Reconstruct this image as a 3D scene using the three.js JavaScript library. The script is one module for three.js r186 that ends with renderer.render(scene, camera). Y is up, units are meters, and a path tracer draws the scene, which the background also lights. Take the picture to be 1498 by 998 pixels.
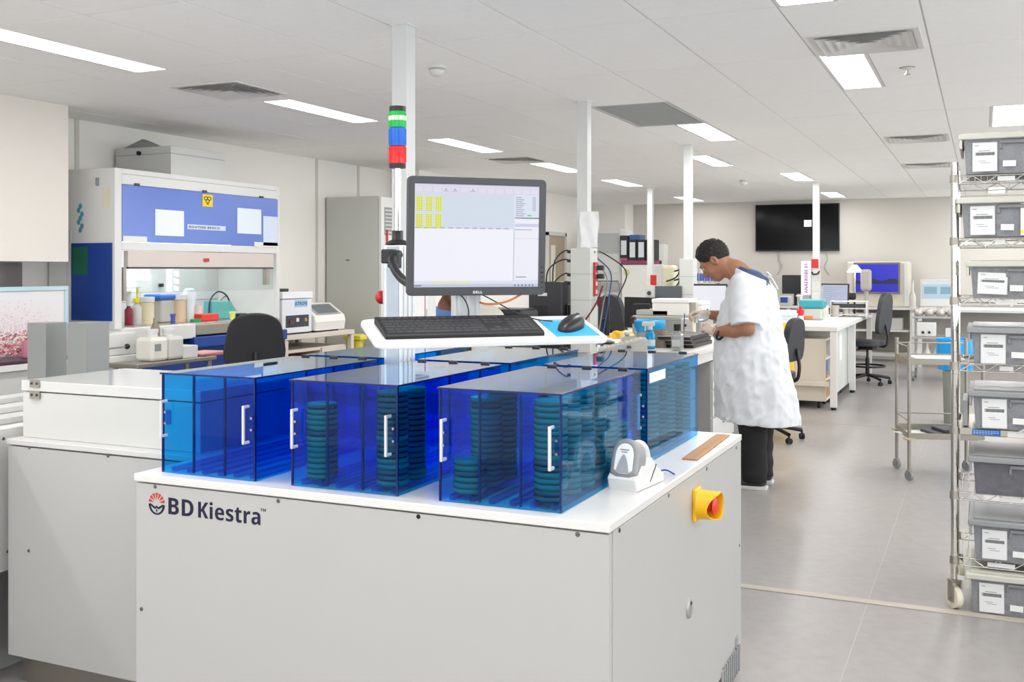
import * as THREE from 'three';
import { RoundedBoxGeometry } from 'three/addons/geometries/RoundedBoxGeometry.js';
import { TextGeometry } from 'three/addons/geometries/TextGeometry.js';
import { FontLoader } from 'three/addons/loaders/FontLoader.js';
import { MarchingCubes } from 'three/addons/objects/MarchingCubes.js';
import { mergeGeometries, mergeVertices } from 'three/addons/utils/BufferGeometryUtils.js';
import { ImprovedNoise } from 'three/addons/math/ImprovedNoise.js';
import { RectAreaLightUniformsLib } from 'three/addons/lights/RectAreaLightUniformsLib.js';

// ---------------------------------------------------------------- camera, daylight, exposure
const scene = new THREE.Scene();
const FOCAL = 1520, HORIZON = 394, EYE = 1.52, YAW = Math.atan(0.4536);
const camera = new THREE.PerspectiveCamera(2 * Math.atan(499 / FOCAL) * 180 / Math.PI, 1498 / 998, 0.05, 60);
camera.position.set(0, EYE, 0);
camera.rotation.y = YAW;
camera.setViewOffset(1498, 998, 0, 499 - HORIZON, 1498, 998);
const renderer = new THREE.WebGLRenderer({ antialias: true });
renderer.toneMapping = THREE.LinearToneMapping;
renderer.toneMappingExposure = 1.52;
renderer.shadowMap.enabled = true;
RectAreaLightUniformsLib.init();
const SKY = new THREE.Color().setRGB(2.2, 2.35, 2.55);
scene.background = SKY;                       // overcast daylight outside the windows of the right wall and of the wall behind the camera
const LAMP = 15.5, GLOW = 2.0, DAYLIGHT = 1.8, DAYLIGHT_NEAR = 0.8;
const CEIL = 2.72, WALL_L = -6.6, WALL_R = 4.2, WALL_FAR = -18.6, WALL_NEAR = 2.6;
const WINDOWS = [[-1.2, -3.6], [-4.6, -7.0], [-8.0, -10.4], [-11.4, -13.8], [-14.8, -18.1]];   // z ranges, each 0.95 to 2.6 m high
for (const [z0, z1] of WINDOWS) {
  const l = new THREE.RectAreaLight(new THREE.Color().setRGB(0.92, 0.97, 1.0), DAYLIGHT, z0 - z1, 1.65);
  l.position.set(WALL_R + 0.02, 1.775, (z0 + z1) / 2); l.rotation.y = Math.PI / 2; scene.add(l);
  l.name = 'window_daylight';
}
const NEAR_WINDOWS = [[-6.2, -3.8], [-3.4, -1.0], [-0.6, 1.8], [2.2, 3.9]];   // x ranges, in the wall behind the camera
for (const [x0, x1] of NEAR_WINDOWS) {
  const l = new THREE.RectAreaLight(new THREE.Color().setRGB(0.97, 0.98, 1.0), DAYLIGHT_NEAR, x1 - x0, 1.65);
  l.position.set((x0 + x1) / 2, 1.775, WALL_NEAR + 0.02); l.name = 'window_daylight'; scene.add(l);
}

// ---------------------------------------------------------------- pixel helpers (photo pixel -> point on a plane the thing touches)
const CY = Math.cos(YAW), SY = Math.sin(YAW);
const rayOf = (u, v) => { const x = (u - 749) / FOCAL, y = (HORIZON - v) / FOCAL; return [x * CY - SY, y, -x * SY - CY]; };
const onH = (u, v, h) => { const r = rayOf(u, v), t = (h - EYE) / r[1]; return [r[0] * t, h, r[2] * t]; };
const onZ = (u, v, z) => { const r = rayOf(u, v), t = z / r[2]; return [r[0] * t, EYE + r[1] * t, z]; };
const onX = (u, v, x) => { const r = rayOf(u, v), t = x / r[0]; return [x, EYE + r[1] * t, r[2] * t]; };
const pixelOf = (x, y, z) => { const X = x * CY - z * SY, D = -(x * SY + z * CY); return [749 + FOCAL * X / D, HORIZON - FOCAL * (y - EYE) / D, D]; };

// ---------------------------------------------------------------- random, materials
let seed = 12345;
const rnd = () => { seed = (seed * 1664525 + 1013904223) >>> 0; return seed / 4294967296; };
const rr = (a, b) => a + (b - a) * rnd();
const mats = new Map();
function mat(c, rough = 0.5, metal = 0, o = {}) {
  const key = JSON.stringify([c, rough, metal, o]);
  if (!mats.has(key)) {
    const m = new THREE.MeshPhysicalMaterial({ color: c, roughness: rough, metalness: metal, side: THREE.DoubleSide, ...o });
    mats.set(key, m);
  }
  return mats.get(key);
}
const glassMat = (c, rough = 0.02) => mat(c, rough, 0, { transmission: 1, thickness: 0, ior: 1.49 });
const M = {
  white: mat('#dcdbd8', 0.42), panel: mat('#b4b2af', 0.4), cream: mat('#d8d0c2', 0.5), wall: mat('#efebe5', 0.75), grey: mat('#a7a8a5', 0.5),
  lightGrey: mat('#c9c9c6', 0.5), midGrey: mat('#8b8d8d', 0.5), darkGrey: mat('#3b3c3f', 0.5), black: mat('#17171a', 0.45), rubber: mat('#1d1d1f', 0.7),
  steel: mat('#b9b4ad', 0.28, 0.9), dullSteel: mat('#a39d94', 0.42, 0.85), chrome: mat('#dcd8d2', 0.12, 1), alu: mat('#d3d6d8', 0.35, 0.6), paper: mat('#e4e4e1', 0.85),
  blueVinyl: mat('#123f94', 0.45), red: mat('#c3231e', 0.4), yellow: mat('#f3b70d', 0.4), skyBlue: mat('#2ba3d6', 0.55), orange: mat('#e48a4a', 0.5),
  tan: mat('#a67949', 0.6), foam: mat('#f0eee8', 0.85), clear: glassMat('#f2f5f4'), navy: mat('#0b1a4a', 0.4), teal: mat('#2f9fa6', 0.5),
};

// ---------------------------------------------------------------- geometry helpers
const G = {
  box(w, h, d, x = 0, y = 0, z = 0) { return new THREE.BoxGeometry(w, h, d).translate(x, y, z); },
  span(x0, x1, y0, y1, z0, z1) { return new THREE.BoxGeometry(Math.abs(x1 - x0), Math.abs(y1 - y0), Math.abs(z1 - z0)).translate((x0 + x1) / 2, (y0 + y1) / 2, (z0 + z1) / 2); },
  rbox(w, h, d, r = 0.004, x = 0, y = 0, z = 0, seg = 2) { return new RoundedBoxGeometry(w, h, d, seg, Math.min(r, w / 2.01, h / 2.01, d / 2.01)).translate(x, y, z); },
  rspan(x0, x1, y0, y1, z0, z1, r = 0.004) { return G.rbox(Math.abs(x1 - x0), Math.abs(y1 - y0), Math.abs(z1 - z0), r, (x0 + x1) / 2, (y0 + y1) / 2, (z0 + z1) / 2); },
  cyl(r, h, x = 0, y = 0, z = 0, axis = 'y', seg = 18, r2 = r) {
    const g = new THREE.CylinderGeometry(r2, r, h, seg);
    if (axis === 'x') g.rotateZ(-Math.PI / 2); if (axis === 'z') g.rotateX(Math.PI / 2);
    return g.translate(x, y, z);
  },
  bar(a, b, r, seg = 10) {
    const A = new THREE.Vector3(...a), B = new THREE.Vector3(...b), d = B.clone().sub(A), g = new THREE.CylinderGeometry(r, r, d.length(), seg);
    g.applyQuaternion(new THREE.Quaternion().setFromUnitVectors(new THREE.Vector3(0, 1, 0), d.normalize()));
    return g.translate((a[0] + b[0]) / 2, (a[1] + b[1]) / 2, (a[2] + b[2]) / 2);
  },
  tube(pts, r, n = 32, seg = 8) { return new THREE.TubeGeometry(new THREE.CatmullRomCurve3(pts.map((p) => new THREE.Vector3(...p)), false, 'centripetal'), n, r, seg); },
  lathe(pts, seg = 24, x = 0, y = 0, z = 0) { return new THREE.LatheGeometry(pts.map((p) => new THREE.Vector2(...p)), seg).translate(x, y, z); },
  ext(pts, depth, bevel = 0) {
    const s = new THREE.Shape(pts.map((p) => new THREE.Vector2(...p)));
    return new THREE.ExtrudeGeometry(s, { depth, bevelEnabled: bevel > 0, bevelThickness: bevel, bevelSize: bevel, bevelSegments: 2, curveSegments: 12 });
  },
  rrect(w, h, r) {
    const s = new THREE.Shape(), x = -w / 2, y = -h / 2;
    s.moveTo(x + r, y); s.lineTo(x + w - r, y); s.absarc(x + w - r, y + r, r, -Math.PI / 2, 0); s.lineTo(x + w, y + h - r); s.absarc(x + w - r, y + h - r, r, 0, Math.PI / 2);
    s.lineTo(x + r, y + h); s.absarc(x + r, y + h - r, r, Math.PI / 2, Math.PI); s.lineTo(x, y + r); s.absarc(x + r, y + r, r, Math.PI, 1.5 * Math.PI);
    return s;
  },
  plate(w, h, r, t, bevel = 0.002) { return new THREE.ExtrudeGeometry(G.rrect(w - 2 * bevel, h - 2 * bevel, Math.max(r - bevel, 0.001)), { depth: t - 2 * bevel, bevelEnabled: true, bevelThickness: bevel, bevelSize: bevel, bevelSegments: 2, curveSegments: 8 }).translate(0, 0, bevel); },
  plane(w, h) { return new THREE.PlaneGeometry(w, h); },
  sph(r, x = 0, y = 0, z = 0, sx = 1, sy = 1, sz = 1, n = 16) { return new THREE.SphereGeometry(r, n, Math.max(8, n * 0.75 | 0)).scale(sx, sy, sz).translate(x, y, z); },
};
const plain = (g) => { let o = g.index ? g.toNonIndexed() : g; for (const k of Object.keys(o.attributes)) if (!['position', 'normal', 'uv'].includes(k)) o.deleteAttribute(k); return o; };
function merged(gs) { gs = Array.isArray(gs) ? gs.filter(Boolean) : [gs]; return gs.length === 1 ? gs[0] : mergeGeometries(gs.map(plain)); }
const used = new Map();
function numbered(n) { const k = used.get(n) || 0; used.set(n, k + 1); return k ? n + '_' + String(k).padStart(3, '0') : n; }
function mesh(name, geos, m, parent = scene) {
  const o = new THREE.Mesh(merged(geos), m); o.name = parent === scene ? numbered(name) : name; o.castShadow = o.receiveShadow = true; parent.add(o); return o;
}
function thing(name, label, category, pos = [0, 0, 0], turn = 0, group) {
  const o = new THREE.Group(); o.name = numbered(name); o.position.set(...pos); o.rotation.y = turn; o.userData = { label, category };
  if (group) o.userData.group = group; scene.add(o); return o;
}
function solo(name, label, category, geos, m, pos = [0, 0, 0], turn = 0, group) {
  const o = mesh(name, geos, m); o.position.set(...pos); o.rotation.y = turn; o.userData = { label, category }; if (group) o.userData.group = group; return o;
}
function copyOf(src, pos, turn, label, group) {
  const o = src.clone(); o.name = numbered(src.name.replace(/_\d{3}$/, '')); o.userData = { ...src.userData }; if (label) o.userData.label = label; if (group) o.userData.group = group;
  o.position.set(...pos); if (turn !== undefined) o.rotation.y = turn; scene.add(o); return o;
}
function structure(name, geos, m, parent = scene) { const o = mesh(name, geos, m, parent); if (parent === scene) o.userData.kind = 'structure'; return o; }
function structGroup(name) { const o = new THREE.Group(); o.name = numbered(name); o.userData = { kind: 'structure' }; scene.add(o); return o; }
function canvas(w, h, draw) {
  const c = document.createElement('canvas'); c.width = w; c.height = h; const g = c.getContext('2d'); draw(g, w, h);
  const t = new THREE.CanvasTexture(c); t.colorSpace = THREE.SRGBColorSpace; t.magFilter = THREE.LinearFilter; return t;
}
function printed(w, h, draw, rough = 0.7, o = {}) { return new THREE.MeshPhysicalMaterial({ color: '#ffffff', map: canvas(w, h, draw), roughness: rough, ...o }); }
// uv in metres for a flat-sided geometry
function metricUV(g, s = 1) {
  g = plain(g); const p = g.attributes.position, n = g.attributes.normal, uv = new Float32Array(p.count * 2);
  for (let i = 0; i < p.count; i++) {
    const ax = Math.abs(n.getX(i)), ay = Math.abs(n.getY(i)), az = Math.abs(n.getZ(i));
    const [a, b] = ay >= ax && ay >= az ? [p.getX(i), p.getZ(i)] : ax >= az ? [p.getZ(i), p.getY(i)] : [p.getX(i), p.getY(i)];
    uv[2 * i] = a * s; uv[2 * i + 1] = b * s;
  }
  g.setAttribute('uv', new THREE.BufferAttribute(uv, 2)); return g;
}
function noiseTexture(n, base, amp, speck = 0, speckAmp = 0) {   // fine flecks of colour, tileable
  const d = new Uint8Array(n * n * 4), coarse = []; const k = 16;
  for (let i = 0; i < k * k; i++) coarse.push(rnd() - 0.5);
  for (let y = 0; y < n; y++) for (let x = 0; x < n; x++) {
    const fx = x / n * k, fy = y / n * k, ix = fx | 0, iy = fy | 0, tx = fx - ix, ty = fy - iy, at = (a, b) => coarse[(b % k) * k + (a % k)];
    const c = (at(ix, iy) * (1 - tx) + at(ix + 1, iy) * tx) * (1 - ty) + (at(ix, iy + 1) * (1 - tx) + at(ix + 1, iy + 1) * tx) * ty;
    const s = rnd() < speck ? (rnd() - 0.6) * speckAmp : 0, v = (rnd() - 0.5) * amp + c * amp * 0.6 + s;
    for (let j = 0; j < 3; j++) d[(y * n + x) * 4 + j] = Math.max(0, Math.min(255, base[j] + v)); d[(y * n + x) * 4 + 3] = 255;
  }
  const t = new THREE.DataTexture(d, n, n); t.colorSpace = THREE.SRGBColorSpace; t.magFilter = THREE.LinearFilter; t.minFilter = THREE.LinearFilter;
  t.wrapS = t.wrapT = THREE.RepeatWrapping; t.needsUpdate = true; return t;
}
const boldFont = await new FontLoader().loadAsync('fonts/droid/droid_sans_bold.typeface.json');
function lettering(text, width, height, depth) {    // letters in the xy plane, left-bottom at the origin, scaled to a given size
  const g = new TextGeometry(text, { font: boldFont, size: 1, depth: 0.01, curveSegments: 4 }); g.computeBoundingBox(); const b = g.boundingBox;
  return g.translate(-b.min.x, -b.min.y, 0).scale(width / (b.max.x - b.min.x), height / (b.max.y - b.min.y), depth / 0.01);
}

// ---------------------------------------------------------------- the room
const floorTex = noiseTexture(512, [155, 150, 147], 16, 0.12, 46); floorTex.repeat.set(1 / 0.6, 1 / 0.6);
const floorMat = new THREE.MeshPhysicalMaterial({ color: '#ffffff', map: floorTex, roughness: 0.32, specularIntensity: 0.8 });
const floor = structGroup('floor');
mesh('floor_sheet', metricUV(G.span(WALL_L - 0.2, WALL_R + 0.2, -0.15, 0, WALL_NEAR + 0.2, WALL_FAR - 0.2)), floorMat, floor);
mesh('joint_strip', G.rspan(-3, WALL_R, 0, 0.004, -4.965, -5.025, 0.002), mat('#b4ab9d', 0.5), floor);
for (const [x, z0, z1] of [[-0.48, 2.5, -4.96], [-0.48, -5.03, -18.5], [1.5, 2.5, -18.5]]) mesh('weld_seam', G.span(x - 0.0025, x + 0.0025, 0, 0.0012, z0, z1), mat('#aaa7a2', 0.4), floor);
for (const z of [-10.6]) mesh('weld_seam', G.span(-1.9, WALL_R, 0, 0.0012, z - 0.003, z + 0.003), mat('#a2a0a0', 0.4), floor);

const wallM = M.wall;
structure('wall_left', G.span(WALL_L - 0.2, WALL_L, 0, CEIL + 0.1, WALL_NEAR, WALL_FAR), wallM);
structure('wall_far', G.span(WALL_L - 0.2, WALL_R + 0.2, 0, CEIL + 0.1, WALL_FAR, WALL_FAR - 0.2), mat('#c9c4bd', 0.75));
{ // wall behind the camera, with windows
  const gs = [G.span(WALL_L - 0.2, WALL_R + 0.2, 0, 0.95, WALL_NEAR, WALL_NEAR + 0.2), G.span(WALL_L - 0.2, WALL_R + 0.2, 2.6, CEIL + 0.1, WALL_NEAR, WALL_NEAR + 0.2)];
  let x = WALL_L - 0.2; for (const [a, b] of NEAR_WINDOWS) { gs.push(G.span(x, a, 0.95, 2.6, WALL_NEAR, WALL_NEAR + 0.2)); x = b; } gs.push(G.span(x, WALL_R + 0.2, 0.95, 2.6, WALL_NEAR, WALL_NEAR + 0.2));
  structure('wall_near', gs, wallM);
  NEAR_WINDOWS.forEach(([a, b], i) => {
    const w = structGroup('window_' + (i + 1 + WINDOWS.length)), z = WALL_NEAR + 0.05;
    mesh('window_frame', [G.span(a, b, 0.95, 1.0, z, z + 0.05), G.span(a, b, 2.55, 2.6, z, z + 0.05), ...[a + 0.025, (a + b) / 2, b - 0.025].map((q) => G.span(q - 0.025, q + 0.025, 1.0, 2.55, z, z + 0.05))], M.white, w);
    for (const [p, q] of [[a + 0.05, (a + b) / 2 - 0.025], [(a + b) / 2 + 0.025, b - 0.05]]) mesh('window_pane', G.span(p, q, 1.0, 2.55, z + 0.02, z + 0.026), M.clear, w);
  });
}
{ // right wall with a row of windows
  const gs = [G.span(WALL_R, WALL_R + 0.2, 0, 0.95, WALL_NEAR, WALL_FAR), G.span(WALL_R, WALL_R + 0.2, 2.6, CEIL + 0.1, WALL_NEAR, WALL_FAR)];
  let z = WALL_NEAR; for (const [a, b] of WINDOWS) { gs.push(G.span(WALL_R, WALL_R + 0.2, 0.95, 2.6, z, a)); z = b; } gs.push(G.span(WALL_R, WALL_R + 0.2, 0.95, 2.6, z, WALL_FAR));
  structure('wall_right', gs, wallM);
  WINDOWS.forEach(([a, b], i) => {
    const w = structGroup('window_' + (i + 1));
    mesh('window_frame', [G.span(WALL_R + 0.05, WALL_R + 0.1, 0.95, 1.0, a, b), G.span(WALL_R + 0.05, WALL_R + 0.1, 2.55, 2.6, a, b), ...[a - 0.025, (a + b) / 2, b + 0.025].map((z) => G.span(WALL_R + 0.05, WALL_R + 0.1, 1.0, 2.55, z - 0.025, z + 0.025))], M.white, w);
    for (const [p, q] of [[a - 0.05, (a + b) / 2 + 0.025], [(a + b) / 2 - 0.025, b + 0.05]]) mesh('window_pane', G.span(WALL_R + 0.07, WALL_R + 0.076, 1.0, 2.55, p, q), M.clear, w);
  });
}
// left wall: joint strips, the projecting length of wall beyond the incubator, the bulkhead over the sink
for (const [u, x] of [[112, WALL_L], [463, WALL_L], [524, WALL_L]]) { const p = onX(u, 230, x); structure('trim_' + u, G.span(x, x + 0.008, 0.12, CEIL, p[2] - 0.02, p[2] + 0.02), mat('#cfc9bf', 0.6)); }
structure('wall_projection', G.span(WALL_L, -6.2, 0, CEIL, -10.95, -16.4), wallM);
structure('wall_pier', G.span(WALL_L, -5.95, 0, CEIL, -18.1, WALL_FAR), wallM);
structure('wall_bulkhead', G.span(WALL_L, -6.12, 1.575, CEIL, WALL_NEAR, -5.604), mat('#e8e1d9', 0.7));
structure('baseboard_far', G.span(-5.9, WALL_R, 0, 0.1, WALL_FAR, WALL_FAR + 0.012), M.lightGrey);
structure('baseboard_left', G.span(WALL_L, WALL_L + 0.012, 0, 0.1, -5.7, -10.9), M.lightGrey);
{ // door in the projecting wall
  const d = structGroup('door_1'), z0 = onX(799, 380, -6.2)[2], z1 = onX(823, 380, -6.2)[2];
  mesh('door_leaf', G.rspan(-6.2, -6.17, 0, 2.05, z0, z1, 0.005), mat('#a89680', 0.55), d);
  mesh('vision_panel', G.span(-6.172, -6.166, 0.5, 1.9, z0 - 0.12, z0 - 0.3), mat('#dcd8ca', 0.3), d);
  mesh('door_frame', [G.span(-6.2, -6.15, 0, 2.1, z0, z0 + 0.06), G.span(-6.2, -6.15, 0, 2.1, z1, z1 - 0.06), G.span(-6.2, -6.15, 2.05, 2.11, z0 + 0.06, z1 - 0.06)], M.lightGrey, d);
}

// ceiling: tiles on a grid of 0.6 x 1.2 m, with lights, grilles
const LIGHTS = [];   // [x0, x1, z of its near end]
for (const z of [1.17, -1.23, -3.63, -6.03, -8.43, -10.83, -13.23, -16.83]) LIGHTS.push([-4.7, -4.455, z]);
for (const z of [1.17, -1.23, -3.63, -6.03]) LIGHTS.push([-0.85, -0.6, z]);
for (const z of [-8.43, -13.23, -16.83]) LIGHTS.push([-2.33, -2.075, z]);
LIGHTS.push([-2.87, -2.625, -10.83], [-2.87, -2.625, -1.23], [-2.87, -2.625, 1.17]);
for (const z of [-8.43, -10.83, -13.23, -16.83]) LIGHTS.push([0.06, 0.31, z]);
for (const z of [1.17, -1.23, -3.63, -6.03, -8.43, -10.83, -13.23, -16.83]) LIGHTS.push([2.2, 2.45, z]);
const tileTex = noiseTexture(128, [250, 249, 247], 5, 0.05, 14); tileTex.repeat.set(2.5, 2.5);
const tileMat = new THREE.MeshPhysicalMaterial({ color: '#ffffff', map: tileTex, roughness: 0.9 });
const GRILLES = [[-2.66, -2.06, -7.23]];
const DIFFUSERS = [[-0.56, -5.77], [-4.6, -5.56], [-0.55, -10.2], [-0.58, -12.85], [-4.66, -10.4]];
const ceiling = structGroup('ceiling');
mesh('ceiling_slab', G.span(WALL_L - 0.2, WALL_R + 0.2, CEIL + 0.06, CEIL + 0.16, WALL_NEAR + 0.2, WALL_FAR - 0.2), M.lightGrey, ceiling);
{
  const hidden = [], bars = [];
  const xs = []; for (let k = -8; k <= 11; k++) xs.push(-0.26 - 0.6 * k); xs.sort((a, b) => a - b);
  const zs = []; for (let k = -6; k <= 11; k++) zs.push(-4.83 - 1.2 * k);
  for (const x of xs) if (x > WALL_L && x < WALL_R) bars.push(G.span(x - 0.012, x + 0.012, CEIL + 0.005, CEIL + 0.03, WALL_NEAR, WALL_FAR));
  for (const z of zs) if (z > WALL_FAR && z < WALL_NEAR) bars.push(G.span(WALL_L, WALL_R, CEIL + 0.0055, CEIL + 0.03, z - 0.012, z + 0.012));
  for (const L of LIGHTS) bars.push(G.span(L[0] - 0.016, L[0] - 0.008, CEIL + 0.004, CEIL + 0.03, L[2], L[2] - 1.2), G.span(L[1] + 0.008, L[1] + 0.016, CEIL + 0.004, CEIL + 0.03, L[2], L[2] - 1.2));
  mesh('ceiling_grid', bars, mat('#d4d3d0', 0.6), ceiling);
  const shared = new Map();
  for (let i = -1; i < xs.length; i++) for (let j = -1; j < zs.length; j++) {
    const x0 = Math.max(i < 0 ? -99 : xs[i], WALL_L), x1 = Math.min(i + 1 < xs.length ? xs[i + 1] : 99, WALL_R);
    const z0 = Math.min(j < 0 ? 99 : zs[j], WALL_NEAR), z1 = Math.max(j + 1 < zs.length ? zs[j + 1] : -99, WALL_FAR);
    if (x1 - x0 < 0.03 || z0 - z1 < 0.03) continue;
    if (GRILLES.some((g) => Math.abs(g[0] - x0) < 0.1 && Math.abs(g[2] - z0) < 0.1)) continue;
    const cuts = LIGHTS.filter((L) => L[0] < x1 - 0.03 && L[1] > x0 + 0.03 && Math.abs(L[2] - z0) < 0.1).sort((a, b) => a[0] - b[0]);
    const runs = []; let x = x0; for (const L of cuts) { runs.push([x, Math.max(x, L[0] - 0.012)]); x = L[1] + 0.012; } runs.push([x, x1]);
    for (const [a, b] of runs) {
      if (b - a < 0.06) continue;
      const seen = [[a, z0], [b, z0], [a, z1], [b, z1]].some(([px, pz]) => { const q = pixelOf(px, CEIL, pz); return q[2] > 0.2 && q[0] > -60 && q[0] < 1560 && q[1] > -60; });
      const w = b - a - 0.01, d = z0 - z1 - 0.01, key = w.toFixed(3) + d.toFixed(3);
      if (!shared.has(key)) shared.set(key, metricUV(G.box(w, 0.018, d, 0, 0.009, 0)));
      if (!seen) { hidden.push(shared.get(key).clone().translate((a + b) / 2, CEIL, (z0 + z1) / 2)); continue; }
      const t = mesh('ceiling_tile', shared.get(key), tileMat, ceiling); t.position.set((a + b) / 2, CEIL + rr(-0.0008, 0.0008), (z0 + z1) / 2);
    }
  }
  mesh('ceiling_field', hidden, tileMat, ceiling).userData.kind = 'stuff';
}
const LIGHT_WORDS = { '-4.7,-3.63': 'nearest the bulkhead over the sink bench', '-4.7,-6.03': 'over the chair at the safety cabinet', '-4.7,-8.43': 'over the white bench with two instruments', '-4.7,-10.83': 'beyond the tall incubator, above the projecting wall', '-4.7,-13.23': 'above the file-topped fridge pole', '-4.7,-16.83': 'against the far wall behind the file fridge',
  '-0.85,-6.03': 'beside the louvred diffuser and sprinkler', '-0.85,-3.63': 'over the lettered white cabinet edge, above the diffuser', '-2.33,-8.43': 'beside the grey return air grille', '-2.33,-13.23': 'before the pole with the red box and television', '-2.33,-16.83': 'directly in front of the wall television', '-2.87,-10.83': 'crossed by the pole behind the working man', '0.06,-8.43': 'just above the top bin of the wire rack' };
const lampGlow = new THREE.MeshPhysicalMaterial({ color: '#ffffff', emissive: new THREE.Color().setRGB(1, 0.985, 0.96), emissiveIntensity: GLOW, roughness: 0.6 });
for (const [x0, x1, z] of LIGHTS) {
  const seen = pixelOf((x0 + x1) / 2, CEIL, z - 1.2), inView = seen[2] > 0 && seen[0] > -30 && seen[0] < 1530 && seen[1] > -40;
  const col = x0 < -4 ? 'over the benches along the left wall' : x0 < -2 ? 'near the row of white service poles' : x0 < -0.3 ? 'above the open aisle floor' : 'above the wire rack side of the room';
  const own = LIGHT_WORDS[x0 + ',' + z], label = own ? 'recessed white ceiling light panel ' + own : 'long recessed white ceiling light panel ' + col;
  const t = thing('ceiling_light', label, 'ceiling light', [(x0 + x1) / 2, CEIL, z - 0.6], 0, 'recessed ceiling lights ' + (own ? 'in the room' : col));
  const w = x1 - x0;
  mesh('light_frame', [G.span(-w / 2 - 0.008, -w / 2 + 0.01, 0, 0.04, -0.6, 0.6), G.span(w / 2 - 0.01, w / 2 + 0.008, 0, 0.04, -0.6, 0.6), G.span(-w / 2 + 0.01, w / 2 - 0.01, 0, 0.04, -0.6, -0.588), G.span(-w / 2 + 0.01, w / 2 - 0.01, 0, 0.04, 0.588, 0.6)], M.white, t);
  mesh('diffuser', G.span(-w / 2 + 0.01, w / 2 - 0.01, 0.008, 0.014, -0.588, 0.588), lampGlow, t);
  const l = new THREE.RectAreaLight(new THREE.Color().setRGB(1, 0.99, 0.98), LAMP, w - 0.02, 1.17); l.rotation.x = -Math.PI / 2; l.position.y = 0.004; l.name = 'lamp'; t.add(l);
}
for (const [x0, x1, z] of GRILLES) {
  const t = thing('return_air_grille', 'grey egg-crate return air grille set in the ceiling beside a service pole', 'air grille', [(x0 + x1) / 2, CEIL, z - 0.6]);
  mesh('grille_frame', [G.span(-0.292, -0.27, 0, 0.02, -0.59, 0.59), G.span(0.27, 0.292, 0, 0.02, -0.59, 0.59), G.span(-0.27, 0.27, 0, 0.02, -0.59, -0.57), G.span(-0.27, 0.27, 0, 0.02, 0.57, 0.59)], M.lightGrey, t);
  const bars = []; for (let i = 1; i < 22; i++) bars.push(G.box(0.002, 0.014, 1.14, -0.27 + 0.54 * i / 22, 0.011, 0)); for (let i = 1; i < 46; i++) bars.push(G.box(0.54, 0.014, 0.002, 0, 0.011, -0.57 + 1.14 * i / 46));
  mesh('grille_core', bars, mat('#c4c4c2', 0.6), t); mesh('dark_duct', G.box(0.54, 0.004, 1.14, 0, 0.045, 0), M.midGrey, t);
}
DIFFUSERS.forEach(([x, z], i) => {
  const where = ['beside the light above the aisle', 'over the bench with the blue fronted cabinet', 'over the aisle beyond the wire rack', 'over the aisle near the far desks', 'over the tall grey incubator'][i];
  const t = thing('air_diffuser', 'square white louvred ceiling air diffuser ' + where, 'air vent', [x, CEIL, z]);
  mesh('diffuser_frame', [G.span(-0.27, 0.27, -0.006, 0.01, 0.24, 0.27), G.span(-0.27, 0.27, -0.006, 0.01, -0.27, -0.24), G.span(-0.27, -0.24, -0.006, 0.01, -0.24, 0.24), G.span(0.24, 0.27, -0.006, 0.01, -0.24, 0.24)], M.white, t);
  for (let k = 0; k < 5; k++) { // sloping square louvres, one inside the other
    const r = 0.235 - k * 0.045, g = new THREE.CylinderGeometry(r * Math.SQRT2 - 0.055, r * Math.SQRT2, 0.022, 4, 1, true).rotateY(Math.PI / 4).translate(0, -0.005 , 0);
    mesh('louvre', g, M.white, t);
  }
  mesh('back_plate', G.box(0.48, 0.003, 0.48, 0, 0.008, 0), M.midGrey, t);
});
{
  const p = onH(639, 97, CEIL), t = thing('smoke_detector', 'round white smoke detector on the ceiling by the nearest service pole', 'smoke detector', p);
  mesh('detector_base', G.cyl(0.055, 0.015, 0, -0.0075, 0, 'y', 24), M.white, t);
  mesh('detector_head', G.lathe([[0, -0.06], [0.02, -0.06], [0.034, -0.05], [0.045, -0.035], [0.045, -0.015], [0, -0.015]], 24), M.white, t);
  const q = onH(1327, 99, CEIL), s = thing('sprinkler_head', 'small sprinkler head with round rose beside the aisle light', 'sprinkler', q);
  mesh('rose', G.lathe([[0, -0.012], [0.03, -0.008], [0.045, 0], [0, 0]], 24), M.white, s); mesh('nozzle', [G.cyl(0.008, 0.03, 0, -0.025, 0), G.cyl(0.018, 0.003, 0, -0.04, 0)], M.steel, s);
  const d = onH(1088, 263, CEIL), e = thing('smoke_detector', 'white smoke detector on the far ceiling near the wall television', 'smoke detector', d);
  mesh('detector_base', G.cyl(0.055, 0.015, 0, -0.0075, 0, 'y', 20), M.white, e); mesh('detector_head', G.lathe([[0, -0.08], [0.035, -0.07], [0.05, -0.04], [0.05, -0.015], [0, -0.015]], 20), M.white, e);
}

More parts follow.
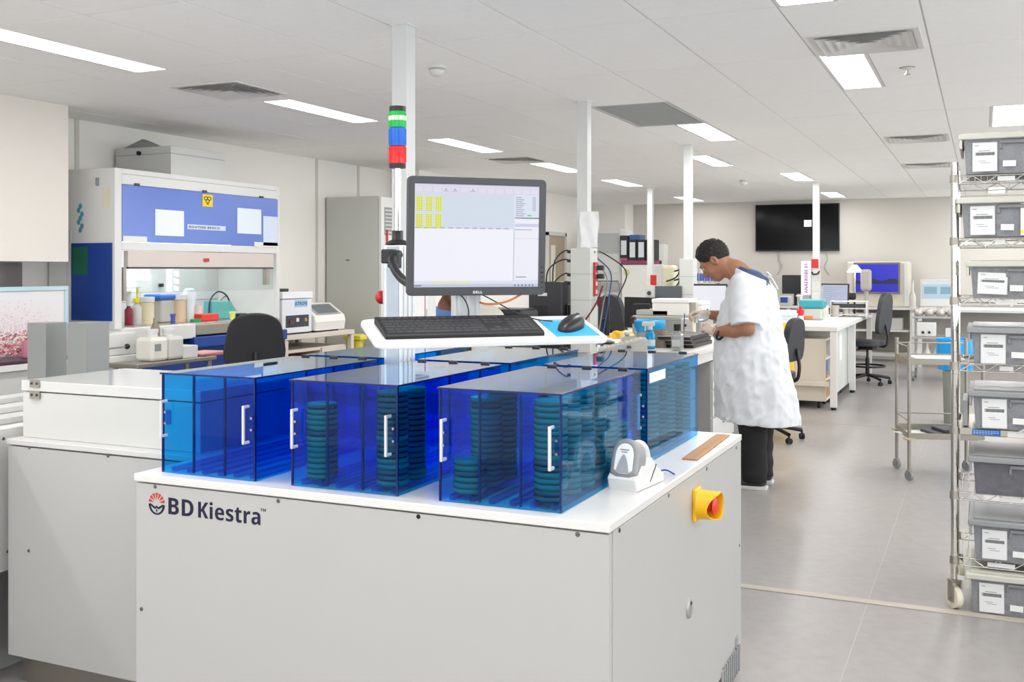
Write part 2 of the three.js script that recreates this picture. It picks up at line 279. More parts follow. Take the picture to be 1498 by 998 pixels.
// ---------------------------------------------------------------- the white automation cabinet in front
const MX0 = -2.352, MX1 = -0.827, MZ0 = -2.4, MZ1 = -3.914, TOP = 0.9;
const screwGeo = G.lathe([[0, 0.0018], [0.0025, 0.0012], [0.003, 0.0022], [0.0055, 0.0018], [0.0065, 0]], 14), screwMat = mat('#6b6a66', 0.35, 0.7), boltMat = mat('#2a2a2a', 0.4, 0.5);
function screwOn(parent, p, axis, m = screwMat) {
  const s = mesh('screw', screwGeo, m, parent); s.position.set(...p); if (axis === 'z') s.rotation.x = Math.PI / 2; if (axis === 'x') s.rotation.z = -Math.PI / 2; return s;
}
{
  const t = thing('automation_cabinet', 'large white laboratory automation cabinet lettered BD Kiestra carrying the blue plate cases', 'machine');
  mesh('worktop', G.rspan(MX0, MX1, TOP - 0.024, TOP, MZ0, MZ1, 0.004), mat('#dbd9d6', 0.24), t);
  mesh('front_panel', G.rspan(MX0 + 0.006, MX1 - 0.004, 0.1, TOP - 0.028, MZ0 - 0.004, MZ0 - 0.03, 0.003), M.panel, t);
  mesh('side_panel', G.rspan(MX1 - 0.028, MX1 - 0.002, 0.1, TOP - 0.026, MZ0 - 0.032, MZ1 + 0.002, 0.003), M.panel, t);
  mesh('side_panel', G.rspan(MX0 + 0.006, MX0 + 0.03, 0.1, TOP - 0.028, MZ0 - 0.032, MZ1 + 0.002, 0.003), M.panel, t);
  mesh('back_panel', G.span(MX0 + 0.03, MX1 - 0.03, 0.1, TOP - 0.024, MZ1 + 0.03, MZ1 + 0.004), M.panel, t);
  mesh('carcass', G.span(MX0 + 0.03, MX1 - 0.03, 0.1, TOP - 0.024, MZ0 - 0.032, MZ1 + 0.03), M.midGrey, t);
  mesh('plinth', G.span(MX0 + 0.06, MX1 - 0.06, 0, 0.1, MZ0 - 0.06, MZ1 + 0.06), M.darkGrey, t);
  for (const [u, v] of [[227, 712], [407, 733], [612, 756], [845, 782], [207, 891]]) screwOn(t, onZ(u, v, MZ0 - 0.004), 'z', u === 612 ? boltMat : screwMat);
  for (const [u, v] of [[906, 776], [978, 725], [1033.6, 686], [1077, 655], [1081.5, 798]]) screwOn(t, onX(u, v, MX1 - 0.002), 'x', u === 906 ? boltMat : screwMat);
  // lettering and emblem, printed on the front panel
  const ink = mat('#100e30', 0.75), fz = MZ0 - 0.004, a = onZ(246.5, 752, fz), b = onZ(283, 756, fz), capT = onZ(247, 728, fz), k0 = onZ(290, 757, fz), k1 = onZ(381, 768, fz);
  const cap = capT[1] - a[1], words = mesh('lettering', [lettering('BD', b[0] - a[0], cap, 0.0006).translate(a[0], a[1], fz), lettering('Kiestra', k1[0] - k0[0], cap * 1.02, 0.0006).translate(k0[0], a[1], fz)], ink, t);
  const tm = onZ(381, 748, fz), tm1 = onZ(389, 748, fz); mesh('lettering', lettering('TM', tm1[0] - tm[0], 0.008, 0.0004).translate(tm[0], tm[1], fz), ink, t);
  const e = onZ(229.3, 738, fz), R = 0.0315, red = mat('#b9342c', 0.5);
  const rays = []; for (let k = 0; k < 7; k++) { const t0 = 0.1 + k * 0.435, t1 = t0 + 0.33, rin = 0.011; rays.push(G.ext([[rin * Math.cos((t0 + t1) / 2), rin * Math.sin((t0 + t1) / 2)], ...[0, 0.25, 0.5, 0.75, 1].map((q) => [R * Math.cos(t0 + (t1 - t0) * q), R * Math.sin(t0 + (t1 - t0) * q)])], 0.0005).translate(e[0], e[1] + 0.003, fz)); }
  mesh('emblem', rays, red, t).userData.label = 'red sun rays of the round emblem';
  const cres = new THREE.Shape(); cres.absarc(0, 0, R, Math.PI, 2 * Math.PI, false); cres.lineTo(R * 0.72, 0.001); cres.lineTo(0.006, -0.008); cres.lineTo(0, -0.003); cres.lineTo(-0.006, -0.008); cres.lineTo(-R * 0.72, 0.001); cres.closePath();
  const hole = new THREE.Path(); hole.moveTo(-0.0225, -0.006); hole.lineTo(-0.008, -0.0145); hole.lineTo(0, -0.011); hole.lineTo(0.008, -0.0145); hole.lineTo(0.0225, -0.006); hole.quadraticCurveTo(0.019, -0.024, 0, -0.0265); hole.quadraticCurveTo(-0.019, -0.024, -0.0225, -0.006);
  cres.holes.push(hole);
  const wings = new THREE.Shape(); wings.moveTo(0, -0.0255); wings.lineTo(-0.0035, -0.0165); wings.lineTo(0, -0.014); wings.lineTo(0.0035, -0.0165); wings.closePath();
  mesh('emblem', [new THREE.ExtrudeGeometry(cres, { depth: 0.0005, bevelEnabled: false, curveSegments: 24 }), new THREE.ExtrudeGeometry(wings, { depth: 0.0005, bevelEnabled: false })].map((g) => g.translate(e[0], e[1], fz)), ink, t).userData.label = 'navy lower half of the round emblem';
  // emergency stop on the right side
  const es = onX(1017, 737, MX1 - 0.002), sx = MX1 - 0.002;
  const stop = mesh('stop_button_housing', [G.rspan(sx, sx + 0.012, es[1] - 0.05, es[1] + 0.05, es[2] - 0.036, es[2] + 0.036, 0.003), G.lathe([[0.047, 0], [0.046, 0.01], [0.044, 0.07], [0.0415, 0.07], [0.0405, 0.065], [0.0405, 0]], 36).rotateZ(-Math.PI / 2).translate(sx + 0.011, es[1], es[2])], M.yellow, t);
  { const p = stop.geometry.attributes.position; for (let i = 0; i < p.count; i++) { const d = p.getX(i) - sx - 0.05; if (d > 0 && p.getX(i) > sx + 0.06) { const a = Math.atan2(p.getY(i) - es[1], p.getZ(i) - es[2]); p.setX(i, p.getX(i) - 0.034 * Math.pow(Math.max(0, Math.cos(a + 0.35)), 1.2)); } } stop.geometry.computeVertexNormals(); }
  stop.userData.label = 'yellow emergency stop housing'; mesh('red_button', [G.cyl(0.02, 0.05, sx + 0.03, es[1], es[2], 'x'), G.lathe([[0, 0.012], [0.02, 0.01], [0.03, 0.004], [0.03, 0]], 22).rotateZ(-Math.PI / 2).translate(sx + 0.06, es[1], es[2])], mat('#e0301c', 0.35), stop);
  mesh('white_sticker', G.span(sx + 0.012, sx + 0.0126, es[1] - 0.018, es[1] + 0.018, es[2] + 0.02, es[2] + 0.034), M.paper, stop);
  const ov = onX(1007, 890, sx), lock = mesh('oval_lock', G.lathe([[0, 0.009], [0.75, 0.0085], [0.92, 0.006], [1, 0]].map(([r, y]) => [r * 0.032, y]), 28).scale(1, 1, 0.9).rotateZ(-Math.PI / 2).translate(...ov), mat('#a9a9a6', 0.35, 0.5), t);
  lock.geometry.rotateX(0); mesh('keyhole', G.cyl(0.006, 0.003, ov[0] + 0.009, ov[1] + 0.017, ov[2], 'x', 14), M.darkGrey, lock);
  const pl = onX(1077.5, 948, sx); mesh('rating_plate', G.plane(0.055, 0.085).rotateY(Math.PI / 2).translate(sx + 0.001, pl[1], pl[2]), printed(96, 148, (g, w, h) => { g.fillStyle = '#a5a7a8'; g.fillRect(0, 0, w, h); g.fillStyle = '#55585a'; for (let y = 14; y < h - 30; y += 11) g.fillRect(10, y, 30 + (y * 7) % 44, 4); g.fillStyle = '#d9dada'; g.fillRect(10, h - 28, 76, 18); }), t);
  const vent = onX(1070, 1010, sx); mesh('vent_frame', G.span(sx, sx + 0.004, 0.12, vent[1] + 0.045, vent[2] + 0.16, vent[2] - 0.14), M.grey, t);
  for (let k = 0; k < 8; k++) mesh('vent_slat', G.span(sx + 0.004, sx + 0.007, 0.13, vent[1] + 0.035, vent[2] + 0.14 - k * 0.034, vent[2] + 0.125 - k * 0.034), M.midGrey, t);
}
{ // things lying on the worktop
  const a = onH(1000, 673, TOP), b = onH(1050, 637, TOP), len = Math.hypot(a[0] - b[0], a[2] - b[2]);
  const woodTex = canvas(64, 512, (g, w, h) => { g.fillStyle = '#c39262'; g.fillRect(0, 0, w, h); for (let i = 0; i < 90; i++) { g.strokeStyle = `rgba(${90 + 40 * rnd() | 0},${55 + 25 * rnd() | 0},25,${0.15 + 0.2 * rnd()})`; g.lineWidth = 0.6 + rnd(); const x = rnd() * w; g.beginPath(); g.moveTo(x, 0); g.bezierCurveTo(x + 4 * rnd(), h / 3, x - 4 * rnd(), h * 0.66, x + 3 * rnd(), h); g.stroke(); } });
  const w = solo('wooden_strip', 'flat brown wooden strip lying on the white cabinet top near its edge', 'wood strip', G.rbox(0.05, 0.006, len, 0.0015, 0, 0.003, 0), new THREE.MeshPhysicalMaterial({ color: '#ffffff', map: woodTex, roughness: 0.55 }), [(a[0] + b[0]) / 2 + 0.02, TOP, (a[2] + b[2]) / 2]);
  w.rotation.y = Math.atan2(a[0] - b[0], a[2] - b[2]);
}
{ // barcode scanner in its cradle
  const p = onH(926, 712, TOP), t = thing('barcode_scanner', 'grey and white cordless barcode scanner resting in its white cradle', 'barcode scanner', [p[0], TOP, p[2]], -0.12); t.scale.setScalar(1.12);
  // cradle: a wedge foot with raised cheeks
  mesh('cradle', [G.ext([[-0.055, 0], [0.1, 0], [0.1, 0.012], [0.06, 0.034], [0.03, 0.06], [-0.005, 0.045], [-0.03, 0.05], [-0.062, 0.022]], 0.07, 0.006).translate(0, 0.006, -0.035).rotateY(Math.PI / 2)], M.white, t);
  mesh('cradle_gap', G.ext([[0.012, 0.008], [0.016, 0.008], [0.055, 0.045], [0.051, 0.048]], 0.0835).translate(0, 0.006, -0.0418).rotateY(Math.PI / 2), M.black, t);
  // scanner head: rounded hood, tilted back
  const hood = (w, h, d, bev) => { const s = new THREE.Shape(); s.moveTo(-w / 2, 0); s.lineTo(-w / 2 * 0.98, h * 0.55); s.quadraticCurveTo(-w / 2 * 0.9, h, 0, h); s.quadraticCurveTo(w / 2 * 0.9, h, w / 2 * 0.98, h * 0.55); s.lineTo(w / 2, 0); s.lineTo(w * 0.26, -0.008); s.lineTo(-w * 0.26, -0.008); s.closePath(); return new THREE.ExtrudeGeometry(s, { depth: d, bevelEnabled: true, bevelThickness: bev, bevelSize: bev, bevelSegments: 4, curveSegments: 12 }); };
  const head = mesh('scanner_head', hood(0.058, 0.075, 0.036, 0.009), mat('#8d8f90', 0.4), t); head.position.set(0, 0.035, 0.018); head.rotation.x = -0.28;
  const cover = mesh('white_cover', hood(0.044, 0.062, 0.003, 0.003), mat('#eceded', 0.3), head); cover.position.set(0, 0.006, 0.0425);
  const arch = new THREE.Shape(); arch.moveTo(-0.017, -0.006); arch.quadraticCurveTo(-0.008, 0.034, 0, 0.038); arch.quadraticCurveTo(0.008, 0.034, 0.017, -0.006); arch.closePath();
  const ar = mesh('grey_inlay', new THREE.ExtrudeGeometry(arch, { depth: 0.002, bevelEnabled: true, bevelThickness: 0.0015, bevelSize: 0.0015, bevelSegments: 2 }), mat('#9fa3a8', 0.35), head); ar.position.set(0, 0.004, 0.0475);
  mesh('lettering', [lettering('POWERSCAN', 0.024, 0.0035, 0.0004).translate(-0.012, 0.053, 0.0487), lettering('PBT8300', 0.016, 0.0028, 0.0004).translate(-0.008, 0.0475, 0.0487)], M.darkGrey, head);
  const handle = mesh('handle', G.tube([[0, 0.095, 0.0], [0.0, 0.1, -0.03], [0, 0.088, -0.06], [0, 0.06, -0.075]], 0.015, 20, 12), mat('#d6d8d9', 0.4), t);
  const front = mesh('lettering', lettering('DATALOGIC', 0.032, 0.0042, 0.0005), M.black, t); front.position.set(-0.016, 0.034, 0.0625); front.rotation.x = -0.3;
  solo('blue_cable_tie', 'short blue cable tie lying behind the barcode scanner', 'cable tie', G.tube([[0, 0.003, 0], [0.03, 0.012, -0.01], [0.06, 0.004, 0.01]], 0.0025, 16, 6), mat('#1a3f9e', 0.4), [p[0] + 0.005, TOP, p[2] - 0.2], 0.2);
}

// ---------------------------------------------------------------- six blue acrylic plate cases
const CASE_X = [[-2.284, -1.931], [-1.804, -1.451], [-1.325, -0.972]], CW = 0.353, CH = 0.305;
const BLUE = new THREE.Color().setRGB(0.05, 0.77, 0.97).getHex(), acrylic = mat(BLUE, 0.015, 0, { transmission: 1, thickness: 0, ior: 1.49, specularIntensity: 0.6 }), acrylicTop = glassMat(BLUE, 0.015), acrylicEdge = mat('#0a1f5c', 0.15), acrylicRail = glassMat(new THREE.Color().setRGB(0.15, 0.55, 0.9).getHex(), 0.05);
const handleGeo = (() => { const p = [[0, 0.052, 0], [0, 0.052, 0.026], [0, -0.052, 0.026], [0, -0.052, 0]]; return merged([G.rbox(0.008, 0.113, 0.009, 0.003, 0, 0, 0.026), G.rbox(0.008, 0.009, 0.026, 0.003, 0, 0.052, 0.013), G.rbox(0.008, 0.009, 0.026, 0.003, 0, -0.052, 0.013)]); })();
const handleMat = mat('#dcdcda', 0.3, 0.35);
function plateCase(x0, z0, depth, label) {
  const t = thing('plate_case', label, 'acrylic case', [x0 + CW / 2, TOP, z0], 0, 'blue plate cases on the white cabinet');
  const T = 0.005, w = CW / 2;
  mesh('lid', G.span(-w, w, CH - T, CH, 0.003, -depth), acrylicTop, t);
  mesh('lid_edge', [G.span(-w, w, CH - T, CH - 0.0002, 0.0035, 0.006), G.span(-w - 0.003, -w, CH - T, CH - 0.0002, 0.006, -depth), G.span(w, w + 0.003, CH - T, CH - 0.0002, 0.006, -depth), G.span(-w, w, CH - T, CH - 0.0002, -depth, -depth - 0.003)], acrylicEdge, t);
  mesh('side_panel', G.span(-w, -w + T, 0.002, CH - T - 0.001, -0.006, -depth + 0.006), acrylic, t);
  mesh('side_panel', G.span(w - T, w, 0.002, CH - T - 0.001, -0.006, -depth + 0.006), acrylic, t);
  mesh('back_panel', G.span(-w, w, 0.002, CH - T - 0.001, -depth + T, -depth), acrylic, t);
  const door = mesh('front_door', G.span(-w, w, 0.002, CH - T - 0.001, 0, -T), acrylic, t);
  for (const s of [-1, 1]) mesh('corner_edge', G.span(s * (w - 0.0005), s * (w - 0.0055), 0.002, CH - T - 0.001, 0.0008, -0.006), acrylicEdge, t);
  for (const k of [-1, 1]) { mesh('divider', G.span(k * CW / 6 - 0.002, k * CW / 6 + 0.002, 0.022, CH - 0.02, -0.012, -depth + 0.01), acrylic, t); mesh('divider_edge', G.span(k * CW / 6 - 0.0028, k * CW / 6 + 0.0028, 0.006, CH - T - 0.002, -0.0055, -0.012), acrylicEdge, t); }
  for (let k = 0; k < 6; k++) { const x = (Math.floor(k / 2) - 1) * CW / 3 + (k % 2 ? 0.03 : -0.03); mesh('rail', G.span(x - 0.008, x + 0.008, 0.002, 0.016, -0.02, -depth + 0.02), acrylicRail, t); }
  for (const s of [-1, 1]) {
    const h = mesh('handle', handleGeo, handleMat, t); h.position.set(s * (w - 0.022), CH * 0.55, 0.0005); h.userData.label = 'light metal pull handle';
    const c = mesh('latch', G.rbox(0.018, 0.045, 0.012, 0.002, s * (w - 0.014), CH * 0.55, -0.012), acrylicRail, t);
    for (const d of [-0.017, 0.017]) mesh('latch_screw', G.cyl(0.004, 0.003, s * (w - 0.014), CH * 0.55 + d, 0.001, 'z', 10), M.chrome, c);
  }
  for (const k of [-1, 0, 1]) mesh('hinge_clip', G.rbox(0.03, 0.007, 0.012, 0.002, k * 0.12, CH + 0.002, -depth + 0.004), M.black, t);
  mesh('stop_bar', G.box(CW - 0.03, 0.004, 0.004, 0, CH - 0.014, -depth + 0.02), acrylicEdge, t);
  return t;
}
const FRONT_D = 0.665, REAR_D = 0.64, FZ = -2.447, RZ = -3.185;
plateCase(CASE_X[0][0], FZ, FRONT_D, 'empty blue acrylic plate case at the end nearest the BD Kiestra lettering');
plateCase(CASE_X[1][0], FZ, FRONT_D, 'blue acrylic plate case of dishes standing between two other front cases');
plateCase(CASE_X[2][0], FZ, FRONT_D, 'blue acrylic plate case full of dishes beside the barcode scanner');
plateCase(CASE_X[0][0], RZ, REAR_D, 'blue acrylic plate case behind the empty case, left of the monitor mast');
plateCase(CASE_X[1][0], RZ, REAR_D, 'blue acrylic plate case half hidden under the keyboard tray');
{ const c = plateCase(CASE_X[2][0], RZ, REAR_D, 'blue acrylic plate case of dishes nearest the wooden strip'); mesh('white_tape', G.span(CW / 2 + 0.0005, CW / 2 + 0.0015, CH - 0.05, CH - 0.018, -0.02, -0.2), M.paper, c); }
{ // petri dishes in stacks
  const dishG = plain(G.lathe([[0, 0], [0.041, 0], [0.0425, 0.0015], [0.0425, 0.0052], [0.0455, 0.0056], [0.0455, 0.0138], [0.044, 0.015], [0, 0.015]], 26));
  const kinds = [[0.36, 0.55, 0.36], [0.12, 0.10, 0.12], [0.55, 0.55, 0.42]].map((agar) => {
    const g = dishG.clone(), p = g.attributes.position, c = new Float32Array(p.count * 3);
    for (let i = 0; i < p.count; i++) { const lid = p.getY(i) > 0.0053; for (let j = 0; j < 3; j++) c[3 * i + j] = lid ? 0.36 * agar[j] + 0.11 : agar[j] * 0.35; }
    g.setAttribute('color', new THREE.BufferAttribute(c, 3)); return g;
  });
  const dishMat = new THREE.MeshPhysicalMaterial({ color: '#ffffff', vertexColors: true, roughness: 0.22, transmission: 0.25, thickness: 0 });
  const stacks = []; // [case, row, lane -1..1, slot, count, kind]
  for (let s = 0; s < 6; s++) stacks.push([2, 0, 1, s, s === 5 ? 9 : 17, s === 1 ? 0 : s % 3 === 0 ? 0 : 2]);
  stacks.push([2, 0, -1, 0, 6, 0], [2, 0, -1, 1, 16, 0], [2, 0, -1, 2, 17, 2], [2, 0, 0, 3, 17, 1]);
  stacks.push([1, 0, -1, 0, 14, 0], [1, 0, 1, 0, 17, 1], [1, 0, 1, 1, 17, 1], [1, 0, 0, 2, 12, 1]);
  for (let s = 1; s < 6; s++) stacks.push([2, 1, 1, s, 17, s % 2 ? 2 : 1]);
  const words = { '20': ' of the case beside the scanner', '10': ' of the case between front cases', '21': ' of the rear case nearest the wooden strip' };
  for (const [c, r, lane, slot, n, kind] of stacks) {
    const laneWord = lane < 0 ? 'in the lane away from the aisle' : lane > 0 ? 'in the aisle side lane' : 'in the middle lane';
    for (let k = 0; k < n; k++) solo('petri_dish', 'petri dish ' + laneWord + words['' + c + r], 'petri dish', kinds[rnd() < 0.85 ? kind : (kind + 1) % 3], dishMat,
      [CASE_X[c][0] + CW / 2 + lane * CW / 3 + rr(-0.0012, 0.0012), TOP + 0.0165 + k * 0.0155, (r ? RZ : FZ) - 0.07 - slot * 0.102 + rr(-0.0012, 0.0012)], rr(0, 6), 'petri dishes ' + laneWord + words['' + c + r]);
  }
}

// ---------------------------------------------------------------- mast, signal light, monitor, keyboard tray
{
  const x0 = -1.925, x1 = -1.852, z0 = -3.15, z1 = -3.245, h = 1.605;
  const t = thing('monitor_mast', 'square aluminium mast between the rear blue cases carrying the monitor arm', 'mast', [(x0 + x1) / 2, TOP, (z0 + z1) / 2]);
  const w = (x1 - x0) / 2, d = (z0 - z1) / 2, H = h - TOP;
  mesh('post', G.rspan(-w, w, 0, H, -d, d, 0.003), M.alu, t);
  for (const k of [-1, 0, 1]) mesh('profile_rib', G.span(w, w + 0.003, 0.002, H - 0.004, k * 0.03 - 0.006, k * 0.03 + 0.006), M.white, t);
  mesh('cover_strip', G.span(-w + 0.012, w - 0.012, 0.002, H - 0.004, d, d + 0.0025), mat('#aeb4bb', 0.4, 0.3), t);
  mesh('foot_plate', G.rbox(0.1, 0.008, 0.118, 0.002, 0, 0.004, 0), M.alu, t);
  mesh('clamp_block', G.rbox(0.05, 0.05, 0.03, 0.006, -0.005, H - 0.04, d + 0.018), M.black, t);
  const S = onZ(583, 420, z0);
  mesh('button_box', G.rbox(0.02, 0.05, 0.05, 0.004, -w - 0.01, 1.42 - TOP, 0), M.lightGrey, t);
  mesh('red_button', G.lathe([[0, 0.032], [0.018, 0.03], [0.024, 0.02], [0.024, 0.008], [0.014, 0]], 20).rotateZ(Math.PI / 2).translate(-w - 0.018, 1.42 - TOP, 0.01), M.red, t);
  const o = [(x0 + x1) / 2, TOP, (z0 + z1) / 2], at = (u, v, z) => { const q = onZ(u, v, z); return q.map((c, i) => c - o[i]); };
  const arm = mesh('curved_arm', G.tube([at(584, 372, -3.12), at(574, 379, -3.07), at(577, 393, -3.03), at(588, 408, -2.98), at(606, 417, -2.92), at(640, 412, -2.86), at(668, 385, -2.8), [-1.365 - o[0], 1.6 - o[1], -2.73 - o[2]]], 0.0145, 48, 12), M.black, t); arm.userData.label = 'curved black monitor arm';
  mesh('elbow_joint', G.cyl(0.02, 0.045, ...at(577, 378, -3.09), 'y', 20), M.black, arm);
  mesh('carrier_bracket', G.rbox(0.03, 0.04, 0.05, 0.004, 0.02, H - 0.06, d + 0.02), M.black, t);
}
{
  const c = [-1.893, 1.605, -3.19], t = thing('signal_tower', 'stack light with green, blue and red lenses on a chrome pole', 'signal light', c);
  const px = (v) => onZ(583, v, c[2])[1] - c[1];
  mesh('flange', G.lathe([[0, 0], [0.042, 0], [0.042, 0.01], [0.03, 0.016], [0.02, 0.02], [0.02, 0.052], [0, 0.052]], 24), M.black, t);
  mesh('pole', G.cyl(0.0125, px(246) - 0.04, 0, (px(246) + 0.04) / 2, 0, 'y', 20), M.chrome, t);
  const r = 0.0295, y = [246, 240, 214, 187, 163, 156].map(px);
  mesh('base_ring', G.cyl(r, y[1] - y[0], 0, (y[0] + y[1]) / 2, 0, 'y', 28), M.black, t);
  const lens = (name, a, b, colr, m, extra = {}) => { const o = mesh(name, G.lathe([[0, a], [r * 0.97, a], [r, a + 0.002], [r, b - 0.004], [r * 0.96, b], [0, b]], 28), mat(colr, 0.12, 0, extra), t); for (let k = 0; k < 14; k++) { const an = k / 14 * 6.283; mesh('lens_rib', G.cyl(0.002, b - a - 0.008, Math.cos(an) * r, (a + b) / 2, Math.sin(an) * r, 'y', 6), mat(colr, 0.12, 0, extra), o); } return o; };
  lens('red_lens', y[1], y[2], '#e3141c'); lens('blue_lens', y[2], y[3], '#0a66cf');
  const gl = lens('green_lens', y[3], y[4], '#12a543', null, { emissive: '#0c7a2c', emissiveIntensity: 0.35 });
  const gy = (y[3] + y[4]) / 2 + 0.004; mesh('lit_lamp', G.cyl(r + 0.0015, 0.014, 0, gy, 0, 'y', 28), new THREE.MeshPhysicalMaterial({ color: '#d9ffd2', emissive: new THREE.Color().setRGB(0.55, 1, 0.4), emissiveIntensity: 1.2 }), gl);
  const pl = new THREE.PointLight(new THREE.Color().setRGB(0.4, 1, 0.35), 0.02); pl.position.set(0, gy, 0); pl.name = 'green_lamp'; gl.add(pl);
  mesh('cap', G.cyl(r, y[5] - y[4], 0, (y[4] + y[5]) / 2, 0, 'y', 28), M.black, t);
}
const screenDraw = (g, w, h) => {
  g.fillStyle = '#dfe6f5'; g.fillRect(0, 0, w, h); g.fillStyle = '#b8b3d6'; g.fillRect(0, 0, w, 9); g.fillStyle = '#5a5f8c'; for (let i = 0; i < 18; i++) g.fillRect(6 + i * 11, 3, 7, 3);
  g.fillStyle = '#e4e0f2'; g.fillRect(0, 9, w, 52); g.strokeStyle = '#b9bcd2'; g.lineWidth = 1; for (let i = 0; i < 14; i++) g.strokeRect(4 + i * 58, 22, 54, 36); g.fillStyle = '#8f94a8'; for (const i of [3, 4, 6]) { g.fillRect(22 + i * 58, 34, 12, 6); g.fillRect(12 + i * 58, 46, 36, 3); }
  g.fillStyle = '#d5dfee'; g.fillRect(0, 62, w * 0.79, h * 0.42 - 62); g.fillStyle = '#eef19a';
  for (let r = 0; r < 2; r++) for (let c = 0; c < 3; c++) { const x = 12 + c * 60, y = 84 + r * 108; g.fillStyle = '#edf17e'; g.fillRect(x, y, 46, 92); g.fillStyle = '#8d9150'; for (let k = 0; k < 9; k++) { g.fillRect(x + 6, y + 6 + k * 10, 9, 3); g.fillRect(x + 20, y + 6 + k * 10, 7, 3); g.fillRect(x + 32, y + 6 + k * 10, 9, 3); } }
  g.fillStyle = '#f4f5ff'; g.fillRect(0, h * 0.435, w * 0.79, h * 0.5); g.fillStyle = '#8a8fa5'; for (let i = 0; i < 12; i++) g.fillRect(8 + i * 52, h * 0.423, 34, 4);
  g.fillStyle = '#f0f1fc'; g.fillRect(w * 0.8, h * 0.33, w * 0.2, h * 0.6); g.fillStyle = '#333860'; g.fillRect(w * 0.8, h * 0.315, w * 0.2, 5); g.fillStyle = '#cfd2ea'; g.fillRect(w * 0.8, h * 0.375, w * 0.2, 20); g.fillStyle = '#8a8fa5'; g.fillRect(w * 0.8, h * 0.43, w * 0.14, 4);
  for (let i = 0; i < 11; i++) { g.fillRect(w * 0.805, 76 + i * 13, 40 + (i * 17) % 28, 4); if (i < 7) g.fillRect(w * 0.94, 76 + i * 13, 24, 4); } g.fillStyle = '#7fd27f'; g.fillRect(w * 0.9, 188, 28, 9);
  g.fillStyle = '#8a8fa5'; g.fillRect(w * 0.79, h * 0.435, 2, h * 0.5); g.fillRect(w * 0.8, h * 0.52, w * 0.2, 1); g.fillStyle = '#e9ecb0'; g.fillRect(w * 0.14, h * 0.942, w * 0.3, 12); g.fillStyle = '#c9cee6'; g.fillRect(0, h * 0.965, w, h * 0.035); g.fillStyle = '#3a3f86'; for (let i = 0; i < 6; i++) g.fillRect(w * 0.8 + i * 24, h * 0.975, 9, 8); g.fillStyle = '#7a7f95'; g.fillRect(8, h * 0.975, 44, 7); g.fillRect(w * 0.81, h * 0.895, 70, 5);
};
function screenMat(w, h, draw, glow) { const m = new THREE.MeshPhysicalMaterial({ color: '#101010', roughness: 0.25, emissive: '#ffffff', emissiveMap: canvas(w, h, draw), emissiveIntensity: glow }); return m; }
{
  const t = thing('computer_monitor', 'dark framed square computer monitor showing pale software window with yellow blocks', 'monitor', [-1.2875, 1.6112, -2.6101], 0.7878);
  t.rotation.order = 'YXZ'; t.rotation.x = 0.038;
  const W = 0.405, H = 0.3264, bw = 0.0165;
  const outer = G.rrect(W, H, 0.012), inner = G.rrect(W - 2 * bw, H - 2 * bw - 0.004, 0.001); outer.holes.push(new THREE.Path(inner.getPoints(4).map((p) => new THREE.Vector2(p.x, p.y + 0.002)).reverse()));
  mesh('bezel', new THREE.ExtrudeGeometry(outer, { depth: 0.014, bevelEnabled: true, bevelThickness: 0.0015, bevelSize: 0.0015, bevelSegments: 2, curveSegments: 6 }).translate(0, 0, -0.0145), mat('#3d3e42', 0.42), t);
  mesh('screen', G.plane(W - 2 * bw, H - 2 * bw - 0.004).translate(0, 0.002, -0.005), screenMat(820, 656, screenDraw, 0.6), t);
  mesh('back_shell', [G.rbox(W - 0.006, H - 0.006, 0.02, 0.008, 0, 0, -0.022), G.rbox(W * 0.6, H * 0.6, 0.03, 0.01, 0, 0, -0.04)], M.black, t);
  mesh('lettering', lettering('DELL', 0.027, 0.0068, 0.0006).translate(-0.0135, -H / 2 + 0.0042, 0.0005), mat('#dcdcdc', 0.4), t);
  for (let k = 0; k < 5; k++) mesh('button', G.rbox(0.007, 0.004, 0.003, 0.001, W / 2 - 0.0085, -0.085 - k * 0.0145, 0.001), M.black, t);
  mesh('vesa_plate', G.rbox(0.11, 0.11, 0.008, 0.002, 0, 0, -0.058), M.black, t);
  const l = new THREE.RectAreaLight(new THREE.Color().setRGB(0.9, 0.93, 1), 0.25, W - 2 * bw, H - 2 * bw); l.position.z = 0.004; l.rotation.y = Math.PI; l.name = 'screen_glow'; t.add(l);
}
{ // the carrier behind the monitor
  const c = thing('tray_carrier', 'white aluminium profile hanging the keyboard tray behind the monitor', 'bracket', [-1.372, 1.30, -2.7], 0.7878);
  mesh('profile', G.rspan(-0.04, 0.04, 0.0, 0.36, -0.02, 0.02, 0.003), mat('#d5d7d8', 0.35, 0.2), c);
  for (const k of [-0.028, 0.0, 0.028]) mesh('profile_rib', G.span(k - 0.005, k + 0.005, 0.004, 0.356, 0.02, 0.0225), M.alu, c);
  mesh('tray_arm', G.rspan(-0.03, 0.03, 0.004, 0.022, 0.02, 0.1, 0.003), M.alu, c);
  mesh('monitor_mount', G.rspan(-0.05, 0.05, 0.24, 0.34, 0.024, 0.052, 0.004), M.black, c);
}
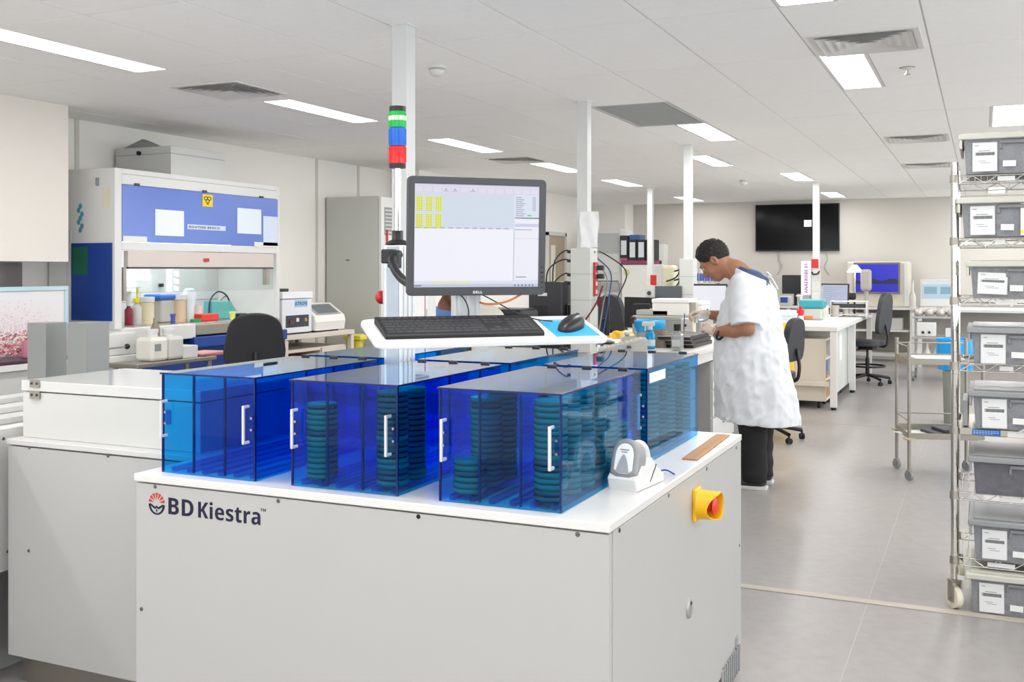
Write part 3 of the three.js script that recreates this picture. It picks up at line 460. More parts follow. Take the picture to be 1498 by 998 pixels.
{ // tray with keyboard, mouse and mat
  const pos = [-1.2426, 1.3559, -2.5657], place = (o) => { o.position.set(...pos); o.rotation.order = 'YXZ'; o.rotation.set(0.27, 0.7875, 0); return o; };
  const tray = place(thing('keyboard_tray', 'white tilted keyboard tray with rounded corners below the monitor', 'tray'));
  mesh('tray_plate', G.plate(0.66, 0.212, 0.03, 0.014, 0.003).rotateX(-Math.PI / 2).translate(0, -0.014, 0), mat('#dfdfdd', 0.3), tray);
  const kb = place(thing('keyboard', 'full size black keyboard lying on the white tilted tray', 'keyboard')), kx = -0.075, kz = 0.0;
  mesh('keyboard_base', G.ext([[-0.066, 0], [0.066, 0], [0.066, 0.007], [0.06, 0.011], [-0.06, 0.018], [-0.066, 0.016]], 0.442, 0.001).rotateY(-Math.PI / 2).translate(kx + 0.221, 0.001, kz).scale(1, 1, 1), mat('#101012', 0.6), kb);
  const keyMat = mat('#333337', 0.42), geos = {}; const key = (x, row, w, d = 0.0165) => {
    const id = w.toFixed(4) + d; geos[id] ||= new THREE.CylinderGeometry(1, 1, 1, 4); if (!geos[id].done) { geos[id] = G.rbox(w - 0.003, 0.005, d - 0.0028, 0.0014, 0, 0.0025, 0, 1); geos[id].done = true; }
    const z = -0.05 + row * 0.0186 + (row > 0 ? 0.004 : 0); const o = mesh('key', geos[id], keyMat, kb); o.position.set(kx - 0.213 + x, 0.0155 - (z + 0.055) * 0.052, kz + z); o.rotation.x = 0.055;
  };
  const u = 0.0185; for (let i = 0; i < 13; i++) key(0.009 + i * 0.0213, 0, 0.017, 0.013);
  [[1, ...Array(12).fill(1), 2], [1.5, ...Array(12).fill(1), 1.5], [1.75, ...Array(11).fill(1), 2.25], [1.25, ...Array(11).fill(1), 2.75], [1.25, 1.25, 1.25, 6.25, 1.25, 1.25, 1.25, 1.25]].forEach((ws, r) => { let x = 0; for (const k of ws) { key((x + k / 2) * u, r + 1, k * u); x += k; } });
  for (let c = 0; c < 3; c++) { key(0.292 + c * u, 0, u, 0.013); key(0.292 + c * u, 1, u); key(0.292 + c * u, 2, u); key(0.292 + c * u, 5, u); } key(0.292 + u, 4, u);
  for (let r = 1; r < 6; r++) for (let c = 0; c < 4; c++) key(0.358 + c * u, r, u);
  mesh('palm_edge', G.rbox(0.438, 0.004, 0.006, 0.002, kx, 0.009, kz + 0.063), mat('#2d2d30', 0.4), kb);
  const pad = place(thing('mouse_mat', 'small bright blue mouse mat on the white tray', 'mouse mat')); mesh('mat_sheet', G.box(0.13, 0.002, 0.15, 0.245, 0.001, 0.01), M.skyBlue, pad); mesh('mat_rim', G.box(0.13, 0.0025, 0.012, 0.245, 0.00125, 0.09), mat('#c9d3da', 0.4), pad); mesh('lettering', lettering('Laboratory', 0.06, 0.006, 0.0003).rotateX(-Math.PI / 2).translate(0.185, 0.0021, -0.05), M.paper, pad);
  const mouse = place(thing('computer_mouse', 'black computer mouse on the blue mat', 'mouse')); const mg = new THREE.SphereGeometry(1, 28, 18, 0, Math.PI * 2, 0, Math.PI / 2); { const p = mg.attributes.position; for (let i = 0; i < p.count; i++) { const x = p.getX(i), y = p.getY(i), z = p.getZ(i); p.setXYZ(i, x * 0.031 * (1 - 0.12 * (1 - z * z)), Math.pow(y, 0.7) * 0.036 * (1 - 0.22 * z), z * 0.056); } mg.computeVertexNormals(); }
  const mb = mesh('mouse_shell', mg, mat('#1b1b1e', 0.35), mouse); mb.position.set(0.25, 0.002, 0.012); mb.rotation.y = -0.95; mesh('mouse_seam', G.box(0.0015, 0.001, 0.05, 0, 0.0345, -0.016).rotateX(-0.18), M.black, mb); mesh('scroll_wheel', G.cyl(0.008, 0.006, 0, 0.031, -0.028, 'x', 16), M.darkGrey, mb);
  mesh('mouse_cord', G.tube([[0.205, 0.012, -0.02], [0.17, 0.006, -0.06], [0.12, 0.016, -0.1], [0.04, 0.05, -0.15], [-0.06, 0.085, -0.19]], 0.0018, 40, 6), M.black, mouse);
  mesh('keyboard_cord', G.tube([[-0.03, 0.012, -0.066], [-0.022, 0.03, -0.1], [-0.028, 0.05, -0.15], [-0.06, 0.055, -0.19], [-0.1, 0.07, -0.22]], 0.0022, 40, 6), M.black, kb);
  solo('orange_cable', 'orange cable drooping below the monitor', 'cable', G.tube([onZ(676, 431, -2.74), onZ(694, 440, -2.72), onZ(716, 445, -2.7), onZ(742, 441, -2.7), onZ(764, 430, -2.72)], 0.003, 40, 6), M.orange);
}

// ---------------------------------------------------------------- neighbouring modules of the automation line
{
  const t = thing('side_module', 'plain white cabinet module set back beside the lettered cabinet', 'cabinet'), x0 = -3.25, x1 = MX0 - 0.004, z0 = -2.7, z1 = -4.0;
  mesh('front_panel', G.rspan(x0, x1, 0.11, 0.875, z0, z0 - 0.02, 0.003), M.panel, t); mesh('carcass', G.span(x0 + 0.004, x1, 0.11, 0.876, z0 - 0.021, z1), M.panel, t);
  mesh('worktop', G.rspan(x0 - 0.004, x1, 0.88, 0.9, z0 + 0.004, z1, 0.003), mat('#cbc9c5', 0.3), t);
  mesh('plinth', G.span(x0 + 0.02, x1, 0, 0.11, z0 - 0.05, z1), M.dullSteel, t);
  for (const [u, v] of [[43, 655], [158, 667], [42, 806]]) screwOn(t, onZ(u, v, z0), 'z');
  const h = thing('hinged_box', 'low white hinged box with a glossy lid beside the empty blue case', 'box', [0, 0.9, 0]), bx0 = -3.235, bx1 = -2.4, bz0 = -2.752, bz1 = -3.26;
  mesh('box_body', G.rspan(bx0, bx1, 0, 0.168, bz0, bz1, 0.003), mat('#c6c5c1', 0.35), h);
  mesh('lid', G.rspan(bx0 - 0.004, bx1 + 0.004, 0.172, 0.21, bz0 + 0.004, bz1, 0.003), mat('#cdccc9', 0.12), h);
  const hx = onZ(53, 560, bz0)[0], hy = onZ(53, 568, bz0)[1] - 0.9;
  for (const d of [0.018, -0.024]) { const leaf = mesh('hinge', G.rbox(0.05, 0.03, 0.004, 0.001, hx, hy + d, bz0 + 0.007), M.dullSteel, h); for (const s of [-0.013, 0.013]) mesh('hinge_screw', G.cyl(0.005, 0.003, hx + s, hy + d, bz0 + 0.01, 'z', 12), M.darkGrey, leaf); }
  const s = thing('end_module', 'white cabinet module turned side-on at the end of the automation line', 'cabinet'), sx = -3.27;
  mesh('side_panel', G.rspan(sx - 0.02, sx, 0.11, 0.9, -1.2, -2.672, 0.003), M.panel, s); mesh('carcass', G.span(sx - 0.9, sx - 0.021, 0.11, 0.9, -1.2, -2.672), M.panel, s);
  mesh('worktop', G.rspan(sx - 0.9, sx + 0.002, 0.902, 0.92, -1.2, -2.675, 0.003), M.white, s); mesh('plinth', G.span(sx - 0.9, sx - 0.05, 0, 0.11, -1.2, -2.65), M.dullSteel, s);
  for (const [u, v] of [[5, 642], [11, 807]]) screwOn(s, onX(u, v, sx), 'x');
  const c = thing('conveyor_track', 'white flat plate conveyor track running away beside the hinged box', 'conveyor', [0, 0, 0]);
  mesh('track_bed', G.rspan(-4.1, -3.3, 0.4, 0.93, -2.69, -5.0, 0.004), M.white, c); for (const k of [0, 1, 2]) mesh('track_rail', G.rspan(-4.0 + k * 0.26, -3.9 + k * 0.26, 0.931, 0.955, -2.7, -5.0, 0.003), M.lightGrey, c);
  mesh('track_base', G.span(-4.0, -3.4, 0, 0.4, -2.75, -4.9), M.lightGrey, c);
  // two upright grey metal ducts behind the hinged box
  [[40, 67, 98], [98, 126, 160]].forEach(([a, b, d], i) => {
    const z = -3.42, xa = onZ(a, 500, z)[0], xb = onZ(b, 500, z)[0], zb = onX(d, 500, xb)[2], top = onZ(b, 473, z)[1];
    solo('metal_duct', 'upright grey sheet metal duct behind the hinged box, ' + ['nearer the stained sink screen', 'nearer the black knob lever'][i], 'duct', [G.rspan(xa, xb, 0, top - 0.9, z, Math.max(zb, z - 0.25), 0.002), G.span(xa - 0.004, xb + 0.004, 0, 0.012, z + 0.004, z - 0.25)], mat('#8b8e8c', 0.38, 0.3), [0, 0.9, 0], 0, 'grey ducts');
  });
}

// ---------------------------------------------------------------- sink bench under the bulkhead
{
  const t = thing('sink_bench', 'white wall bench with steel splashback below the bulkhead', 'bench'), fx = -5.7;
  mesh('worktop', G.rspan(WALL_L, fx, 0.86, 0.9, -2.4, -5.46, 0.004), M.white, t); mesh('apron', G.span(WALL_L + 0.05, fx - 0.03, 0.7, 0.858, -2.4, -5.44), M.lightGrey, t);
  mesh('lower_shelf', G.span(WALL_L + 0.05, fx - 0.03, 0.3, 0.33, -2.4, -5.44), M.tan, t);
  for (const z of [-2.5, -4.0, -5.4]) mesh('leg', G.rspan(fx - 0.08, fx - 0.03, 0, 0.858, z + 0.025, z - 0.025, 0.003), M.white, t);
  mesh('splashback', G.span(WALL_L, WALL_L + 0.012, 0.9, 1.57, -2.4, -5.6), M.dullSteel, t);
  // stained splash screen
  const z1 = onX(99, 450, -6.0)[2], s = thing('stained_splash_screen', 'clear splash screen speckled with pink and red stain above the sink', 'splash screen', [0, 0.9, 0]);
  const stain = printed(512, 256, (g, w, h) => {
    g.fillStyle = '#e2dfe0'; g.fillRect(0, 0, w, h);
    for (let i = 0; i < 1500; i++) { const x = w * (1 - (0.52 + 0.44 * rnd() * (0.5 + 0.5 * rnd()))), y = h * (0.12 + 0.88 * Math.sqrt(rnd())), low = y / h; g.fillStyle = low > 0.62 && rnd() < 0.8 ? ['#b9424c', '#6a1d2f', '#d96a72', '#2f1f29', '#c85a3c'][rnd() * 5 | 0] : ['#e8b7bd', '#dba3ad', '#f0d3d6', '#cdb7c2'][rnd() * 4 | 0]; g.globalAlpha = 0.25 + 0.5 * rnd(); g.beginPath(); g.ellipse(w - x, y, 1 + 7 * rnd() * rnd() * (0.4 + low), 1 + 5 * rnd() * rnd() * (0.4 + low), rnd() * 3, 0, 7); g.fill(); }
    g.globalAlpha = 1;
  }, 0.35);
  mesh('stained_panel', G.plane(1.3, 0.44).rotateY(Math.PI / 2).translate(-6.0, 0.25, z1 + 0.68), stain, s); mesh('panel_core', G.span(-6.006, -6.001, 0.03, 0.47, z1 + 0.03, z1 + 1.33), M.lightGrey, s);
  mesh('pale_blue_frame', [G.rspan(-6.012, -5.99, 0.47, 0.5, z1, z1 + 1.36, 0.003), G.rspan(-6.012, -5.99, 0, 0.47, z1, z1 + 0.03, 0.003)], mat('#b7d3dc', 0.4), s);
  for (let k = 0; k < 4; k++) solo('stain_jar', 'squat pink stained jar in front of the splash screen', 'jar', G.lathe([[0, 0], [0.035, 0], [0.04, 0.01], [0.04, 0.09], [0.03, 0.105], [0.028, 0.12], [0, 0.12]], 20), mat(['#d99aa8', '#c7788d', '#dcaab4', '#b96d86'][k], 0.4), [-5.82, 0.925, z1 + 0.18 + k * 0.105], 0, 'pink jars by the sink');
  solo('staining_tray', 'dark purple staining tray under the pink jars', 'tray', G.rbox(0.2, 0.025, 1.0, 0.006, 0, 0.0125, 0), mat('#43283c', 0.4), [-5.82, 0.9, z1 + 0.55]);
}

// ---------------------------------------------------------------- biological safety cabinet
const BX = -5.9, BZ0 = -5.835, BZ1 = -7.83, WS = 1.08;
const zAt = (u, x = BX) => onX(u, 400, x)[2], yAt = (u, v, x = BX) => onX(u, v, x)[1];
{
  const t = thing('safety_cabinet', 'large white biological safety cabinet with blue front panel and lit work space', 'safety cabinet');
  const bk = WALL_L + 0.02, top = 2.28;
  const bTop = yAt(178, 269), bBot = yAt(178, 354);
  mesh('side_wall', G.rspan(bk, BX, WS - 0.1, top, BZ0, BZ0 - 0.07, 0.004), M.white, t); mesh('side_wall', G.rspan(bk, BX, WS - 0.1, top, BZ1 + 0.05, BZ1, 0.004), M.white, t);
  mesh('roof', G.rspan(bk, BX, top - 0.04, top, BZ0 - 0.07, BZ1 + 0.05, 0.004), M.white, t); mesh('upper_box', G.span(bk, BX - 0.02, bBot + 0.02, top - 0.041, BZ0 - 0.071, BZ1 + 0.051), M.white, t);
  mesh('front_rail', [G.rspan(BX - 0.02, BX, bTop, top - 0.041, BZ0 - 0.071, BZ1 + 0.051, 0.003), G.rspan(BX - 0.02, BX, bBot - 0.06, bBot, BZ0 - 0.071, BZ1 + 0.051, 0.003)], M.white, t);
  const blue = mesh('blue_front_panel', G.rspan(BX - 0.012, BX + 0.004, bBot + 0.002, bTop - 0.002, zAt(178), zAt(406), 0.002), mat('#2f5fc0', 0.3, 0, { clearcoat: 1, clearcoatRoughness: 0.22 }), t); blue.userData.label = 'glossy blue upper front panel';
  const beamT = yAt(190, 367), beamB = yAt(190, 391);
  mesh('sash_beam', G.rspan(BX - 0.05, BX - 0.004, beamB, beamT, zAt(188), zAt(401), 0.004), mat('#cfc2bb', 0.4, 0.25), t); mesh('sash_lip', G.span(BX - 0.045, BX - 0.008, beamB - 0.012, beamB, zAt(190), zAt(401)), M.darkGrey, t);
  mesh('sash_glass', G.span(BX - 0.036, BX - 0.03, beamB - 0.2, beamB - 0.012, BZ0 - 0.075, BZ1 + 0.055), M.clear, t);
  mesh('track', [G.span(BX - 0.05, BX - 0.01, WS + 0.2, beamB, zAt(182), zAt(182) - 0.03), G.span(BX - 0.05, BX - 0.01, WS + 0.3, beamB, zAt(391), zAt(391) - 0.05)], M.dullSteel, t);
  mesh('back_liner', [G.span(bk + 0.001, bk + 0.01, WS, bBot + 0.019, BZ0 - 0.071, -6.78), G.span(bk + 0.001, bk + 0.01, WS, bBot + 0.019, -6.786, BZ1 + 0.051)], mat('#d9dcdb', 0.3, 0.2), t);
  mesh('liner_seam', [G.span(bk + 0.01, bk + 0.013, 1.36, 1.366, BZ0 - 0.08, -6.78), G.span(bk + 0.01, bk + 0.013, 1.24, 1.244, BZ0 - 0.08, BZ1 + 0.06)], M.midGrey, t);
  mesh('work_surface', G.rspan(bk, BX + 0.02, WS - 0.03, WS, BZ0 - 0.071, BZ1 + 0.051, 0.004), M.steel, t);
  mesh('front_sill', G.rspan(BX, BX + 0.07, WS - 0.1, WS - 0.012, zAt(278), BZ1 + 0.06, 0.008), M.dullSteel, t); mesh('front_ledge', G.rspan(BX, BX + 0.07, WS - 0.12, WS - 0.005, BZ0, zAt(277), 0.006), M.white, t);
  mesh('blue_bumper', G.rspan(BX + 0.02, BX + 0.09, WS - 0.2, WS - 0.11, zAt(272), zAt(409), 0.01), M.blueVinyl, t);
  const base = mesh('base_skirt', G.span(bk + 0.1, BX - 0.04, 0.12, WS - 0.12, BZ0 - 0.05, BZ1 + 0.06), M.blueVinyl, t);
  mesh('stand', [G.span(bk + 0.05, BX - 0.02, 0, WS - 0.12, BZ0 - 0.001, BZ0 - 0.05), G.span(bk + 0.05, BX - 0.02, 0, WS - 0.12, BZ1 + 0.05, BZ1)], M.white, t);
  // left end: blue service door, notice, hook
  const zs = BZ0 + 0.004, e = (u, v) => onZ(u, v, zs), d0 = e(105, 356), d1 = e(164, 470);
  mesh('blue_end_door', G.rspan(d0[0], d1[0], d1[1], d0[1], BZ0 + 0.01, BZ0, 0.002), mat('#0d3a8c', 0.4), t); mesh('door_edge', G.rspan(d0[0] - 0.05, d0[0] - 0.006, d1[1] - 0.1, d0[1] + 0.1, BZ0 + 0.012, BZ0, 0.003), M.lightGrey, t);
  const n0 = e(107, 361), n1 = e(129, 402); mesh('green_notice', G.span(n0[0], n1[0], n1[1], n0[1], BZ0 + 0.0102, BZ0 + 0.0115), mat('#0f5f4b', 0.6), t);
  const s0 = e(112, 292), s1 = e(133, 342); mesh('blossom_sticker', [0, 1, 2, 3, 4, 5, 6].map((k) => G.sph(0.018, s0[0] + 0.035 + 0.02 * Math.sin(k * 2.1), s1[1] + 0.03 + k * 0.03, BZ0 + 0.001, 1, 1.2, 0.1, 10)), mat('#4f9ab0', 0.6), t);
  const hk = e(143, 266); mesh('hook', G.rbox(0.02, 0.06, 0.02, 0.004, hk[0], hk[1], BZ0 + 0.01), M.midGrey, t); const pp = e(157, 287); mesh('yellowed_card', G.span(pp[0] - 0.05, pp[0] + 0.03, pp[1] - 0.09, pp[1] + 0.06, BZ0, BZ0 + 0.0015), mat('#ddd6c2', 0.8), t);
  // notices stuck on the blue panel
  const pb = BX + 0.005, stick = (name, u0, v0, u1, v1, m, label) => { const a = onX(u0, v0, pb), b = onX(u1, v1, pb); const o = mesh(name, G.span(pb, pb + 0.0015, b[1], a[1], a[2], b[2]), m, t); if (label) o.userData.label = label; return o; };
  stick('yellow_hazard_sticker', 296, 284, 311, 303, printed(64, 80, (g, w, h) => { g.fillStyle = '#f0cf25'; g.fillRect(0, 0, w, h); g.strokeStyle = '#222'; g.lineWidth = 5; for (const [x, y] of [[22, 26], [42, 26], [32, 44]]) { g.beginPath(); g.arc(x, y, 11, 0, 7); g.stroke(); } g.fillStyle = '#222'; g.fillRect(26, 60, 14, 6); }), 'yellow biohazard sticker');
  stick('plastic_sleeve', 227, 306, 269, 346, mat('#e3e8ee', 0.3)); stick('plastic_sleeve', 347, 304, 382, 343, mat('#dfe5ee', 0.3)); stick('plastic_sleeve', 385, 316, 406, 360, mat('#cfd9ea', 0.3)); stick('white_label', 180, 345, 215, 355, M.paper); stick('white_label', 372, 354, 406, 362, M.paper);
  stick('lettered_strip', 274, 328, 330, 338, printed(256, 40, (g, w, h) => { g.fillStyle = '#cfd8ec'; g.fillRect(0, 0, w, h); g.fillStyle = '#222'; g.font = 'bold 26px sans-serif'; g.fillText('ROUTINE BENCH', 8, 30); }));
  stick('red_indicator', 299, 378, 306, 383, M.red);
  for (const u of [200, 299, 382]) { const q = onX(u, 268 + (u - 178) * 0.1, pb); mesh('panel_clip', G.rbox(0.012, 0.02, 0.05, 0.003, pb + 0.004, q[1], q[2]), M.darkGrey, t); }
  const sock = onX(342, 411, bk + 0.012); mesh('wall_socket', G.rbox(0.03, 0.09, 0.14, 0.006, bk + 0.026, sock[1], sock[2]), mat('#e8e7d8', 0.5), t); const pc = onX(215, 414, bk + 0.012); mesh('taped_sheet', G.span(bk + 0.011, bk + 0.0125, pc[1] - 0.08, pc[1] + 0.08, pc[2] + 0.2, pc[2] - 0.06), M.paper, t); mesh('air_tap', G.rbox(0.04, 0.03, 0.03, 0.006, bk + 0.03, 1.38, zAt(232, bk)), M.black, t);
  for (const [u, v] of [[275, 429], [355, 447]]) { const q = onX(u, v, bk + 0.012); mesh('tap_nub', G.rbox(0.03, 0.02, 0.07, 0.006, bk + 0.026, q[1], q[2]), M.dullSteel, t); }
  // strip lamp under the canopy
  const lamp = mesh('strip_lamp', G.rspan(bk + 0.25, bk + 0.31, bBot - 0.005, bBot + 0.018, -6.1, -7.6, 0.004), new THREE.MeshPhysicalMaterial({ color: '#fff', emissive: '#f4fbff', emissiveIntensity: 2.5 }), t);
  const l = new THREE.RectAreaLight(new THREE.Color().setRGB(0.93, 0.98, 1), 14, 0.06, 1.45); l.rotation.x = -Math.PI / 2; l.position.set(bk + 0.28, bBot - 0.012, -6.85); l.name = 'work_light'; t.add(l);
  mesh('socket_cord', G.tube([[bk + 0.045, sock[1] - 0.05, sock[2]], [bk + 0.06, sock[1] - 0.14, sock[2] + 0.03], [bk + 0.1, 1.27, zAt(318, bk)], [bk + 0.14, 1.2, zAt(303, bk)], [bk + 0.16, 1.13, zAt(299, bk)]], 0.007, 40, 8), M.midGrey, t);
  // filter box on the roof
  const rx = -5.97, r0 = onX(250, 213, rx), r1 = onX(328, 227, rx), f = thing('filter_box', 'grey and white filter box standing on top of the safety cabinet', 'filter box', [0, top, 0]), rh = r0[1] - top;
  mesh('box_body', G.rspan(-6.56, rx, 0, rh, r0[2], r1[2], 0.003), mat('#c9c8c4', 0.45), f); mesh('front_seam', G.span(-6.56, rx + 0.002, rh * 0.74, rh * 0.76, r0[2] + 0.002, r1[2]), M.midGrey, f); mesh('black_knob', G.cyl(0.018, 0.02, -6.3, rh * 0.8, r0[2] + 0.01, 'z', 16), M.black, f);
  mesh('lid_flap', G.ext([[0, 0], [0.4, 0], [0.22, 0.07]], 0.04).translate(-6.5, rh, r0[2] - 0.05), M.midGrey, f);
}
{ // things standing in the safety cabinet
  const at = (u, x) => [x, WS, zAt(u, x)];
  const bottle = (r, h, neck = 0.5) => G.lathe([[0, 0], [r, 0], [r, h * 0.7], [r * neck, h * 0.82], [r * neck, h * 0.9], [0, h * 0.9]], 18);
  let t = thing('wash_bottle', 'white plastic wash bottle with a yellow cap and spout in the safety cabinet', 'bottle', at(201, -6.15)); mesh('bottle_body', bottle(0.05, 0.2), M.white, t); mesh('yellow_cap', [G.cyl(0.035, 0.035, 0, 0.19, 0), G.cyl(0.01, 0.09, 0, 0.25, 0)], mat('#eee23c', 0.4), t);
  t = thing('reagent_bottle', 'dark red reagent bottle with a white pump beside the wash bottle', 'bottle', at(188, -6.15)); mesh('bottle_body', bottle(0.03, 0.17), mat('#8f2338', 0.35), t); mesh('white_pump', [G.cyl(0.02, 0.1, 0, 0.2, 0), G.rbox(0.03, 0.04, 0.06, 0.01, 0, 0.26, 0.01)], M.white, t);
  [[215, -6.1, 0.055, 0.22, '#ddcfae', 'cream filled jar with a white screw lid beside the wash bottle'], [262, -6.12, 0.055, 0.23, '#dcbfa0', 'peach filled jar with a white screw lid beside the steel canister']].forEach(([u, x, r, h, c, l]) => { const j = thing('screw_jar', l, 'jar', at(u, x)); mesh('jar_body', G.cyl(r, h * 0.8, 0, h * 0.4, 0, 'y', 22), mat(c, 0.4), j); mesh('screw_lid', G.cyl(r * 1.08, h * 0.18, 0, h * 0.9, 0, 'y', 22), M.white, j); });
  t = thing('clear_canister', 'clear plastic canister with blue lid film in the safety cabinet', 'container', at(238, -6.2)); mesh('canister_body', G.rbox(0.16, 0.19, 0.2, 0.02, 0, 0.095, 0), mat('#bfbcb6', 0.3), t); mesh('blue_film', G.rbox(0.19, 0.045, 0.26, 0.02, 0, 0.212, 0), mat('#2a6fcf', 0.35), t);
  t = thing('glove_roll', 'tall translucent white bag roll standing in the safety cabinet', 'bag roll', at(277, -6.1)); mesh('roll_body', G.lathe([[0, 0], [0.04, 0], [0.042, 0.12], [0.055, 0.2], [0.052, 0.26], [0.03, 0.28], [0, 0.275]], 18), mat('#e6ebf2', 0.3), t);
  t = thing('cup', 'small white cup with green band beside the bag roll', 'cup', at(289, -6.12)); mesh('cup_body', G.lathe([[0, 0], [0.035, 0], [0.045, 0.13], [0.042, 0.13], [0.033, 0.005], [0, 0.005]], 20), M.white, t); mesh('green_band', G.cyl(0.0395, 0.02, 0, 0.03, 0, 'y', 20), mat('#2c9a63', 0.5), t);
  solo('red_rack', 'low red plastic tube rack on the cabinet work surface', 'rack', [G.rbox(0.12, 0.06, 0.22, 0.008, 0, 0.03, 0)], mat('#dd3b2f', 0.45), at(300, -6.05)); solo('green_lid', 'small green lid in front of the red rack', 'lid', G.cyl(0.045, 0.025, 0, 0.0125, 0, 'y', 18), mat('#1f9c58', 0.45), at(286, -5.97));
  t = thing('vortex_mixer', 'small teal bench instrument with a looped cord in the safety cabinet', 'instrument', at(321, -6.2)); mesh('mixer_body', G.ext([[-0.12, 0], [0.12, 0], [0.13, 0.06], [0.06, 0.14], [-0.11, 0.14]], 0.14, 0.008).translate(0, 0.008, -0.07).rotateY(Math.PI / 2), mat('#5fb0ae', 0.4), t); mesh('cord_loop', G.tube([[0, 0.05, 0.14], [0, 0.17, 0.12], [0, 0.24, 0.02], [0, 0.2, -0.1], [0, 0.06, -0.17]], 0.007, 30, 8), mat('#274a55', 0.5), t);
  solo('yellow_pot', 'tiny white pot with yellow lid at the cabinet front', 'pot', [G.cyl(0.02, 0.05, 0, 0.025, 0), G.cyl(0.03, 0.02, 0, 0.06, 0)], mat('#e6e17c', 0.45), at(340, -5.99)); solo('small_black_adapter', 'small black power adapter near the work surface end', 'adapter', G.rbox(0.06, 0.04, 0.1, 0.006, 0, 0.02, 0), M.darkGrey, at(352, -6.15));
  solo('blue_cap_vial', 'small white vial with a blue cap at the cabinet ledge', 'vial', [G.cyl(0.018, 0.06, 0, 0.03, 0), G.cyl(0.022, 0.02, 0, 0.07, 0)], mat('#4650a8', 0.4), at(253, -5.95));
}
{ // steel side table with jugs in front of the cabinet
  const x0 = -5.61, x1 = -5.33, z0 = zAt(206, -5.3), z1 = zAt(322, -5.3), h = 0.86, t = thing('steel_side_table', 'small stainless steel table in front of the safety cabinet', 'table');
  mesh('table_top', G.rspan(x0, x1, h - 0.03, h, z0, z1, 0.006), M.dullSteel, t); for (const [x, z] of [[x1 - 0.03, z0 - 0.05], [x1 - 0.03, z1 + 0.05], [x0 + 0.03, z0 - 0.05], [x0 + 0.03, z1 + 0.05]]) mesh('leg', G.cyl(0.016, h - 0.03, x, (h - 0.03) / 2, z), M.dullSteel, t);
  [[216, 0.17, 'square white plastic jug with printed front on the steel side table'], [240, 0.16, 'clear square plastic jug beside the white printed jug']].forEach(([u, s, l], i) => { const z = zAt(u, -5.5), j = thing('plastic_jug', l, 'jug', [-5.46, h, z]); mesh('jug_body', G.rbox(0.17, 0.17, s, 0.03, 0, 0.085, 0), mat(i ? '#cfcdc6' : '#e0ded6', 0.35), j); mesh('jug_neck', [G.cyl(0.04, 0.04, 0, 0.185, 0), G.cyl(0.045, 0.025, 0, 0.215, 0)], M.white, j); if (!i) mesh('printed_mark', G.box(0.002, 0.05, 0.06, 0.086, 0.1, 0.03), M.midGrey, j); });
  solo('tall_flask', 'slim grey flask standing behind the white jug', 'flask', G.lathe([[0, 0], [0.035, 0], [0.035, 0.22], [0.015, 0.27], [0.015, 0.3], [0, 0.3]], 16), mat('#8d8577', 0.35), [-5.585, h, zAt(228, -5.58)]);
  solo('white_carton', 'small white carton between the jugs and the red folders', 'carton', G.rbox(0.14, 0.09, 0.16, 0.004, 0, 0.045, 0), M.white, [-5.46, h, zAt(262, -5.5)]); for (let k = 0; k < 2; k++) solo('pink_folder', 'flat pink and red folder lying on the steel side table', 'folder', G.rbox(0.2, 0.012, 0.3, 0.002, 0, 0.006, 0), mat(k ? '#d9a49d' : '#c8706a', 0.6), [-5.47, h + 0.013 * k, zAt(296, -5.5) + 0.02 * k], 0.1 * k, 'folders on the steel table');
  // white sealer with black knob lever
  const s = thing('lever_sealer', 'white bench unit with a thin lever ending in a black knob', 'instrument'), sx = -5.66, za = Math.min(zAt(150, sx), -5.47), zb = zAt(200, sx); mesh('unit_body', G.rspan(-6.1, sx, 0.9, yAt(180, 487, sx), za, zb, 0.01), M.white, s); mesh('unit_base', G.rspan(-6.15, sx + 0.02, 0.76, 0.9, za, zb, 0.01), M.white, s); mesh('unit_leg', [G.span(sx - 0.03, sx + 0.01, 0, 0.76, zb + 0.03, zb), G.span(sx - 0.03, sx + 0.01, 0, 0.76, za, za - 0.03), G.span(-6.1, -6.06, 0, 0.76, zb + 0.03, zb), G.span(-6.1, -6.06, 0, 0.76, za, za - 0.03)], M.white, s);
  const la = onX(160, 510, sx + 0.04), lb = onX(186, 507, sx + 0.04); mesh('lever', [G.bar(la, lb, 0.006)], M.midGrey, s); mesh('black_knob', G.sph(0.02, ...lb), M.black, s); const yb = onX(172, 540, sx); solo('yellow_carton', 'yellow carton on the shelf below the lever unit', 'carton', G.rbox(0.16, 0.1, 0.16, 0.004, 0, 0.05, 0), mat('#e2a91f', 0.5), [sx - 0.1, 0.6, yb[2]]);
  solo('carton_shelf', 'white shelf board carrying the yellow carton', 'shelf', G.rspan(-6.05, sx - 0.032, 0.57, 0.6, za, zb, 0.003), M.white);
}
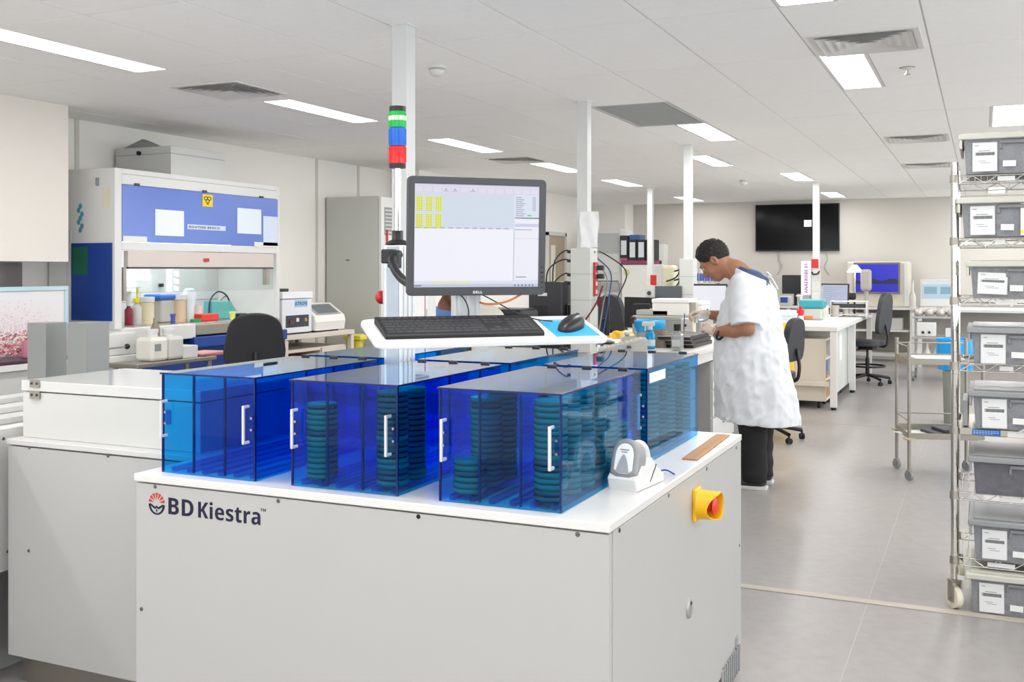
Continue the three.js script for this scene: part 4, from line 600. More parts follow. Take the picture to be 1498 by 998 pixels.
function officeChair(name, label, pos, turn, o = {}) {
  const t = thing(name, label, 'chair', pos, turn), sh = o.seat || 0.5, bh = o.back || 0.42, m = o.fabric || M.rubber;
  const shell = (w, h, d, taper) => { const s = new THREE.Shape(); s.moveTo(-w * 0.36, -h / 2); s.quadraticCurveTo(-w * 0.5, -h * 0.5, -w * 0.5, -h * 0.2); s.lineTo(-w * 0.46 * taper, h * 0.2); s.quadraticCurveTo(-w * 0.42 * taper, h / 2, 0, h / 2); s.quadraticCurveTo(w * 0.42 * taper, h / 2, w * 0.46 * taper, h * 0.2); s.lineTo(w * 0.5, -h * 0.2); s.quadraticCurveTo(w * 0.5, -h * 0.5, w * 0.36, -h / 2); s.closePath(); return new THREE.ExtrudeGeometry(s, { depth: d, bevelEnabled: true, bevelThickness: 0.012, bevelSize: 0.012, bevelSegments: 3, curveSegments: 10 }); };
  const b = mesh('backrest', shell(0.42, bh, 0.035, 0.95).translate(0, bh / 2, -0.02), m, t); b.position.set(0, sh + 0.14, -0.2); b.rotation.x = -0.1;
  mesh('seat', shell(0.46, 0.44, 0.045, 1).rotateX(-Math.PI / 2).translate(0, sh - 0.03, 0.02), o.seatMat || m, t);
  mesh('back_bar', G.tube([[0, sh - 0.03, -0.1], [0, sh - 0.04, -0.24], [0, sh + 0.06, -0.27], [0, sh + 0.24, -0.245]], 0.016, 20, 8), M.black, t);
  mesh('mechanism', G.rbox(0.16, 0.05, 0.2, 0.01, 0, sh - 0.07, 0), M.black, t); mesh('lever', G.bar([0.05, sh - 0.07, 0.02], [0.26, sh - 0.09, 0.04], 0.008), M.black, t);
  mesh('gas_column', [G.cyl(0.026, sh * 0.45, 0, 0.1 + sh * 0.225, 0), G.cyl(0.016, sh * 0.5, 0, sh * 0.65, 0)], M.black, t); if (o.ring) mesh('foot_ring', new THREE.TorusGeometry(0.22, 0.013, 8, 30).rotateX(Math.PI / 2).translate(0, 0.24, 0), M.black, t);
  for (let k = 0; k < 5; k++) { const a = k / 5 * Math.PI * 2 + 0.3, c = Math.cos(a), s = Math.sin(a); const f = mesh('base_arm', G.tube([[0.02 * c, 0.12, 0.02 * s], [0.15 * c, 0.105, 0.15 * s], [0.29 * c, 0.08, 0.29 * s]], 0.018, 10, 8), M.black, t); mesh('caster', [G.cyl(0.026, 0.016, 0.012, 0.026, 0, 'x', 16), G.cyl(0.026, 0.016, -0.012, 0.026, 0, 'x', 16), G.cyl(0.009, 0.05, 0, 0.055, 0)].map((g) => g.rotateY(-a).translate(0.29 * c, 0, 0.29 * s)), M.rubber, f); }
  return t;
}
officeChair('lab_chair', 'black high lab chair with dark blue seat at the safety cabinet', [-5.0, 0, zAt(370, -4.97)], -2.3, { seat: 0.68, back: 0.37, ring: true, seatMat: mat('#16265c', 0.5), fabric: mat('#26262a', 0.7) });

// ---------------------------------------------------------------- white bench beside the safety cabinet, its instruments, the incubator
{
  const fx = -5.86, z0 = -7.86, z1 = -9.02, t = thing('white_bench', 'white framed wall bench beside the safety cabinet holding two instruments', 'bench');
  mesh('worktop', G.rspan(WALL_L + 0.01, fx, 0.86, 0.905, z0, z1, 0.004), M.cream, t); for (const z of [z0 - 0.03, z1 + 0.03]) for (const x of [fx - 0.03, WALL_L + 0.06]) mesh('leg', G.rspan(x - 0.025, x + 0.025, 0, 0.858, z + 0.025, z - 0.025, 0.003), M.cream, t);
  mesh('drawer_unit', G.rspan(WALL_L + 0.1, fx - 0.07, 0.1, 0.76, z0 - 0.65, z1 + 0.07, 0.004), M.cream, t); mesh('drawer', G.rspan(fx - 0.07, fx - 0.05, 0.45, 0.75, z0 - 0.66, z1 + 0.08, 0.003), M.cream, t); mesh('drawer_slot', G.rspan(fx - 0.05, fx - 0.046, 0.62, 0.64, z0 - 0.78, z0 - 0.98, 0.001), M.darkGrey, t);
  mesh('cubby', [G.span(WALL_L + 0.1, fx - 0.06, 0.1, 0.13, z0 - 0.08, z0 - 0.64), G.span(WALL_L + 0.1, fx - 0.06, 0.73, 0.76, z0 - 0.08, z0 - 0.64), G.span(WALL_L + 0.1, fx - 0.06, 0.131, 0.729, z0 - 0.08, z0 - 0.1), G.span(WALL_L + 0.1, WALL_L + 0.12, 0.131, 0.729, z0 - 0.1, z0 - 0.64), G.span(WALL_L + 0.12, fx - 0.06, 0.5, 0.52, z0 - 0.1, z0 - 0.64)], M.cream, t);
  for (const [k, c, h, l] of [[0.2, '#e8a33a', 0.1, 'orange and white'], [0.36, '#d9d6cc', 0.12, 'cream'], [0.52, '#b5564e', 0.16, 'dull red']]) solo('supply_box', l + ' supply box in the cubby of the white bench', 'box', G.rbox(0.2, h, 0.12, 0.003, 0, h / 2, 0), mat(c, 0.6), [fx - 0.2, 0.52, z0 - k]);
  const zA = onX(413, 450, fx - 0.05)[2], zB = onX(456, 450, fx - 0.05)[2], hA = yAt(430, 427, fx - 0.05) - 0.905, d = thing('instrument_box', 'white upright instrument box with ATRON badge and dark window panel', 'instrument', [fx - 0.05, 0.905, (zA + zB) / 2]), w = (zA - zB) / 2;
  mesh('case', G.rspan(-0.4, 0, 0.015, hA * 0.83, -w, w, 0.006), mat('#e4e5ec', 0.4), d); mesh('top_cap', G.rspan(-0.41, 0.012, hA * 0.84, hA, -w - 0.008, w + 0.008, 0.006), mat('#eceef2', 0.4), d); mesh('foot', G.span(-0.38, -0.02, 0, 0.015, -w + 0.01, w - 0.01), M.black, d);
  mesh('badge', G.plane(w * 0.9, hA * 0.17).rotateY(Math.PI / 2).translate(0.0012, hA * 0.72, -w * 0.25), printed(160, 64, (g, W, H) => { g.fillStyle = '#9fc3e0'; g.fillRect(0, 0, W, H); g.fillStyle = '#1c2d4a'; g.font = 'bold 44px sans-serif'; g.fillText('ATRON', 6, 48); }), d);
  mesh('dark_window', G.rspan(0, 0.003, hA * 0.17, hA * 0.45, -w * 0.78, w * 0.78, 0.001), mat('#39404a', 0.3), d); mesh('panel_dial', G.cyl(0.018, 0.008, 0.006, hA * 0.33, -w * 0.55, 'x', 14), mat('#c79a3c', 0.4), d); mesh('panel_tag', G.box(0.003, 0.035, 0.04, 0.0045, hA * 0.34, 0), mat('#e5dcc6', 0.6), d); mesh('red_grip', G.rbox(0.012, 0.045, 0.05, 0.005, 0.007, hA * 0.29, w * 0.45), mat('#73333a', 0.5), d); mesh('black_strap', G.rbox(0.1, 0.03, 0.2, 0.01, -0.15, hA + 0.014, w * 0.4), M.black, d);
  const zC = onX(459, 460, fx - 0.05)[2], zD = onX(503, 460, fx - 0.05)[2], c = thing('benchtop_reader', 'low white benchtop instrument with a sloping grey touch screen', 'instrument', [fx - 0.05, 0.905, (zC + zD) / 2]), v = (zC - zD) / 2;
  mesh('housing', G.ext([[-0.4, 0.03], [0, 0.03], [0.012, 0.1], [0, 0.15], [-0.16, 0.26], [-0.36, 0.26], [-0.4, 0.22]], v * 2 - 0.03, 0.014).translate(0, 0, -v + 0.015), mat('#eceae4', 0.35), c); mesh('base', G.rspan(-0.36, -0.03, 0, 0.03, -v + 0.05, v - 0.05, 0.004), M.black, c);
  const sc = mesh('touch_screen', G.rbox(0.14, 0.006, v * 1.3, 0.002), mat('#6e7378', 0.25), c); sc.position.set(-0.065, 0.222, 0); sc.rotation.z = -0.6; mesh('screen_rim', G.rbox(0.17, 0.004, v * 1.55, 0.004, 0, -0.002, 0), mat('#a5a8a8', 0.4), sc);
  solo('bench_knob', 'small black round plug on a cord at the bench end', 'plug', [G.sph(0.03, 0, 0.05, 0, 0.6, 1, 1), G.bar([0, 0.02, 0], [0, 0.01, 0.2], 0.005)], M.black, [fx - 0.12, 0.905, z1 + 0.06]);
  // yellow waste bins beyond the bench
  const yb = [[-9.18, '#e8d94a', 'bright yellow clinical waste bin at the end of the white bench'], [-9.32, '#d9cf7d', 'pale yellow waste bag bin between bench and incubator']]; yb.forEach(([z, col, l], i) => { const b = thing('waste_bin', l, 'bin', [-5.95 - i * 0.12, 0, z]); mesh('bin_body', G.lathe([[0, 0], [0.12, 0], [0.15, 0.78], [0.14, 0.78], [0.11, 0.01], [0, 0.01]], 4).rotateY(Math.PI / 4).scale(0.6, 1, 0.42), mat(col, 0.45), b); mesh('bin_lid', G.rbox(0.2, 0.05, 0.13, 0.01, 0, 0.81, 0), mat(col, 0.45), b); });
}
{
  const z = -9.561, x1 = -5.873, h = 2.31, t = thing('tall_incubator', 'tall grey incubator cabinet against the left wall behind the monitor', 'incubator'), z1 = z - 1.1;
  mesh('carcass', G.rspan(WALL_L + 0.02, x1 - 0.04, 0.05, h, z, z1, 0.006), mat('#c2c3bc', 0.5), t); mesh('door', G.rspan(x1 - 0.038, x1, 0.08, h - 0.01, z + 0.002, z1, 0.008), mat('#dcdcd8', 0.45), t); mesh('grille', G.rspan(x1, x1 + 0.004, h - 0.42, h - 0.12, z - 0.06, z1 + 0.06, 0.002), M.midGrey, t); for (let k = 0; k < 7; k++) mesh('grille_slat', G.span(x1 + 0.004, x1 + 0.008, h - 0.4 + k * 0.04, h - 0.385 + k * 0.04, z - 0.07, z1 + 0.07), M.lightGrey, t);
  const rr_ = onX(565, 350, x1); mesh('red_handle', G.rbox(0.02, 0.2, 0.02, 0.006, x1 + 0.012, rr_[1], rr_[2]), M.red, t); mesh('castor_plinth', G.span(WALL_L + 0.06, x1 - 0.06, 0, 0.05, z - 0.04, z1 + 0.04), M.black, t);
  mesh('side_catch', G.rbox(0.04, 0.02, 0.01, 0.003, -6.3, 1.62, z + 0.004), M.midGrey, t);
}

// ---------------------------------------------------------------- service poles from floor to ceiling
function servicePole(label, x, z, w, o = {}) {
  const t = thing('service_pole', label, 'pole', [x, 0, z]);
  mesh('pole_shaft', G.rspan(-w / 2, w / 2, 0, CEIL, -w / 2, w / 2, 0.003), mat('#d6d6d4', 0.4), t);
  mesh('ceiling_collar', G.span(-w / 2 - 0.008, w / 2 + 0.008, CEIL - 0.006, CEIL, -w / 2 - 0.008, w / 2 + 0.008), M.white, t);
  if (o.pillar) { const [pw, y0, y1] = o.pillar; mesh('socket_pillar', G.rspan(-pw / 2, pw / 2, y0, y1, -pw / 2, pw / 2, 0.004), mat('#cfcfcb', 0.45), t); for (let k = 1; k < 4; k++) mesh('pillar_joint', G.span(-pw / 2 - 0.001, pw / 2 + 0.001, y0 + (y1 - y0) * k / 4, y0 + (y1 - y0) * k / 4 + 0.003, -pw / 2 - 0.001, pw / 2 + 0.001), M.midGrey, t); }
  return t;
}
const pole1 = servicePole('white square service pole rising behind the signal tower', -2.6, -4.44, 0.085);
const pole2 = servicePole('white service pole with socket pillar and red outlet strip between the cables', -2.6, -6.98, 0.08, { pillar: [0.15, 0.93, 1.67] });
{
  const s = mesh('red_outlet_strip', G.rspan(0.076, 0.09, 1.33, 1.57, -0.045, 0.02, 0.003), M.red, pole2); for (let k = 0; k < 4; k++) mesh('socket', G.rbox(0.004, 0.03, 0.03, 0.002, 0.091, 1.36 + k * 0.058, -0.012), M.white, s);
  for (let k = 0; k < 2; k++) mesh('plug', G.rbox(0.05, 0.035, 0.04, 0.006, 0.12, 1.47 + k * 0.06, -0.012), M.black, s);
  const zz = -6.98, xx = -2.6;
  for (let k = 0; k < 4; k++) { const y = [1.645, 1.58, 1.48, 1.42][k], d = [0.05, 0.1, 0.06, 0.07][k]; solo('socket_lead', 'black lead plugged into the socket pillar, hanging beside the black computer', 'cable', [G.tube([[xx - 0.075, y, zz + 0.05], [xx - 0.1 - d * 0.3, y + 0.01, zz + 0.06], [xx - 0.14 - d, y - 0.06, zz + 0.08], [xx - 0.16 - d, y - 0.25, zz + 0.08], [xx - 0.13 - d * 1.3, 1.05, zz + 0.1]], 0.0055, 36, 6), G.rbox(0.035, 0.022, 0.03, 0.005, xx - 0.09, y, zz + 0.05)], M.black, [0, 0, 0], 0, 'leads on the left of the socket pillar'); }
  [['black', [[0.06, 0.23, 1.64], [0.25, 0.2, 1.5], [0.22, 0.1, 1.32], [0.12, 0.05, 0.97]], M.black], ['blue', [[0.06, 0.12, 1.6], [0.15, 0.14, 1.5], [0.15, 0.1, 1.3], [0.12, 0.02, 0.97]], mat('#27508f', 0.5)], ['grey', [[0.06, 0.1, 1.57], [0.13, 0.12, 1.46], [0.12, 0.06, 1.25], [0.1, -0.02, 0.97]], M.midGrey]].forEach(([c, pts, m]) => solo('looped_lead', c + ' lead looping off the red outlet side of the socket pillar', 'cable', G.tube([[xx + 0.075, 1.645, zz], ...pts.map(([a, b, y]) => [xx + a, y, zz - b])], 0.005, 40, 6), m));
  solo('red_tag_lead', 'black lead with pink tag slanting down from the outlet strip', 'cable', [G.tube([[xx + 0.13, 1.4, zz - 0.03], [xx + 0.1, 1.28, zz + 0.02], [xx + 0.03, 1.12, zz + 0.15], [xx - 0.02, 1.03, zz + 0.22]], 0.007, 30, 6), G.rbox(0.04, 0.07, 0.01, 0.004, xx + 0.12, 1.29, zz)], mat('#5c1f2a', 0.5));
  // wrinkled white paper hung on the pole
  const a = onZ(850, 310, zz + 0.06), b = onZ(876, 362, zz + 0.06), pw = b[0] - a[0], ph = a[1] - b[1], g = new THREE.PlaneGeometry(pw, ph, 14, 20), p = g.attributes.position;
  for (let i = 0; i < p.count; i++) { const u = p.getX(i) / pw, v = p.getY(i) / ph; p.setZ(i, 0.004 * Math.sin(9 * u + 5 * v) + 0.003 * Math.sin(17 * v - 7 * u) + 0.001 * Math.sin(40 * u * v)); p.setX(i, p.getX(i) * (1 + 0.1 * Math.sin(6 * v))); }
  g.computeVertexNormals(); const back = g.clone().translate(0, 0, -0.004); solo('hanging_plastic_sleeve', 'crumpled white plastic sleeve hanging on the pole with the socket pillar', 'plastic sleeve', [g, back], mat('#f6f6f6', 0.6), [(a[0] + b[0]) / 2, (a[1] + b[1]) / 2, zz + 0.075]);
}
const pole3 = servicePole('white service pole with slim socket pillar standing behind the working man', -2.6, -9.86, 0.075, { pillar: [0.14, 0.93, 1.62] });
const pole4 = servicePole('white service pole with a red box by the file-topped fridge', -4.47, -14.8, 0.08, { pillar: [0.12, 0.93, 1.3] });
mesh('red_box', G.rbox(0.09, 0.15, 0.02, 0.004, 0.06, 1.36, 0.05), M.red, pole4); mesh('small_gauge', G.cyl(0.03, 0.02, 0, 1.17, 0.07, 'z', 16), M.darkGrey, pole4); mesh('bottle_clip', G.rbox(0.05, 0.1, 0.03, 0.01, 0, 0.99, 0.075), mat('#83353a', 0.5), pole4);
const pole5 = servicePole('white service pole with red box and purple lettered strip before the television', -2.1, -14.8, 0.085, { pillar: [0.11, 0.93, 1.5] });
mesh('red_box', G.rbox(0.09, 0.12, 0.02, 0.004, -0.01, 1.6, 0.055), M.red, pole5); mesh('black_hook', G.tube([[-0.05, 1.48, 0.05], [-0.03, 1.45, 0.09], [0.03, 1.46, 0.09], [0.05, 1.49, 0.06]], 0.012, 16, 6), M.black, pole5); mesh('white_card', G.span(-0.16, -0.06, 2.11, 2.2, 0.02, 0.03), M.paper, pole5);
mesh('purple_strip', G.plane(0.13, 0.46).translate(-0.13, 1.4, 0.06), printed(64, 220, (g, w, h) => { g.fillStyle = '#e6e2ea'; g.fillRect(0, 0, w, h); g.save(); g.translate(44, h - 10); g.rotate(-Math.PI / 2); g.fillStyle = '#8c2a86'; g.font = 'bold 30px sans-serif'; g.fillText('ANAEROBE 01', 0, 0); g.restore(); }), pole5); mesh('strip_board', G.span(-0.197, -0.063, 1.165, 1.635, 0.045, 0.0585), M.white, pole5);

// ---------------------------------------------------------------- island bench along the service poles
const IX0 = -3.3, IX1 = -1.98;
{
  const t = thing('island_bench', 'long white island bench running along the service poles past the working man', 'bench'), z0 = -4.6, z1 = -10.5;
  mesh('worktop', G.rspan(IX0, IX1, 0.86, 0.9, z0, z1, 0.004), mat('#e5e3de', 0.35), t); mesh('apron', G.span(IX0 + 0.04, IX1 - 0.03, 0.78, 0.858, z0 - 0.03, z1 + 0.03), M.white, t);
  for (const z of [-4.7, -6.2, -9.4, -10.4]) for (const x of [IX0 + 0.07, IX1 - 0.06]) mesh('leg', G.rspan(x - 0.025, x + 0.025, 0, 0.778, z - 0.025, z + 0.025, 0.003), M.white, t);
  [[-6.4, -7.1], [-7.14, -7.84], [-8.4, -9.2]].forEach(([a, b], i) => { const u = thing('drawer_unit', ['white drawer pedestal under the island bench nearest the blue cases', 'white drawer pedestal under the island bench at the man\'s side', 'white drawer pedestal under the island bench beyond the man'][i], 'drawers', [0, 0.06, 0]); mesh('pedestal_body', G.rspan(-2.48, IX1 - 0.05, 0, 0.7, a, b, 0.004), M.panel, u); for (let k = 0; k < 3; k++) { const d = mesh('drawer', G.rspan(IX1 - 0.05, IX1 - 0.03, 0.02 + k * 0.23, 0.235 + k * 0.23, a - 0.01, b + 0.01, 0.003), M.white, u); mesh('drawer_pull', G.rbox(0.02, 0.012, 0.12, 0.004, IX1 - 0.022, 0.17 + k * 0.23, (a + b) / 2), M.grey, d); } mesh('pedestal_feet', G.span(-2.44, IX1 - 0.1, -0.06, 0, a - 0.05, b + 0.05), M.darkGrey, u); });
}
const onBench = (u, v, h = 0.9) => { const p = onH(u, v, h); return [p[0], h, p[2]]; };
const lying = (u, x) => [x, 0.9, onX(u, 400, x)[2]];
{
  // things on the island bench, from the keyboard tray to the working man
  let t = thing('spray_bottle', 'trigger spray bottle of bright blue liquid with white head', 'spray bottle', [-2.36, 0.9, -7.8], 0.3);
  mesh('bottle_body', G.lathe([[0, 0], [0.036, 0], [0.04, 0.01], [0.04, 0.1], [0.03, 0.135], [0.016, 0.15], [0, 0.15]], 22), mat('#1296cf', 0.2), t); mesh('trigger_head', [G.cyl(0.02, 0.03, 0, 0.165, 0), G.rbox(0.1, 0.035, 0.03, 0.01, -0.012, 0.195, 0), G.rbox(0.014, 0.05, 0.016, 0.005, -0.035, 0.165, 0)], M.white, t); mesh('label_band', G.cyl(0.0405, 0.05, 0, 0.05, 0, 'y', 22), mat('#c9dfe6', 0.5), t);
  t = thing('wash_flask', 'clear square bottle with black cap on the bench before the man', 'bottle', [-2.12, 0.9, -7.72]); mesh('flask_body', [G.rbox(0.085, 0.13, 0.085, 0.02, 0, 0.065, 0), G.cyl(0.03, 0.03, 0, 0.14, 0, 'y', 16, 0.022)], mat('#dfe3e2', 0.1, 0, { transmission: 0.7, thickness: 0 }), t); mesh('black_cap', G.cyl(0.028, 0.05, 0, 0.178, 0, 'y', 16), M.black, t); mesh('paper_label', G.box(0.06, 0.05, 0.088, 0, 0.06, 0), mat('#c7ccca', 0.6), t);
  // racks of slides, black with pale strips
  for (let k = 0; k < 3; k++) { const r = thing('slide_rack', ['lowest black slide rack of the stack in front of the man', 'middle black slide rack of the stack in front of the man', 'topmost black slide rack of the stack in front of the man'][k], 'rack', [-2.2, 0.9 + 0.034 * k, -8.32 + 0.05 * k], 0, 'slide racks in front of the man'); mesh('rack_body', G.rbox(0.26, 0.03, 0.62, 0.003, 0, 0.015, 0), mat('#26221f', 0.5), r); for (let q = 0; q < 3; q++) mesh('pale_strip', G.box(0.24, 0.003, 0.02, 0, 0.0316, 0.27 - q * 0.2), mat('#cfc6bb', 0.5), r); mesh('front_strip', G.box(0.26, 0.006, 0.002, 0, 0.027, 0.311), mat('#cfc6bb', 0.5), r); }
  t = thing('steel_bin', 'brushed steel pedal bin top with bright blue liner on the bench', 'bin', [-2.5, 0.9, -8.25]); mesh('bin_body', G.lathe([[0, 0], [0.11, 0], [0.125, 0.17], [0.12, 0.17], [0.105, 0.006], [0, 0.006]], 26), M.steel, t); mesh('blue_liner', G.lathe([[0.118, 0.1], [0.13, 0.15], [0.134, 0.19], [0.126, 0.205], [0.115, 0.19]], 30), mat('#1fa0da', 0.25), t); mesh('brown_knot', G.rbox(0.05, 0.06, 0.05, 0.015, -0.13, 0.2, 0.03), mat('#4a2c22', 0.6), t);
  solo('card_tub', 'brown card tub standing beside the blue spray bottle', 'tub', G.lathe([[0, 0], [0.05, 0], [0.055, 0.14], [0.05, 0.14], [0.046, 0.006], [0, 0.006]], 20), mat('#8d7f6d', 0.6), [-2.33, 0.9, -7.98]);
  // sloping ribbed instrument
  t = thing('ribbed_instrument', 'grey instrument with a ribbed sloping deck behind the blue cases', 'instrument', [onZ(913, 500, -7.35)[0], 0.9, -7.35], 0.35); t.scale.set(0.62, 0.62, 0.8); mesh('deck_wedge', G.ext([[-0.3, 0], [0.26, 0], [0.26, 0.16], [0.2, 0.165], [-0.3, 0.03]], 0.34, 0.006).translate(0, 0.006, -0.2), mat('#b5b3ae', 0.45), t); for (let k = 0; k < 9; k++) { const r = mesh('deck_rib', G.rbox(0.02, 0.012, 0.3, 0.003), mat('#cfcdc8', 0.4), t); r.position.set(-0.24 + k * 0.055, 0.056 + k * 0.0148, -0.02); r.rotation.z = 0.26; }
  mesh('side_lever', G.rbox(0.05, 0.02, 0.12, 0.006, 0.05, 0.09, 0.19), M.darkGrey, t);
  for (let k = 0; k < 5; k++) solo('grey_slat_tray', 'pale slatted tray insert lying on the bench behind the blue cases', 'tray', G.rbox(0.035, 0.012, 0.3, 0.003, 0, 0.006, 0), mat('#d9d7d2', 0.5), [-2.42 + k * 0.06, 0.9, -6.86 - k * 0.02], 0.35, 'slatted tray inserts');
  t = thing('phone', 'pale desk phone with a dark corner lying on the island bench', 'phone', [-2.75, 0.9, -8.6], 0.4); mesh('phone_base', G.ext([[-0.1, 0], [0.1, 0], [0.1, 0.06], [-0.1, 0.03]], 0.2, 0.006).translate(0, 0.006, -0.1), M.cream, t); mesh('handset', G.rbox(0.05, 0.03, 0.2, 0.012, -0.06, 0.07, 0), mat('#d8d5cc', 0.4), t); mesh('keypad', G.rbox(0.07, 0.004, 0.1, 0.001, 0.04, 0.066, 0), M.darkGrey, t);
  solo('yellow_cloth', 'crumpled yellow cloth on the island bench', 'cloth', (() => { const g = new THREE.SphereGeometry(1, 26, 16), p = g.attributes.position; for (let i = 0; i < p.count; i++) { const x = p.getX(i), y = Math.max(p.getY(i), -0.1), z = p.getZ(i), n = 1 + 0.22 * Math.sin(7 * x + 3 * z) * Math.sin(6 * z - 4 * y); p.setXYZ(i, x * 0.13 * n, (y + 0.1) * 0.06 * n, z * 0.08 * n); } g.computeVertexNormals(); return g; })(), mat('#ecb632', 0.8), [-2.95, 0.9, -8.9]);
  for (let k = 0; k < 3; k++) solo('paper_stack', ['loose white paper pile beside the yellow cloth', 'thin pile of pale papers by the phone', 'short pile of papers near the socket pillar'][k], 'papers', [0, 1, 2, 3].map((q) => G.box(0.21, 0.008, 0.297, 0.01 * Math.sin(q * 3 + k), 0.004 + 0.0085 * q, 0.01 * Math.cos(q * 2 + k))), M.paper, [[-2.6, 0.9, -8.95], [-2.95, 0.9, -8.3], [-2.85, 0.9, -7.5]][k], 0.3 * k);
  // electronics: grey analyser with foam boxes on it
  t = thing('grey_analyser', 'low grey analyser box carrying white foam boxes', 'analyser', [onZ(968, 450, -9.25)[0], 0.9, -9.25]); const ax = t.position.x; mesh('analyser_case', G.rspan(-0.22, 0.42, 0, 0.2, -0.25, 0.2, 0.01), mat('#a3a49f', 0.45), t); mesh('analyser_front', G.rspan(-0.2, 0.4, 0.02, 0.17, 0.2, 0.206, 0.002), mat('#8f908c', 0.4), t); mesh('upper_deck', G.rspan(-0.2, 0.1, 0.202, 0.25, -0.24, 0.14, 0.008), mat('#b5b6b1', 0.45), t); mesh('black_handle', G.rbox(0.16, 0.05, 0.05, 0.01, -0.16, 0.28, 0.1), M.black, t);
  [[0.12, 0.202, 0.34, 0.15, 'wide white foam box on the grey analyser'], [0.36, 0.202, 0.1, 0.13, 'narrow white foam box beside the wide foam box']].forEach(([x, y, w, h, l]) => { const b = thing('foam_box', l, 'foam box', [ax + x, 0.9 + y, -9.25]); mesh('foam_body', G.rspan(-w / 2, w / 2, 0, h * 0.75, -0.14, 0.14, 0.008), M.foam, b); mesh('foam_lid', G.rspan(-w / 2 - 0.004, w / 2 + 0.004, h * 0.76, h, -0.144, 0.144, 0.008), M.foam, b); });
  t = thing('white_column_instrument', 'white upright instrument column with two dark knobs before the man\'s hands', 'instrument', [-2.3, 0.9, -8.75]); mesh('column', G.rspan(-0.06, 0.05, 0, 0.2, -0.05, 0.05, 0.01), M.cream, t); mesh('column_top', G.rspan(0.02, 0.07, 0.16, 0.34, -0.03, 0.03, 0.008), mat('#b9b8a8', 0.45), t); for (const y of [0.05, 0.14]) mesh('dark_knob', G.cyl(0.012, 0.01, -0.02, y, 0.055, 'z', 14), M.black, t);
  // monitors and computers along the island
  function flatMonitor(name, label, pos, turn, w, h, front, o = {}) {
    const m = thing(name, label, 'monitor', pos, turn); const y = o.lift ?? 0.12;
    mesh('panel', G.rbox(w, h, 0.03, 0.006, 0, y + h / 2, 0), o.caseMat || M.black, m); mesh('screen', G.plane(w - 0.03, h - 0.035).translate(0, y + h / 2, 0.0155), front, m);
    mesh('stand_neck', G.rbox(0.05, y + h * 0.4, 0.03, 0.006, 0, (y + h * 0.4) / 2, -0.03), o.caseMat || M.black, m); mesh('stand_foot', G.rbox(0.22, 0.012, 0.16, 0.005, 0, 0.006, -0.02), o.caseMat || M.black, m); return m;
  }
  const offScreen = mat('#0d0e11', 0.2), whiteScreen = screenMat(64, 64, (g, w, h) => { g.fillStyle = '#eceef4'; g.fillRect(0, 0, w, h); }, 0.62), paleScreen = screenMat(128, 96, (g, w, h) => { g.fillStyle = '#c6cde4'; g.fillRect(0, 0, w, h); g.fillStyle = '#b5bdd8'; for (let y = 8; y < h; y += 9) g.fillRect(6, y, w - 30 - (y * 13) % 50, 2); }, 0.55);
  globalThis.labParts = { flatMonitor, offScreen, whiteScreen, paleScreen };
  { const p = onZ(1038, 400, -9.85); flatMonitor('bright_monitor', 'black edged monitor with a plain white screen beside the man\'s chest', [p[0], 0.9, -9.85], 0.25, 0.34, 0.34, whiteScreen, { lift: 0.14 }); }
  { const q = onX(939, 400, -3.0); flatMonitor('black_backed_monitor', 'large black monitor seen from behind beside the dark chair backs', [-3.0, 0.9, q[2]], 2.7, 0.44, 0.3, offScreen, { lift: 0.05 }); }
  { const q = onX(889, 400, -2.85); flatMonitor('side_on_monitor', 'grey monitor seen nearly side-on by the looped leads', [-2.85, 0.9, q[2]], 1.9, 0.4, 0.32, mat('#5b626c', 0.2), { lift: 0.08 }); }
  { const q = onX(978, 400, -2.75); flatMonitor('small_dark_monitor', 'small dark grey monitor beside the slim socket pillar', [-2.75, 0.9, q[2]], 0.5, 0.26, 0.24, mat('#43464b', 0.3), { lift: 0.22, caseMat: mat('#4a4c50', 0.5) }); }
  // black computer tower left of the socket pillar
  const q = onX(818, 400, -2.85), c = thing('computer_tower', 'black computer tower with a white badge beside the socket pillar', 'computer', [-2.85, 0.9, q[2] + 0.05]); mesh('tower_case', G.rspan(-0.13, 0.13, 0, 0.53, -0.22, 0.22, 0.01), mat('#2a2b2f', 0.45), c); mesh('front_groove', G.rspan(-0.1, 0.02, 0.06, 0.36, 0.22, 0.226, 0.003), M.black, c); mesh('white_badge', G.box(0.07, 0.022, 0.003, -0.02, 0.44, 0.2215), M.white, c); mesh('side_grip', G.rbox(0.02, 0.3, 0.1, 0.01, 0.14, 0.22, 0.1), M.black, c);
  solo('red_key_tag', 'red plastic tag hanging in front of the black computer tower', 'tag', G.rbox(0.05, 0.08, 0.012, 0.006, 0, 0, 0), M.red, [-2.735, 1.14, q[2] + 0.3], 0.2); 
  // clutter between the mast and the computer, under the monitor
  solo('black_instrument_case', 'black instrument case with pale rounded cover behind the keyboard', 'instrument', [G.rbox(0.45, 0.36, 0.3, 0.03, 0, 0.18, 0)], M.black, [-2.95, 0.9, -6.3]);
  t = thing('pale_dome_cover', 'pale domed cover in front of the black instrument case', 'cover', [-2.88, 0.9, -5.9]); mesh('dome', G.sph(0.15, 0, 0.26, 0, 1.1, 1, 0.7, 22), mat('#cfc9bf', 0.4), t); mesh('dome_stand', G.cyl(0.07, 0.2, 0, 0.1, 0), M.lightGrey, t);
